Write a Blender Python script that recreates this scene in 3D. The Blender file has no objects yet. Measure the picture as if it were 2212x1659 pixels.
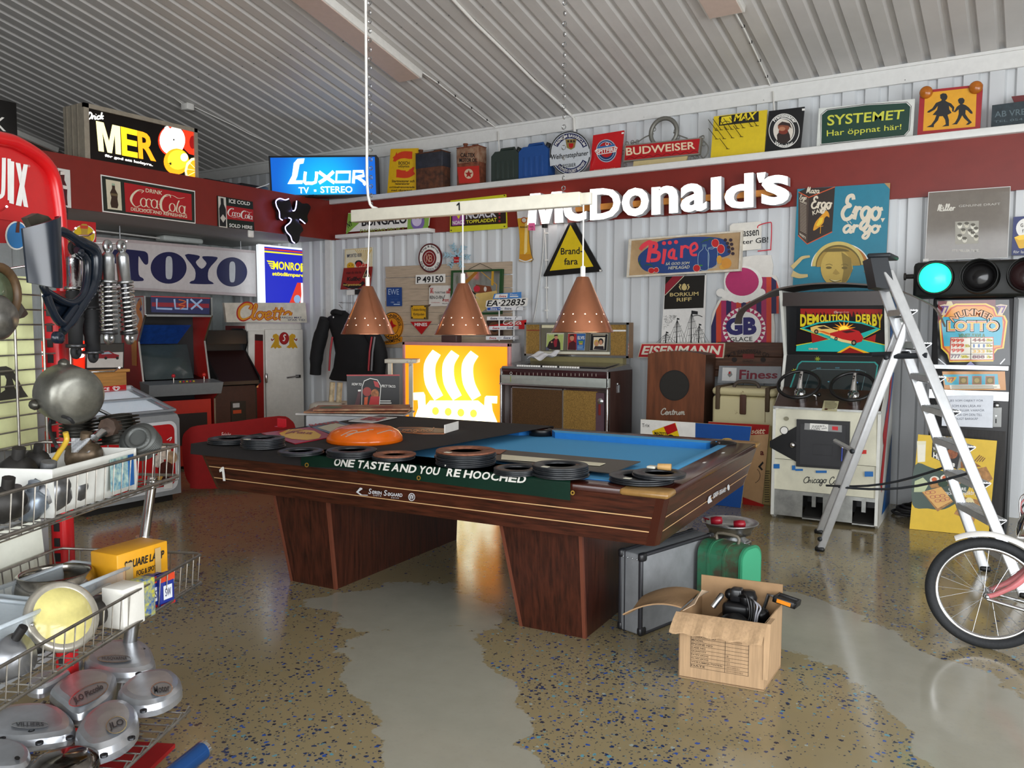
import bpy,bmesh,math,random
from mathutils import Vector as V,Matrix as MX
random.seed(7)
PI=math.pi
SC=bpy.context.scene
COL=SC.collection
# ------------------------------------------------------------------ camera
F_PX,IW,IH=1800.0,2212.0,1659.0
YAW,PITCH,ROLL=math.radians(32.616),math.radians(3.99),math.radians(0.153)
CAM=V((0,0,1.5))
_b=MX(((1,0,0),(0,0,-1),(0,1,0)))
_cy,_sy=math.cos(YAW),math.sin(YAW)
_cp,_sp=math.cos(PITCH),math.sin(PITCH)
_cr,_sr=math.cos(ROLL),math.sin(ROLL)
ROT=MX(((_cr,-_sr,0),(_sr,_cr,0),(0,0,1)))@MX(((1,0,0),(0,_cp,-_sp),(0,_sp,_cp)))@_b@MX(((_cy,_sy,0),(-_sy,_cy,0),(0,0,1)))
cam=bpy.data.cameras.new('camera')
cam.sensor_fit='HORIZONTAL';cam.sensor_width=36.0;cam.lens=36.0*F_PX/IW
cam.clip_start=0.05;cam.clip_end=200
camo=bpy.data.objects.new('camera',cam);COL.objects.link(camo)
_r,_d,_f=V(ROT[0]),V(ROT[1]),V(ROT[2])
camo.matrix_world=MX(((_r.x,-_d.x,-_f.x,CAM.x),(_r.y,-_d.y,-_f.y,CAM.y),(_r.z,-_d.z,-_f.z,CAM.z),(0,0,0,1)))
SC.camera=camo
# ------------------------------------------------------------------ world, daylight, exposure
SC.view_settings.view_transform='Standard';SC.view_settings.look='None'
SC.view_settings.gamma=1.0;SC.view_settings.use_curve_mapping=False
SC.view_settings.exposure=0.0
W=bpy.data.worlds.new('overcast_sky');SC.world=W;W.use_nodes=True
_bg=W.node_tree.nodes['Background'];_bg.inputs[0].default_value=(0.86,0.93,1.0,1);_bg.inputs[1].default_value=1.6
def area(name,loc,look,sx,sy,power,col):
    l=bpy.data.lights.new(name,'AREA');l.shape='RECTANGLE';l.size=sx;l.size_y=sy;l.energy=power;l.color=col
    o=bpy.data.objects.new(name,l);COL.objects.link(o);o.location=loc
    o.rotation_euler=(V(look)-V(loc)).to_track_quat('-Z','Y').to_euler();return o
area('door_daylight',(0.3,-2.6,1.75),(-2.2,5.5,1.0),5.6,3.0,330,(0.96,0.98,1.0))
area('side_door_daylight',(4.0,1.2,1.6),(-3.5,3.4,0.9),4.2,2.8,330,(0.96,0.98,1.0))
# ------------------------------------------------------------------ placing things
def ray(x,y):
    return ROT.transposed()@V(((x-IW/2)/F_PX,(y-IH/2)/F_PX,1))
def U(x,y,o,n):
    """point of the plane (o, n) that the photo shows at x, y"""
    d=ray(x,y);n=V(n);return CAM+d*((V(o)-CAM).dot(n)/d.dot(n))
def UY(x,y,c):return U(x,y,(0,c,0),(0,1,0))
def UX(x,y,c):return U(x,y,(c,0,0),(1,0,0))
def UZ(x,y,c):return U(x,y,(0,0,c),(0,0,1))
def UD(x,y,D):
    """point at depth D along the viewing axis"""
    return CAM+ray(x,y)*D
# ------------------------------------------------------------------ materials
def lin(c):
    c=c/255.0
    return c/12.92 if c<=0.04045 else ((c+0.055)/1.055)**2.4
def rgb(h):
    return (lin(int(h[0:2],16)),lin(int(h[2:4],16)),lin(int(h[4:6],16)),1)
_M={}
def mat(h,rough=0.5,metal=0.0,emit=0.0,noise=0.0,scale=20.0,h2=None,stretch=None,bump=0.0,alpha=1.0,trans=0.0,thr=None,spec=0.5,emh=None):
    key=(h,rough,metal,emit,noise,scale,h2,stretch,bump,alpha,trans,thr,spec,emh)
    if key in _M:return _M[key]
    m=bpy.data.materials.new('paint_'+h);m.use_nodes=True;nt=m.node_tree;N=nt.nodes;L=nt.links
    p=N['Principled BSDF'];c=rgb(h)
    p.inputs['Base Color'].default_value=c;p.inputs['Roughness'].default_value=rough;p.inputs['Metallic'].default_value=metal
    p.inputs['Specular IOR Level'].default_value=spec
    if alpha<1:p.inputs['Alpha'].default_value=alpha
    if trans:p.inputs['Transmission Weight'].default_value=trans;p.inputs['IOR'].default_value=1.15
    if emit:
        p.inputs['Emission Color'].default_value=rgb(emh or h);p.inputs['Emission Strength'].default_value=emit
    if noise or h2 or bump or not emit:
        tc=N.new('ShaderNodeTexCoord');src=tc.outputs['Object']
        if stretch:
            mp=N.new('ShaderNodeMapping');mp.inputs['Scale'].default_value=stretch;L.new(src,mp.inputs[0]);src=mp.outputs[0]
        nz=N.new('ShaderNodeTexNoise');nz.inputs['Scale'].default_value=scale;nz.inputs['Detail'].default_value=5;nz.inputs['Roughness'].default_value=0.6
        L.new(src,nz.inputs['Vector']);fac=nz.outputs['Fac']
        cr=N.new('ShaderNodeValToRGB');L.new(fac,cr.inputs[0])
        k=noise if (noise or h2) else 0.04
        a=rgb(h2) if h2 else tuple(x*(1-k) for x in c[:3])+(1,)
        b=c if h2 else tuple(min(1,x*(1+k)) for x in c[:3])+(1,)
        lo,hi=thr if thr else (0.35,0.65)
        cr.color_ramp.elements[0].position=lo;cr.color_ramp.elements[1].position=hi
        cr.color_ramp.elements[0].color=a;cr.color_ramp.elements[1].color=b
        L.new(cr.outputs[0],p.inputs['Base Color'])
        if bump:
            bp=N.new('ShaderNodeBump');bp.inputs['Strength'].default_value=bump;bp.inputs['Distance'].default_value=0.004
            L.new(fac,bp.inputs['Height']);L.new(bp.outputs[0],p.inputs['Normal'])
    _M[key]=m;return m
WHITE=mat('f2f0ea',0.45);BLACK=mat('0c0c0d',0.4);CHROME=mat('d8d8d8',0.16,1.0);STEEL=mat('a9abac',0.32,1.0,noise=0.12,scale=30)
ALU=mat('d2d4d6',0.36,0.55,noise=0.05);RUBBER=mat('141416',0.75);DARK=mat('1a1817',0.5);GOLD=mat('c9a24a',0.35,0.8)
# ------------------------------------------------------------------ mesh building
def smooth_pts(pts,n=5,closed=False):
    pts=[V(p) for p in pts];out=[];k=len(pts)
    if k<3:return pts
    rng=range(k) if closed else range(k-1)
    for i in rng:
        g=lambda j:pts[j%k] if closed else pts[max(0,min(k-1,j))]
        a,b,c,d=g(i-1),g(i),g(i+1),g(i+2)
        for t in range(n):
            t/=n
            out.append(0.5*((2*b)+(c-a)*t+(2*a-5*b+4*c-d)*t*t+(3*b-a-3*c+d)*t**3))
    if not closed:out.append(pts[-1])
    return out
class MB:
    def __init__(s,T=None):s.v=[];s.f=[];s.m=[];s.sm=[];s.mats=[];s.T=T or MX.Identity(4)
    def mi(s,m):
        if m not in s.mats:s.mats.append(m)
        return s.mats.index(m)
    def add(s,vs,fs,m,smooth=False):
        o=len(s.v);s.v+=[s.T@V(p) for p in vs];i=s.mi(m)
        for f in fs:s.f.append([o+k for k in f]);s.m.append(i);s.sm.append(smooth)
        return s
    def merge(s,q):
        o=len(s.v);s.v+=q.v
        for f,m,k in zip(q.f,q.m,q.sm):s.f.append([o+i for i in f]);s.m.append(s.mi(q.mats[m]));s.sm.append(k)
        return s
    def box(s,x0,x1,y0,y1,z0,z1,m,bev=0.0,R=None,seg=2):
        c=V(((x0+x1)/2,(y0+y1)/2,(z0+z1)/2));h=V((abs(x1-x0)/2,abs(y1-y0)/2,abs(z1-z0)/2))
        if bev:
            bm=bmesh.new();bmesh.ops.create_cube(bm,size=2)
            for q in bm.verts:q.co=V((q.co.x*h.x,q.co.y*h.y,q.co.z*h.z))
            bmesh.ops.bevel(bm,geom=list(bm.edges),offset=min(bev,min(h)*0.95),segments=seg,affect='EDGES',profile=0.5)
            bm.verts.index_update();vs=[q.co.copy() for q in bm.verts];fs=[[q.index for q in f.verts] for f in bm.faces];bm.free()
        else :
            vs=[V((a*h.x,b*h.y,e*h.z)) for a in (-1,1) for b in (-1,1) for e in (-1,1)]
            fs=[(0,1,3,2),(4,6,7,5),(0,4,5,1),(2,3,7,6),(0,2,6,4),(1,5,7,3)]
        vs=[(c+(R@q if R else q)) for q in vs]
        return s.add(vs,fs,m,bool(bev) and seg>1)
    def hexa(s,p,m):
        """8 corners: bottom ring 0-3, top ring 4-7"""
        return s.add(p,[(3,2,1,0),(4,5,6,7),(0,1,5,4),(1,2,6,5),(2,3,7,6),(3,0,4,7)],m)
    def prism(s,ring0,ring1,m,caps=True,m2=None,smooth=False):
        n=len(ring0);s.add(list(ring0)+list(ring1),[(i,(i+1)%n,n+(i+1)%n,n+i) for i in range(n)],m2 or m,smooth)
        if caps:s.add(ring0,[list(range(n))[::-1]],m);s.add(ring1,[list(range(n))],m)
        return s
    def ext(s,poly,axis,a,b,m,m2=None):
        """polygon in the two other axes, extruded along axis 'x','y' or 'z'"""
        g={'x':lambda p,t:(t,p[0],p[1]),'y':lambda p,t:(p[0],t,p[1]),'z':lambda p,t:(p[0],p[1],t)}[axis]
        return s.prism([g(p,a) for p in poly],[g(p,b) for p in poly],m,True,m2)
    def tube(s,pts,r,m,n=8,closed=False,caps=True,sm=0):
        pts=[V(p) for p in pts]
        if sm:pts=smooth_pts(pts,sm,closed)
        k=len(pts);rs=r if isinstance(r,(list,tuple)) else [r]*k
        if len(rs)!=k:rs=[rs[min(len(rs)-1,int(i*len(rs)/k))] for i in range(k)]
        vs=[];fs=[];up=None
        for i in range(k):
            t=(pts[(i+1)%k]-pts[i-1]) if closed else (pts[min(i+1,k-1)]-pts[max(i-1,0)])
            if t.length<1e-9:t=V((0,0,1))
            t.normalize()
            if up is None:up=t.orthogonal().normalized()
            up=(up-t*up.dot(t));up=up.normalized() if up.length>1e-6 else t.orthogonal().normalized()
            w=t.cross(up)
            for j in range(n):
                a=2*PI*j/n;vs.append(pts[i]+(up*math.cos(a)+w*math.sin(a))*rs[i])
        for i in range(k if closed else k-1):
            for j in range(n):
                a=i*n+j;b=i*n+(j+1)%n;c=((i+1)%k)*n+(j+1)%n;d=((i+1)%k)*n+j
                fs.append((a,b,c,d))
        s.add(vs,fs,m,n>4)
        if caps and not closed:s.add(vs[:n],[list(range(n))[::-1]],m);s.add(vs[-n:],[list(range(n))],m)
        return s
    def lathe(s,prof,m,n=28,o=(0,0,0),ax=(0,0,1),sx=1.0,sy=1.0,smooth=True):
        ax=V(ax).normalized();u=ax.orthogonal().normalized()
        if abs(ax.z)>0.99:u=V((1,0,0))
        w=ax.cross(u);o=V(o);vs=[];fs=[]
        for (r,z) in prof:
            for j in range(n):
                a=2*PI*j/n;vs.append(o+ax*z+u*(r*math.cos(a)*sx)+w*(r*math.sin(a)*sy))
        for i in range(len(prof)-1):
            for j in range(n):fs.append((i*n+j,i*n+(j+1)%n,(i+1)*n+(j+1)%n,(i+1)*n+j))
        s.add(vs,fs,m,smooth)
        if prof[0][0]>1e-6:s.add(vs[:n],[list(range(n))[::-1]],m)
        if prof[-1][0]>1e-6:s.add(vs[-n:],[list(range(n))],m)
        return s
    def ball(s,c,r,m,n=16,k=10,sc=(1,1,1)):
        vs=[];fs=[]
        for i in range(k+1):
            t=PI*i/k
            for j in range(n):
                a=2*PI*j/n;vs.append(V(c)+V((math.sin(t)*math.cos(a)*r*sc[0],math.sin(t)*math.sin(a)*r*sc[1],math.cos(t)*r*sc[2])))
        for i in range(k):
            for j in range(n):fs.append((i*n+j,(i+1)*n+j,(i+1)*n+(j+1)%n,i*n+(j+1)%n))
        return s.add(vs,fs,m,True)
    def torus(s,c,R,r,m,ax=(0,0,1),n=32,k=8,sx=1.0):
        ax=V(ax).normalized();u=V((1,0,0)) if abs(ax.z)>0.99 else ax.cross(V((0,0,1))).normalized();w=ax.cross(u)
        return s.tube([V(c)+u*(R*sx*math.cos(2*PI*i/n))+w*(R*math.sin(2*PI*i/n)) for i in range(n)],r,m,k,True)
    def grid(s,P,nu,nv,m,smooth=True,thick=None):
        """surface P(u, v) with u, v in 0..1"""
        vs=[P(i/nu,j/nv) for j in range(nv+1) for i in range(nu+1)];a=nu+1
        s.add(vs,[(j*a+i,j*a+i+1,(j+1)*a+i+1,(j+1)*a+i) for j in range(nv) for i in range(nu)],m,smooth)
        if thick is not None:
            t=V(thick);s.add([V(p)+t for p in vs],[(j*a+i,(j+1)*a+i,(j+1)*a+i+1,j*a+i+1) for j in range(nv) for i in range(nu)],m,smooth)
            rim=[i for i in range(a)]+[j*a+nu for j in range(1,nv+1)]+[nv*a+i for i in range(nu-1,-1,-1)]+[j*a for j in range(nv-1,0,-1)]
            r0=[vs[i] for i in rim];s.prism(r0,[V(p)+t for p in r0],m,False)
        return s
    def build(s,name,parent=None,loc=None):
        if loc is None:
            loc=V((0,0,0));q=parent
            while q is not None:loc=loc+q.location;q=q.parent
        loc=V(loc)
        me=bpy.data.meshes.new(name);me.from_pydata([tuple(p-loc) for p in s.v],[],s.f)
        for m in s.mats:me.materials.append(m)
        me.polygons.foreach_set('material_index',s.m);me.polygons.foreach_set('use_smooth',s.sm);me.update()
        o=bpy.data.objects.new(name,me);COL.objects.link(o)
        if parent is not None:o.parent=parent
        else :o.location=loc
        return o
    def foot(s):
        xs=[p.x for p in s.v];ys=[p.y for p in s.v];zs=[p.z for p in s.v]
        return V(((min(xs)+max(xs))/2,(min(ys)+max(ys))/2,min(zs)))
    def solo(s,name,label,cat,group=None):
        return tag(s.build(name,None,s.foot()),label,cat,group)
def tag(o,label,cat,group=None):
    o['label']=label;o['category']=cat
    if group:o['group']=group
    return o
def thing(name,label,cat,loc,group=None):
    o=bpy.data.objects.new(name,None);COL.objects.link(o);o.location=V(loc);o.empty_display_size=0.05
    return tag(o,label,cat,group)
def struct(mb,name):
    o=mb.build(name,None,(0,0,0));o['kind']='structure';return o
def dup(root,loc=None,rot=None,label=None,group=None):
    r=root.copy();COL.objects.link(r)
    if loc is not None:r.location=loc
    if rot is not None:r.rotation_euler=rot
    if label:r['label']=label
    if group:r['group']=group
    for ch in list(root.children):
        c=ch.copy();COL.objects.link(c);c.parent=r
        for g in ch.children:
            d=g.copy();COL.objects.link(d);d.parent=c
    return r
def frame(o,ex,ez=(0,0,1)):
    """local x along ex, local z along ez, origin o"""
    ex=V(ex).normalized();ez=V(ez);ez=(ez-ex*ez.dot(ex)).normalized();ey=ez.cross(ex)
    return MX(((ex.x,ey.x,ez.x,o[0]),(ex.y,ey.y,ez.y,o[1]),(ex.z,ey.z,ez.z,o[2]),(0,0,0,1)))
# ------------------------------------------------------------------ lettering and flat artwork
_T={}
def text_mesh(t,bold=0.0,shear=0.0):
    k=(t,bold,shear)
    if k not in _T:
        c=bpy.data.curves.new('t','FONT');c.body=t;c.fill_mode='FRONT';c.resolution_u=3;c.offset=bold;c.shear=shear;c.dimensions='2D'
        o=bpy.data.objects.new('t',c);COL.objects.link(o);bpy.context.view_layer.update()
        me=bpy.data.meshes.new_from_object(o.evaluated_get(bpy.context.evaluated_depsgraph_get()))
        vs=[(q.co.x,q.co.y) for q in me.vertices];fs=[list(p.vertices) for p in me.polygons]
        bpy.data.objects.remove(o);bpy.data.curves.remove(c);bpy.data.meshes.remove(me)
        xs=[q[0] for q in vs] or [0,1];ys=[q[1] for q in vs] or [0,1]
        x0,x1,y0,y1=min(xs),max(xs),min(ys),max(ys)
        _T[k]=([((x-x0)/max(1e-6,x1-x0),(y-y0)/max(1e-6,y1-y0)) for x,y in vs],fs)
    return _T[k]
# pen strokes of a joined-up hand (x height 1, ascender 2)
PEN={'a':(1.05,[[(.85,.8),(.55,1),(.2,.8),(.08,.4),(.3,.03),(.6,.15),(.85,.6),(.9,.95)],[(.9,.95),(.83,.3),(.95,.03),(1.15,.2)]]),
 'c':(.9,[[(.8,.8),(.5,1),(.18,.75),(.08,.4),(.35,.03),(.65,.08),(.95,.3)]]),'e':(.9,[[(.08,.42),(.5,.5),(.72,.75),(.5,1),(.2,.8),(.08,.4),(.35,.03),(.65,.08),(.95,.3)]]),
 'o':(1.0,[[(.5,1),(.15,.8),(.08,.4),(.4,.02),(.75,.2),(.82,.65),(.5,1),(.75,.85),(1.1,.9)]]),'l':(.62,[[(0,.2),(.4,1.1),(.5,1.75),(.36,2),(.22,1.6),(.22,.4),(.36,.03),(.65,.2)]]),
 't':(.65,[[(.36,1.6),(.24,.4),(.38,.03),(.68,.2)],[(-.05,1.05),(.75,1.12)]]),'r':(.72,[[(0,.5),(.2,1),(.24,.85),(.16,0)],[(.2,.6),(.42,.95),(.72,.9)]]),
 'g':(1.0,[[(.85,.8),(.5,1),(.15,.75),(.1,.4),(.35,.05),(.7,.25),(.85,.9),(.8,-.3),(.5,-.8),(.15,-.65),(.3,-.25),(1.05,.3)]]),
 'n':(1.0,[[(.05,.95),(.14,.5),(.12,0)],[(.14,.5),(.42,.97),(.66,.85),(.62,.25),(.76,.02),(1,.2)]]),'u':(1.05,[[(.1,.98),(.06,.35),(.25,.02),(.6,.2),(.8,.95)],[(.8,.95),(.76,.25),(.9,.02),(1.1,.2)]]),
 'm':(1.45,[[(.05,.95),(.14,.5),(.12,0)],[(.14,.5),(.4,.97),(.58,.8),(.54,0)],[(.56,.5),(.85,.97),(1.06,.8),(1.02,.25),(1.15,.02),(1.4,.2)]]),
 'i':(.5,[[(.1,.98),(.1,.3),(.24,.02),(.5,.2)],[(.18,1.4),(.22,1.46)]]),'k':(.9,[[(.2,2),(.12,0)],[(.75,1),(.2,.5),(.5,.25),(.85,.03)]]),'s':(.75,[[(.6,.85),(.35,1),(.2,.75),(.5,.4),(.4,.06),(.05,.1)]]),
 'V':(1.2,[[(.05,1.7),(.3,1.9),(.5,0),(1.0,1.9),(1.2,1.8)]]),'z':(.9,[[(.1,.95),(.75,.95),(.1,.03),(.8,.03)]]),'j':(.5,[[(.3,.98),(.25,-.4),(0,-.8),(-.2,-.6)],[(.3,1.4),(.34,1.46)]]),'ä':(1.05,[[(.85,.8),(.55,1),(.2,.8),(.08,.4),(.3,.03),(.6,.15),(.85,.6),(.9,.95)],[(.9,.95),(.83,.3),(.95,.03),(1.15,.2)],[(.35,1.4),(.4,1.45)],[(.72,1.4),(.77,1.45)]]),
 'd':(1.0,[[(.8,.8),(.5,1),(.15,.75),(.1,.4),(.35,.04),(.7,.25),(.95,2),(.85,.3),(1,.05)]]),'C':(1.25,[[(1.15,1.55),(1.2,1.85),(.9,2),(.45,1.7),(.12,1),(.2,.3),(.6,0),(1.0,.15),(1.3,.5)]]),
 'E':(1.15,[[(1.0,1.65),(.85,2),(.45,1.85),(.4,1.4),(.75,1.15),(.3,1.0),(.08,.5),(.35,.04),(.8,.08),(1.15,.4)]]),'D':(1.25,[[(.35,1.9),(.3,.1)],[(.05,1.75),(.6,2),(1.15,1.4),(1.0,.4),(.5,0),(.1,.1)]]),
 'M':(1.6,[[(.05,0),(.35,1.8),(.5,1.9),(.55,.3),(1.05,1.9),(1.15,1.8),(1.15,.3),(1.3,.02),(1.55,.2)]]),'S':(1.1,[[(.95,1.7),(.6,2),(.25,1.6),(.75,.8),(.6,.1),(.1,.2)]]),' ':(.6,[]),"'":(.4,[[(.2,1.9),(.1,1.5)]]),
 'B':(1.2,[[(.3,1.9),(.2,0)],[(-.1,1.5),(.4,1.95),(.95,1.7),(.5,1.05),(1.05,.6),(.6,.02),(.2,.1)]]),'h':(.95,[[(.2,2),(.12,0)],[(.14,.5),(.42,.97),(.66,.85),(.62,.25),(.76,.02)]]),'p':(1.0,[[(.15,1),(.1,-.8)],[(.15,.7),(.5,1),(.85,.6),(.5,.03),(.15,.2)]])}
class Sign(MB):
    """flat artwork on the plane through o with normal n; art is laid out in 0..w, 0..h (y down) between four corners given as photo points,
    or, without corners, straight in photo points"""
    def __init__(s,o,n,corners=None,size=(100,100)):
        MB.__init__(s);s.o=V(o);s.n=V(n).normalized();s.size=size;s.c=None;s.cnt=0
        if (CAM-s.o).dot(s.n)<0:s.n=-s.n
        if corners:s.c=[U(x,y,s.o,s.n) for x,y in corners]
    @classmethod
    def at(cls,pts,size):
        """from four points in space TL TR BR BL"""
        pts=[V(p) for p in pts];s=cls(pts[0],(pts[1]-pts[0]).cross(pts[3]-pts[0]),None,size);s.c=pts;return s
    def P(s,x,y,w=0.0):
        if s.c is None:return U(x,y,s.o,s.n)+s.n*w
        u,v=x/s.size[0],y/s.size[1]
        return (s.c[0]*(1-u)+s.c[1]*u)*(1-v)+(s.c[3]*(1-u)+s.c[2]*u)*v+s.n*w
    def w(s,k):
        s.cnt+=1;return k*.0013+(s.cnt%100)*1e-5
    def panel(s,m,th=0.012,pts=None,m2=None):
        pts=pts or [(0,0),(s.size[0],0),(s.size[0],s.size[1]),(0,s.size[1])]
        return s.prism([s.P(x,y,-th) for x,y in pts],[s.P(x,y,0) for x,y in pts],m,True,m2)
    def poly(s,pts,m,k=1):h=s.w(k);s.add([s.P(x,y,h) for x,y in pts],[list(range(len(pts)))],m);return s
    def rect(s,x0,y0,x1,y1,m,k=1):return s.poly([(x0,y0),(x1,y0),(x1,y1),(x0,y1)],m,k)
    def slab(s,pts,m,w0,w1,m2=None):return s.prism([s.P(x,y,w0) for x,y in pts],[s.P(x,y,w1) for x,y in pts],m,True,m2)
    def oval(s,cx,cy,rx,ry,m,k=1,n=36,a0=0,a1=2*PI):return s.poly([(cx+rx*math.cos(a0+(a1-a0)*i/n),cy+ry*math.sin(a0+(a1-a0)*i/n)) for i in range(n)],m,k)
    def ring(s,cx,cy,rx,ry,w,m,k=1,n=40,a0=0,a1=2*PI):
        vs=[];f=rx and ry/rx;h=s.w(k)
        for i in range(n+1):
            a=a0+(a1-a0)*i/n
            vs+=[s.P(cx+rx*math.cos(a),cy+ry*math.sin(a),h),s.P(cx+(rx-w)*math.cos(a),cy+(ry-w*f)*math.sin(a),h)]
        s.add(vs,[(2*i,2*i+2,2*i+3,2*i+1) for i in range(n)],m);return s
    def edge(s,w,m,k=1,x0=0,y0=0,x1=None,y1=None):
        x1=s.size[0] if x1 is None else x1;y1=s.size[1] if y1 is None else y1
        for r in ((x0,y0,x1,y0+w),(x0,y1-w,x1,y1),(x0,y0+w,x0+w,y1-w),(x1-w,y0+w,x1,y1-w)):s.rect(*r,m,k)
        return s
    def text(s,t,x0,y0,x1,y1,m,k=2,bold=0.0,shear=0.0,q=None,fn=None):
        """fits the word into the box, or into four corners q (TL TR BR BL)"""
        vs,fs=text_mesh(t,bold,shear)
        def g(a,b):
            if fn:return fn(a,b)
            if q:
                b=1-b;return ((q[0][0]*(1-a)+q[1][0]*a)*(1-b)+(q[3][0]*(1-a)+q[2][0]*a)*b,(q[0][1]*(1-a)+q[1][1]*a)*(1-b)+(q[3][1]*(1-a)+q[2][1]*a)*b)
            return (x0+(x1-x0)*a,y1+(y0-y1)*b)
        h=s.w(k);s.add([s.P(*g(a,b),h) for a,b in vs],fs,m);return s
    def arc(s,t,cx,cy,r0,r1,a0,a1,m,k=2,bold=0.0,ry=1.0,inner=False):
        """word along an arc, degrees clockwise from the top"""
        def fn(a,b):
            an=math.radians(a0+(a1-a0)*a);r=r0+(r1-r0)*((1-b) if inner else b)
            return (cx+r*math.sin(an),cy-r*math.cos(an)*ry)
        return s.text(t,0,0,1,1,m,k,bold,0,None,fn)
    def stroke(s,pts,w,m,k=2,closed=False,sm=5):
        p=smooth_pts([(x,y,0) for x,y in pts],sm,closed) if sm and len(pts)>2 else [V((x,y,0)) for x,y in pts]
        h=s.w(k);n=len(p);vs=[];ws=w if isinstance(w,(list,tuple)) else [w]
        for i in range(n):
            t=(p[(i+1)%n]-p[i-1]) if closed else (p[min(i+1,n-1)]-p[max(i-1,0)])
            if t.length<1e-9:t=V((1,0,0))
            t.normalize();d=V((-t.y,t.x,0));f=i/max(1,n-1)*(len(ws)-1);j=min(int(f),len(ws)-2) if len(ws)>1 else 0
            ww=ws[0] if len(ws)==1 else ws[j]+(ws[j+1]-ws[j])*(f-j)
            vs+=[s.P(*(p[i]+d*ww/2)[:2],h+i*8e-6),s.P(*(p[i]-d*ww/2)[:2],h+i*8e-6)]
        s.add(vs,[(2*i,2*i+2,2*i+3,2*i+1) for i in range(n-1)]+([(2*n-2,0,1,2*n-1)] if closed else []),m);return s
    def pen(s,t,x0,y0,x1,y1,w,m,k=2,asc=2.0,desc=0.0,slant=0.15):
        """joined-up hand: y0 the ascender line, y1 the base line"""
        tot=sum(PEN[c][0] for c in t);x=0.0
        for c in t:
            adv,st=PEN[c]
            for q in st:
                s.stroke([(x0+(x1-x0)*(x+a+b*slant)/(tot+.2),y1+(y0-y1)*b/asc) for a,b in q],w,m,k)
            x+=adv
        return s
    def lines(s,x0,y0,x1,n,dy,h,m,k=2,rag=0.25):
        for i in range(n):
            s.rect(x0,y0+i*dy,x1-(x1-x0)*rag*random.random(),y0+i*dy+h,m,k)
        return s
YW=Y_WALL=7.6
# windows of the photograph the artwork was read from: (left, top, photo pixels per unit)
cA,cB,cC,cD=(0,160,.25316),(540,280,.25316),(1080,220,.25316),(1652,140,.25316)
cL1,cL2,cL3,cL4=(0,440,.20796),(0,780,.20796),(0,1080,.20796),(0,1314,.20796)
cM1,cM2,cM3,cM4=(200,480,.22604),(680,560,.22604),(1060,560,.22604),(1340,560,.22604)
cR1,cR2,cR3,cR4=(1712,540,.22604),(1632,840,.26221),(1300,1080,.22604),(1852,980,.2713)
cT1,cT2,cT3,cT4=(380,860,.25316),(880,860,.25316),(1220,880,.25316),(640,820,.25316)
cG1,cG2,cG3=(0,0,.36166),(700,0,.36166),(1412,0,.36166)
cE1,cE2,cE3,cE4=(1900,400,.3014),(680,480,.18077),(1340,480,.19293),(540,500,.25316)
class Art(Sign):
    """artwork laid out in the units of one of those windows, cast on the plane (o, n)"""
    def __init__(s,o,n,cv):Sign.__init__(s,o,n);s.cv=cv
    def P(s,x,y,w=0.0):
        c=s.cv;return U(c[0]+x*c[2],c[1]+y*c[2],s.o,s.n)+s.n*w
def WallArt(cv,y=None):return Art((0,YW-.02 if y is None else y,0),(0,1,0),cv)
def px(cv,x,y):return (cv[0]+x*cv[2],cv[1]+y*cv[2])
def ext_text(mb,t,q,P,w0,w1,face,side,bold=0.0):
    """block letter between heights w0 (back) and w1 (front); P(x, y, w)"""
    vs,fs=text_mesh(t,bold)
    def g(a,b,w):
        b=1-b;return P((q[0][0]*(1-a)+q[1][0]*a)*(1-b)+(q[3][0]*(1-a)+q[2][0]*a)*b,(q[0][1]*(1-a)+q[1][1]*a)*(1-b)+(q[3][1]*(1-a)+q[2][1]*a)*b,w)
    fr=[g(a,b,w1) for a,b in vs];bk=[g(a,b,w0) for a,b in vs];n=len(vs)
    mb.add(fr,fs,face);mb.add(bk,[f[::-1] for f in fs],side)
    cnt={}
    for f in fs:
        for i in range(len(f)):
            e=(f[i],f[(i+1)%len(f)]);k=tuple(sorted(e));cnt[k]=cnt.get(k,[])+[e]
    mb.add(fr+bk,[(e[0][0],e[0][1],n+e[0][1],n+e[0][0]) for e in cnt.values() if len(e)==1],side)
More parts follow.
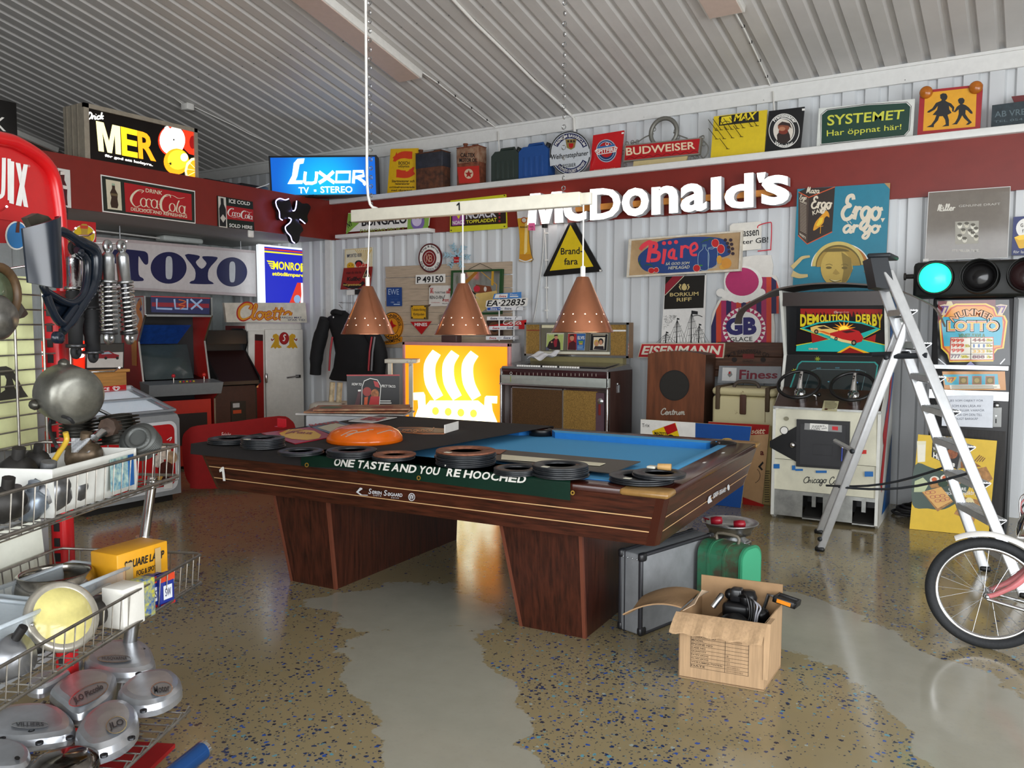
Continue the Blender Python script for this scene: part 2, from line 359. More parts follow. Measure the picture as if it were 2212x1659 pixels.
# ================================================================== the room
def corrug(u0,u1,per,flat,dep,slope=0.016):
    """trapezoid sheet profile as (along, depth) points, depth 0 at the front"""
    pts=[];u=u0
    while u<u1:
        pts+=[(u,0),(u+flat,0),(u+flat+slope,dep),(u+per-slope,dep)];u+=per
    return [p for p in pts if p[0]<=u1]+[(u1,0)]
def sheet(mb,prof,a,b,m):
    """a(u, d), b(u, d): the two end curves"""
    k=len(prof);mb.add([a(*p) for p in prof]+[b(*p) for p in prof],[(i,i+1,k+i+1,k+i) for i in range(k-1)],m);return mb
WALLM=mat('d3d6d8',0.42,noise=0.05,scale=3,stretch=(1,1,0.3));ROOFM=mat('c9c6c2',0.4,noise=0.05,scale=2);TRIMW=mat('e2e2df',0.4,noise=0.03)
BANDM=mat('7c241b',0.42,noise=0.06,scale=6)
def floor_material():
    m=bpy.data.materials.new('flake_epoxy_concrete');m.use_nodes=True;nt=m.node_tree;N=nt.nodes;L=nt.links;p=N['Principled BSDF']
    def nd(t,**k):
        n=N.new(t)
        for a,b in k.items():setattr(n,a,b)
        return n
    def mth(op,a,b=None,c=None,clamp=False):
        n=nd('ShaderNodeMath',operation=op,use_clamp=clamp)
        for i,x in enumerate((a,b,c)):
            if x is None:continue
            if isinstance(x,(int,float)):n.inputs[i].default_value=x
            else :L.new(x,n.inputs[i])
        return n.outputs[0]
    tc=nd('ShaderNodeTexCoord').outputs['Object']
    def noise(s,d=4,r=.6):
        n=nd('ShaderNodeTexNoise');n.inputs['Scale'].default_value=s;n.inputs['Detail'].default_value=d;n.inputs['Roughness'].default_value=r;L.new(tc,n.inputs['Vector']);return n.outputs['Fac']
    big=noise(1.6,6,.62);small=noise(7,3)
    # worn bare patches: ellipses (x, y, rx, ry) with frayed rims
    worn=None
    for (x,y,rx,ry) in WORN:
        mp=nd('ShaderNodeMapping',vector_type='POINT');mp.inputs['Location'].default_value=(-x/rx,-y/ry,0);mp.inputs['Scale'].default_value=(1/rx,1/ry,0);L.new(tc,mp.inputs[0])
        ln=nd('ShaderNodeVectorMath',operation='LENGTH');L.new(mp.outputs[0],ln.inputs[0]);worn=ln.outputs['Value'] if worn is None else mth('MINIMUM',worn,ln.outputs['Value'])
    fr=mth('MULTIPLY',mth('SUBTRACT',big,.5),2.6)
    wm=nd('ShaderNodeMapRange');wm.inputs[1].default_value=1.03;wm.inputs[2].default_value=0.99;L.new(mth('ADD',worn,fr),wm.inputs[0])
    wornf=wm.outputs[0]
    def mix(f,a,b):
        n=nd('ShaderNodeMix',data_type='RGBA');
        if isinstance(f,float):n.inputs[0].default_value=f
        else :L.new(f,n.inputs[0])
        for i,x in ((6,a),(7,b)):
            if isinstance(x,tuple):n.inputs[i].default_value=x
            else :L.new(x,n.inputs[i])
        return n.outputs[2]
    base=mix(big,rgb('8a7c5c'),rgb('988a69'));base=mix(mth('MULTIPLY',small,.5),base,rgb('85785c'))
    dens=nd('ShaderNodeMapRange');dens.inputs[1].default_value=.36;dens.inputs[2].default_value=.66;L.new(noise(1.1,3),dens.inputs[0])
    def flakes(scale,size,cols,base):
        vo=nd('ShaderNodeTexVoronoi');vo.inputs['Scale'].default_value=scale;vo.inputs['Randomness'].default_value=1
        wp=nd('ShaderNodeVectorMath',operation='MULTIPLY_ADD');nz=nd('ShaderNodeTexNoise');nz.inputs['Scale'].default_value=90;L.new(tc,nz.inputs['Vector'])
        L.new(nz.outputs['Color'],wp.inputs[0]);wp.inputs[1].default_value=(.014,.014,0);L.new(tc,wp.inputs[2]);L.new(wp.outputs[0],vo.inputs['Vector'])
        sep=nd('ShaderNodeSeparateColor');L.new(vo.outputs['Color'],sep.inputs[0])
        near=mth('LESS_THAN',vo.outputs['Distance'],mth('MULTIPLY',sep.outputs[2],size));keep=mth('LESS_THAN',sep.outputs[0],mth('MULTIPLY',dens.outputs[0],.8))
        cr=nd('ShaderNodeValToRGB');cr.color_ramp.interpolation='CONSTANT';L.new(sep.outputs[1],cr.inputs[0])
        el=cr.color_ramp.elements;el[0].color=rgb(cols[0][1]);el[0].position=0;el[1].color=rgb(cols[1][1]);el[1].position=cols[1][0]
        for q,h in cols[2:]:el.new(q).color=rgb(h)
        f=mth('MULTIPLY',mth('MULTIPLY',near,keep),mth('SUBTRACT',1.0,mth('MULTIPLY',wornf,.97)))
        return mix(f,base,cr.outputs[0])
    grey=mix(small,rgb('928f81'),rgb('a09d8f'));body=mix(wornf,base,grey)
    body=flakes(62,.56,[(0,'26365c'),(.4,'2c3040'),(.66,'31519a'),(.84,'5d93a2'),(.95,'9aa39c')],body)
    body=flakes(115,.5,[(0,'343c4c'),(.5,'5a5a50'),(.8,'6e8288'),(.94,'9a9a88')],body)
    L.new(body,p.inputs['Base Color'])
    ro=nd('ShaderNodeMapRange');ro.inputs[3].default_value=.08;ro.inputs[4].default_value=.22;L.new(small,ro.inputs[0]);L.new(ro.outputs[0],p.inputs['Roughness'])
    bp=nd('ShaderNodeBump');bp.inputs['Strength'].default_value=.08;bp.inputs['Distance'].default_value=.003;L.new(noise(24,3),bp.inputs['Height']);L.new(bp.outputs[0],p.inputs['Normal'])
    return m
WORN=[(UZ(x,y,0).x,UZ(x,y,0).y,rx,ry) for x,y,rx,ry in ((870,1310,.42,.4),(900,1400,.34,.34),(860,1470,.24,.2),(960,1490,.26,.3),(930,1570,.2,.2),(1000,1600,.2,.3),(1010,1680,.22,.3),(1770,1365,.26,.3),(1880,1400,.32,.34),(1990,1450,.36,.34),(2090,1520,.36,.34),(2190,1570,.4,.34),(2290,1640,.5,.4),(1700,1300,.2,.2))]
mb=MB();mb.box(-11,5,-4,8.1,-0.08,0,floor_material());struct(mb,'floor')
# back wall, lower part, and the recessed part above the ledge
mb=MB();pr=corrug(-10.5,4.2,.19,.105,.03)
sheet(mb,pr,lambda u,d:(u,YW+d,0),lambda u,d:(u,YW+d,2.6),WALLM);mb.box(-10.5,4.2,YW+.04,YW+.1,0,2.6,WALLM);struct(mb,'wall_back')
mb=MB();pr=corrug(-17,4.2,.19,.105,.03)
sheet(mb,pr,lambda u,d:(u,7.95+d,2.95),lambda u,d:(u,7.95+d,3.72),WALLM);mb.box(-17,4.2,7.99,8.05,2.95,3.72,WALLM);struct(mb,'wall_back_upper')
mb=MB();mb.box(-7.5,4.2,YW-.02,YW+.05,2.555,2.985,BANDM);struct(mb,'trim_1')
mb=MB();mb.box(-7.5,4.2,YW-.07,7.96,2.985,3.046,TRIMW,.006);struct(mb,'trim_2')
mb=MB();mb.box(-17,4.2,7.92,7.955,3.575,3.72,TRIMW);mb.box(-17,4.2,7.90,7.96,3.705,3.73,TRIMW)
for i in range(9):
    x=-7.1+i*1.2;mb.lathe([(.006,-.004),(.004,0)],DARK,6,(x,7.92,3.6),(0,-1,0))
struct(mb,'trim_3')
mb=MB();mb.box(-7.54,-7.5,-3,YW,2.555,3.03,BANDM);struct(mb,'trim_4')
mb=MB();mb.box(-9.5,-7.52,-3,YW,2.56,2.6,mat('9b9a97',.6));mb.box(-17,-7.545,-3,7.95,2.98,3.02,mat('8d8a84',.6));struct(mb,'ceiling_loft')
mb=MB();mb.box(-7.62,-7.53,YW-.03,YW+.01,0,2.56,TRIMW);struct(mb,'trim_5')
mb=MB();pr=corrug(-3,8,.19,.105,.03)
sheet(mb,pr,lambda u,d:(-9.4-d,u,0),lambda u,d:(-9.4-d,u,2.57),mat('b4bab9',.45));mb.box(-9.52,-9.44,-3,8,0,2.57,WALLM);mb.box(-17.1,-17,-3.1,8,2.9,6.5,WALLM);struct(mb,'wall_left')
RT=math.tan(math.radians(14));RZ=lambda y:3.72+(7.95-y)*RT
mb=MB();pr=corrug(-17.1,4.3,.18,.112,-.042,.018)
sheet(mb,pr,lambda u,d:(u,8.0,RZ(8.0)-d),lambda u,d:(u,-3.1,RZ(-3.1)-d),ROOFM)
mb.hexa([(-17.1,-3.1,RZ(-3.1)+.06),(4.3,-3.1,RZ(-3.1)+.06),(4.3,8.0,RZ(8)+.06),(-17.1,8.0,RZ(8)+.06),(-17.1,-3.1,RZ(-3.1)+.12),(4.3,-3.1,RZ(-3.1)+.12),(4.3,8.0,RZ(8)+.12),(-17.1,8.0,RZ(8)+.12)],ROOFM)
for yy in (2.2,4.1,6.0):
    for i in range(-56,22):
        x=i*.18+.056+0.0;mb.lathe([(.007,.0),(.007,-.006)],mat('6a6a68',.5),6,(x-10.5%.18,yy,RZ(yy)))
struct(mb,'ceiling')
mb=MB()
for a in ((4.2,4.3,-3,-.9,0,6.5),(4.2,4.3,3.3,8,0,6.5),(4.2,4.3,-.9,3.3,3.1,6.5)):mb.box(*a,WALLM)
struct(mb,'wall_right')
mb=MB()
for a in ((-17,-2.5,-3.1,-3,0,6.5),(3.1,4.3,-3.1,-3,0,6.5),(-2.5,3.1,-3.1,-3,3.3,6.5)):mb.box(*a,WALLM)
struct(mb,'wall_front')
# ================================================================== the ledge above the red band
ZL=3.048
RED,REDD=mat('b3191c',.35),mat('8f1517',.4);YEL=mat('e8c21a',.4);NAVY=mat('1d2350',.4);INK=mat('17181a',.5);CREAM=mat('e9dfbd',.5);WH=mat('eceae4',.4)
GREEN=mat('11382c',.4);RUST=mat('6a3d25',.75,noise=.5,scale=14,h2='3a2418');ORA=mat('e2661c',.4)
def ledge_panel(a,y,tl,tr,bl,br,m,th=.015,m2=None):
    """board on the ledge: corners in window units, foot taken down to the ledge"""
    A,B=a.P(*tl),a.P(*tr);C,D=a.P(*br),a.P(*bl);C.z=ZL;D.z=ZL
    n=a.n;a.prism([p-n*th for p in (A,B,C,D)],[A,B,C,D],m,True,m2)
def LA(cv,y=7.72):return Art((0,y,0),(0,1,0),cv)
a=LA(cB);ledge_panel(a,7.72,(1200,165),(1435,158),(1168,545),(1432,525),mat('e3b41b',.4))
r=mat('d8401f',.4);a.stroke([(1235,260),(1300,215),(1385,215)],55,r,1);a.poly([(1220,270),(1252,190),(1275,280)],r,2);a.rect(1300,205,1385,250,r,1)
a.stroke([(1395,355),(1340,385),(1250,380)],55,r,1);a.poly([(1405,320),(1385,400),(1352,322)],r,2);a.rect(1250,340,1330,390,r,1)
a.oval(1318,297,82,52,mat('e3b41b',.4),3);a.text('BOSCH',1270,272,1364,300,INK,4,.02);a.text('utbytes',1268,302,1362,330,INK,4,.01)
for i,(t,x0,x1) in enumerate((('Startmotorer och',1210,1405),('generatorer',1235,1365),('originalrenoverade',1190,1405),('med riksgaranti',1205,1385))):a.text(t,x0,428+i*27,x1,450+i*27,INK,2,.02,.2)
a.solo('tin_sign','yellow tin sign with two red curved arrows around a black two-line heading','sign','signs on the ledge under the roof')
# oil cans
def oil_can(name,label,x0,x1,xs,yt,cv,top,body,art=None,y=7.66,cap=None,dep=.16):
    P=Art((0,y,0),(0,1,0),cv);A=P.P(x0,yt);B=P.P(x1,yt);w=B.x-A.x;h=A.z-ZL
    t=thing(name,label,'oil can',(A.x+w/2,y+dep/2,ZL),'cans on the ledge under the roof')
    mb=MB();mb.box(A.x,B.x,y,y+dep,ZL,A.z,body,.012)
    for dz in (.004,h-.012):mb.box(A.x-.003,B.x+.003,y-.003,y+dep+.003,ZL+dz,ZL+dz+.009,body,.003)
    if top:mb.box(A.x-.002,B.x+.002,y-.002,y+dep+.002,ZL+h*.58,A.z-.013,top,.01)
    mb.build('body',t)
    mb=MB();cx=A.x+(.04 if cap=='l' else w*.3);mb.lathe([(.022,A.z),(.022,A.z+.025),(.028,A.z+.026),(.028,A.z+.04),(0,A.z+.04)],body,14,(cx,y+.05,0));mb.build('screw_cap',t)
    mb=MB();mb.tube([(A.x+w*.5,y+dep/2,A.z),(A.x+w*.55,y+dep/2,A.z+.02),(A.x+w*.8,y+dep/2,A.z+.02),(A.x+w*.85,y+dep/2,A.z)],.006,body);mb.build('handle',t)
    if art:
        s=LA(cv,y-.004);art(s);s.build('label',t)
    return t
oil_can('oil_can','rusty can with blue-black top half standing right of the yellow tin sign',1412,1640,1715,200,cB,mat('2b2d36',.6,noise=.3,scale=12),RUST,None,cap='l')
def art(s):
    s.poly([(1768,320),(1955,308),(1962,452),(1785,460)],mat('bb2a20',.5));s.oval(1868,377,38,42,mat('d9c1a5',.5),2)
    st=[(1868+(36 if i%2==0 else 15)*math.sin(i*PI/5),380-(36 if i%2==0 else 15)*math.cos(i*PI/5)) for i in range(10)];s.poly(st,mat('a8211b',.5),3)
    s.text('CALTEX',1797,200,1922,236,INK,2,.02);s.text('MOTOR OIL',1787,244,1940,278,INK,2,.02);s.text('SAE',1832,284,1866,292,INK,2)
oil_can('oil_can','tan oil can with red lower half and white star disc, left of the green jerrycan',1762,1948,2030,152,cB,mat('a1836a',.6,noise=.25,scale=14,h2='7c4a30'),mat('8a4f35',.65,noise=.3,scale=16,h2='5f2e1c'),art)
def jerrycan(label,x0,x1,yt,m,cv,cap,y=7.66):
    P=Art((0,y,0),(0,1,0),cv);A=P.P(x0,yt);B=P.P(x1,yt);w=B.x-A.x;h=A.z-ZL;x=A.x;d=.15
    t=thing('jerrycan',label,'jerrycan',(x+w/2,y+d/2,ZL),'cans on the ledge under the roof')
    mb=MB();prof=[(x+.01,ZL),(x+w-.01,ZL),(x+w,ZL+.02),(x+w,ZL+h*.78),(x+w*.86,ZL+h*.9),(x+w*.14,ZL+h*.9),(x,ZL+h*.78),(x,ZL+.02)]
    mb.prism([(p[0],y,p[1]) for p in prof],[(p[0],y+d,p[1]) for p in prof],m)
    for i in range(4):mb.box(x+w*(.16+.19*i),x+w*(.27+.19*i),y-.004,y,ZL+.04,ZL+h*.62,m,.003)
    mb.build('body',t)
    mb=MB();mb.tube([(x+w*.2,y+d/2,ZL+h*.88),(x+w*.25,y+d/2,ZL+h*.985),(x+w*.72,y+d/2,ZL+h*.985),(x+w*.76,y+d/2,ZL+h*.88)],.016,m,10);mb.build('handle',t)
    mb=MB();mb.lathe([(.028,0),(.028,.05),(0,.05)],cap,14,(x+w*.86,y+d/2,ZL+h*.86),(.45,0,.9));mb.build('cap',t)
jerrycan('dark green plastic jerrycan on the ledge, left of the blue one',2058,2290,165,mat('2c3833',.5),cB,mat('1a211f',.5))
jerrycan('bright blue plastic jerrycan on the ledge beside a round beer sign',160,410,362,mat('1e4c8f',.45),cC,mat('20242a',.5))
# round beer sign
a=LA(cC,7.67);pts=[(600+176*math.cos(i*PI/24),440+192*math.sin(i*PI/24)) for i in range(48)]
a.slab(pts,mat('b9bcc0',.3,.6),-.02,0);a.oval(600,440,172,188,mat('c9ced3',.3),1,48);a.ring(600,440,172,188,8,INK,2);a.ring(600,440,157,172,40,NAVY,2,30,math.radians(205),math.radians(338));a.ring(600,440,157,172,40,NAVY,2,30,math.radians(25),math.radians(158))
a.arc('PREMIUM BAVARICUM',600,440,126,150,-62,64,WH,3,.02,1.09);a.arc("THE WORLD'S OLDEST BREWERY",600,440,150,126,242,118,WH,3,.02,1.09)
a.poly([(425,480),(765,400),(772,470),(430,550)],mat('c9ced3',.3),3);a.text('Weihenstephaner',0,0,0,0,INK,4,.015,.15,[(438,452),(757,415),(757,468),(438,510)])
a.text('WEISSBIER',0,0,0,0,INK,4,0,0,[(505,540),(650,520),(650,552),(505,570)])
a.poly([(560,320),(655,318),(640,390),(607,410),(572,392)],mat('8a7440',.4),3);a.poly([(588,355),(630,355),(626,385),(608,398),(592,385)],RED,4)
for x in (575,600,625):a.poly([(x,345),(x+8,322),(x+20,345)],INK,4)
a.solo('round_sign','large round silver and navy beer sign standing on the ledge','sign','signs on the ledge under the roof')
a=LA(cC,7.72);ledge_panel(a,7.72,(795,285),(1058,243),(762,595),(1022,562),mat('c41a20',.35))
a.oval(908,418,88,98,mat('aab2c0',.4));a.oval(908,418,80,90,mat('24345f',.4),2);a.oval(908,408,58,66,mat('b51d20',.4),3);a.ring(908,418,72,80,6,mat('8fa9c8',.4),4)
a.poly([(835,385),(982,362),(982,378),(835,402)],mat('3d6aa5',.4),5);a.poly([(810,420),(830,402),(985,378),(1008,392),(988,430),(835,455)],WH,6);a.poly([(818,422),(834,408),(983,385),(1000,395),(984,425),(838,448)],RED,7)
a.text('SPITFIRE',0,0,0,0,WH,8,.03,0,[(822,412),(998,388),(994,422),(826,446)]);a.oval(918,362,14,16,WH,8);a.oval(918,360,9,11,RED,9)
a.text('AVAILABLE HERE',0,0,0,0,mat('e8b0a0',.4),2,0,0,[(800,578),(985,560),(985,580),(800,592)]);a.poly([(1038,262),(1058,258),(1058,272),(1038,275)],WH,2)
a.solo('tin_sign','plain red tin sign with a small blue and red roundel, beside the round beer sign','sign','signs on the ledge under the roof')
# scrolled iron sign
t=thing('hanging_sign','long red framed sign on scrolled grey ironwork with a ring on top','sign',(UY(1430,330,7.68).x,7.7,ZL),'signs on the ledge under the roof')
a=LA(cC,7.68);q=[(1062,368),(1718,302),(1700,448),(1050,512)];a.slab(q,mat('8f8a80',.5,.4),-.05,-.004);i=[(1075,378),(1706,314),(1690,438),(1062,500)];a.poly(i,mat('b0161d',.35),1)
a.text('BUDWEISER',0,0,0,0,mat('e6cfae',.45),3,.02,0,[(1075,392),(1665,338),(1668,402),(1078,460)])
for k in range(8):a.stroke([(1075+k*78,492-k*7.2),(1112+k*78,470-k*7.2),(1150+k*78,486-k*7.2)],7,mat('7d0e14',.4),2)
a.build('sign_board',t)
a=LA(cC,7.70);a.slab([(1140,508),(1600,462),(1585,515),(1135,552)],mat('c7b583',.5),-.02,0);a.build('lower_panel',t)
ir=mat('807f78',.5,.5);mb=MB();P=LA(cC,7.76).P;mb.torus(P(1398,262),.135,.022,ir,(0,1,0));mb.build('ring',t);mb=MB()
def scroll(pts,r=.006):mb.tube([P(*p) for p in pts],r,ir,6,sm=4)
scroll([(1120,350),(1180,338),(1240,300),(1310,272)]);scroll([(1480,262),(1540,290),(1600,312)]);scroll([(1700,305),(1735,288),(1740,310),(1722,318)]);scroll([(1735,330),(1775,380),(1770,440),(1735,480),(1715,460)])
for (x,y) in ((1082,355),(1130,345),(1172,342),(1292,270),(1315,235),(1500,248),(1520,300),(1050,430),(1740,360),(1070,540),(1640,480),(1680,478)):mb.torus(P(x,y),.018,.004,ir,(0,1,0),14,6)
mb.build('ironwork',t)
# hook board
a=LA(cC,7.72);ledge_panel(a,7.72,(1825,125),(2280,68),(1795,470),(2255,432),mat('dbbf1e',.45))
a.poly([(1870,125),(2208,82),(2208,168),(1868,205)],INK,1);a.text('MAX',0,0,0,0,mat('ecd32a',.4),3,.04,.25,[(1995,108),(2195,85),(2188,152),(1995,168)]);a.poly([(1892,130),(1975,118),(1980,178),(1880,195)],mat('ecd32a',.4),2);a.stroke([(1900,180),(1930,165),(1965,175)],5,INK,3)
t=tag(a.build('hook_board',None,a.foot()),'yellow display board with rows of wire hooks and a black heading strip','board','signs on the ledge under the roof')
for (x,y) in ((1850,245),(1890,240),(1938,235),(1980,235),(2030,228),(2080,222),(2150,210),(2195,205),(1852,318),(1915,315),(1985,308),(2062,298),(1945,402)):
    mb=MB();P=a.P;mb.tube([P(x,y,.002),P(x,y,.012),P(x-42,y-75,.1)],.003,mat('4a4325',.5,.5),5);mb.tube([P(x-14,y,.004),P(x+14,y,.004)],.003,DARK,4);mb.build('wire_hook',t)
# black oval sign
a=LA(cD,7.72);ledge_panel(a,7.72,(35,395),(340,357),(0,735),(302,705),mat('131315',.35));a.oval(166,562,132,146,WH,1,44);a.oval(166,562,126,139,INK,2,44);a.ring(166,562,92,108,7,WH,3);a.oval(160,565,84,100,mat('d8d0c4',.5),3)
a.poly([(110,700-40),(105,600),(135,560),(195,555),(215,600),(220,640),(190,668),(150,672)],mat('2a1c18',.5),4);a.oval(163,530,50,42,mat('8a4a30',.5),4,20);a.oval(160,570,40,24,mat('7a2d1c',.5),5,20);a.poly([(110,520),(150,485),(215,500),(232,545),(200,520),(150,515)],mat('33201c',.5),5);a.oval(150,548,28,18,mat('b77a5a',.5),6,16)
a.arc('Franziskaner',166,562,102,132,-50,58,WH,4,.03,1.1);a.arc('Weissbier',166,562,132,104,222,140,WH,4,.03,1.1);a.poly([(318,375),(342,372),(344,390),(320,393)],WH,3)
a.solo('tin_sign','black square sign with a white oval emblem, between the hook board and the green sign','sign','signs on the ledge under the roof')
a=LA(cD,7.72);ledge_panel(a,7.72,(462,372),(1282,290),(440,690),(1262,605),mat('d9dcd6',.4))
g=mat('123c2e',.4);top=[(480,425),(530,382),(870,338),(1215,318),(1250,352),(1235,560),(1195,606),(475,684)];a.poly(top,WH,1);a.stroke(top,5,INK,2,True,0);a.poly([(x+(868-x)*.02,y+(500-y)*.045) for x,y in top],g,2)
yl=mat('cfd148',.4);a.text('SYSTEMET',0,0,0,0,yl,4,.015,0,[(535,432),(1192,382),(1180,462),(535,522)]);a.text('Har öppnat här!',0,0,0,0,yl,4,.005,0,[(530,560),(1168,505),(1165,565),(530,628)])
a.solo('tin_sign','wide dark green sign with pale yellow two-line lettering and a white border','sign','signs on the ledge under the roof')
# school children warning sign
t=thing('warning_sign','yellow square sign with a red border and two walking child silhouettes','sign',(LA(cD).P(1580,500).x,7.73,ZL),'signs on the ledge under the roof')
a=LA(cD,7.70);ledge_panel(a,7.7,(1325,222),(1862,165),(1300,590),(1836,535),mat('a31a22',.4),.03);a.poly([(1368,240),(1810,192),(1796,528),(1350,566)],mat('e2a11d',.4),1)
for pts in ([(1497,255),(1520,243),(1548,247),(1560,270),(1555,292),(1540,305),(1560,318),(1590,330),(1618,362),(1612,400),(1600,398),(1598,372),(1572,350),(1575,380),(1595,410),(1560,428),(1572,470),(1572,522),(1512,528),(1545,508),(1540,470),(1520,438),(1490,440),(1478,475),(1445,510),(1442,533),(1380,532),(1420,512),(1450,470),(1465,430),(1432,428),(1470,385),(1478,350),(1452,382),(1405,408),(1386,408),(1392,396),(1430,372),(1462,325),(1500,310),(1512,300),(1498,285)],
            [(1648,300),(1662,285),(1690,282),(1706,300),(1702,322),(1688,335),(1715,345),(1742,365),(1772,402),(1774,418),(1758,418),(1730,390),(1714,385),(1712,420),(1735,455),(1768,492),(1738,512),(1715,512),(1738,490),(1700,455),(1685,432),(1665,470),(1640,508),(1596,510),(1622,495),(1645,455),(1655,420),(1655,380),(1628,404),(1608,404),(1620,392),(1640,358),(1668,338),(1655,325)]):a.poly(pts,INK,2)
a.build('sign_board',t)
for (x,y) in ((1378,238),(1802,196)):
    mb=MB();c=a.P(x,y,.004);mb.lathe([(.05,0),(.05,.014),(.038,.03),(0,.034)],mat('b4661c',.25,noise=.15),20,c,(0,-1,0));o=mb.build('lamp_lens',t);o['label']='amber flasher lens'
a=LA(cD,7.72);ledge_panel(a,7.72,(1940,345),(2400,285),(1930,515),(2390,460),mat('28343a',.6,noise=.25));f=mat('5a6a70',.5);a.text('AB VRETA',0,0,0,0,f,2,.01,0,[(1962,400),(2330,362),(2330,415),(1962,450)]);a.text('TEL 054 165',0,0,0,0,f,2,.005,0,[(1955,478),(2330,440),(2330,460),(1955,496)])
a.solo('tin_sign','faded blue-grey plate with weathered lettering, cut by the photo edge','sign','signs on the ledge under the roof')
a=LA(cD,7.80);A,B=a.P(2105,270),a.P(2330,245);a.prism([V((A.x,7.84,A.z)),V((B.x,7.84,B.z)),V((B.x,7.84,ZL)),V((A.x+.12,7.84,ZL))],[V((A.x,7.8,A.z)),V((B.x,7.8,B.z)),V((B.x,7.8,ZL)),V((A.x+.12,7.8,ZL))],mat('6a1e20',.5));a.solo('shield_sign','dull red pointed board behind the faded blue-grey plate','sign')
# ================================================================== the red band
BM=[(0,0),(.32,0),(.5,.6),(.68,0),(1,0),(1,1),(.76,1),(.76,.34),(.6,1),(.4,1),(.24,.34),(.24,1),(0,1)]
def inq(q,p):return [((q[0][0]*(1-a)+q[1][0]*a)*(1-b)+(q[3][0]*(1-a)+q[2][0]*a)*b,(q[0][1]*(1-a)+q[1][1]*a)*(1-b)+(q[3][1]*(1-a)+q[2][1]*a)*b) for a,b in p]
t=thing('letter_sign','big glowing white block letters on an orange bar fixed to the red band','illuminated sign',(UY(1425,480,YW-.1).x,YW-.1,2.5))
a=Art((0,YW-.15,0),(0,1,0),cC);glow=mat('fff8f0',.5,emit=2.2);side=mat('c9cbcf',.4)
for ch,q in (('M',[(270,788),(540,766),(553,1032),(245,1052)]),('c',[(552,800),(748,785),(748,1015),(552,1032)]),('D',[(780,750),(1040,728),(1040,992),(780,1014)]),('o',[(1050,745),(1280,728),(1280,968),(1050,990)]),('n',[(1303,730),(1528,712),(1528,948),(1303,968)]),('a',[(1550,708),(1772,690),(1772,930),(1550,950)]),('l',[(1808,652),(1897,640),(1897,918),(1808,925)]),('d',[(1925,630),(2170,608),(2170,900),(1925,922)]),("'",[(2200,612),(2275,604),(2260,690),(2210,694)]),('s',[(2240,640),(2477,618),(2477,872),(2240,892)])):
    mb=MB()
    if ch=='M':z_=inq(q,BM);mb.prism([a.P(x,y,-.06) for x,y in z_],[a.P(x,y,.03) for x,y in z_],glow,True,side)
    else :ext_text(mb,ch,q,a.P,-.06,.03,glow,side,.028)
    o=mb.build('letter',t)
mb=MB();b=Art((0,YW-.1,0),(0,1,0),cC);q=[(530,898),(2420,735),(2420,790),(530,948)];mb.prism([b.P(x,y,-.05) for x,y in q],[b.P(x,y,0) for x,y in q],mat('d48a3c',.4));o=mb.build('mounting_bar',t);o['label']='orange bar behind the letters'
a=WallArt(cB,YW-.06);P=a.P
mb=MB();mb.box(P(775,900).x,P(1562,860).x,YW-.16,YW-.02,P(900,925).z,P(900,895).z,WH,.004);mb.solo('narrow_shelf','narrow white display shelf on the red band near the corner','shelf')
z0=P(900,893).z+.03;a=WallArt(cB,YW-.09);gr=mat('86b04a',.4);A=a.P(838,725);B=a.P(1538,668);
def q4(a,tl,tr,br,bl,z):p=[a.P(*tl),a.P(*tr),a.P(*br),a.P(*bl)];p[2].z=p[3].z=z;return p
p=q4(a,(838,712),(1538,668),(1522,850),(820,905),z0);a.prism([v-a.n*.015 for v in p],p,WH)
a.poly([(838,715),(1040,702),(820,895)],gr,1);a.poly([(1350,690),(1536,675),(1520,848),(1342,862)],gr,1);a.oval(1432,790,58,68,mat('7a67a8',.4),2,24);a.oval(1425,775,42,50,mat('cfc3e0',.4),3,24)
for x in (1420,1455,1490):a.stroke([(x,765),(x-20,720),(x+10,690)],[4,22,4],mat('3f6b2a',.4),4)
a.text('NY',0,0,0,0,INK,3,.02,0,[(828,800),(868,770),(880,815),(840,842)]);a.text('BUNGALO',0,0,0,0,INK,3,.03,0,[(955,752),(1340,718),(1340,800),(955,826)]);a.text('PASSIONS FRUKT',0,0,0,0,mat('8a9a3a',.4),3,.01,0,[(943,852),(1322,832),(1322,860),(943,880)])
a.solo('carton_sign','white drink sign with green ends and a passion fruit on the narrow shelf','sign')
a=WallArt(cB,YW-.045);q=[(1710,605),(2180,552),(2190,842),(1705,878)];a.slab(q,mat('d2cf2a',.4),-.02,0);a.poly([(1715,660),(2182,615),(2186,800),(1712,828)],mat('2a1d14',.4),1);a.poly([(1728,665),(1832,655),(1832,812),(1728,820)],mat('a04c9c',.4),2);a.poly([(1740,690),(1822,682),(1782,765)],mat('e2d42a',.4),3)
a.text('NOACK',0,0,0,0,WH,3,.02,0,[(1730,780),(1832,772),(1832,804),(1730,812)]);a.text('NOACK',0,0,0,0,mat('cfcfd6',.4),3,.03,0,[(1845,700),(2105,678),(2105,745),(1845,765)]);a.text('TOPPLADDAT',0,0,0,0,mat('dfd838',.4),3,.02,0,[(1845,775),(2108,752),(2108,785),(1845,802)])
for k in range(4):a.oval(2130,685+k*32,9,10,mat('9a2030',.4),2,12)
for x,y in ((1722,622),(2172,562),(2172,826),(1718,860)):a.oval(x,y,6,6,DARK,2,10)
a.solo('tin_sign','yellow and black sign with a purple panel, behind the lamp beam','sign')
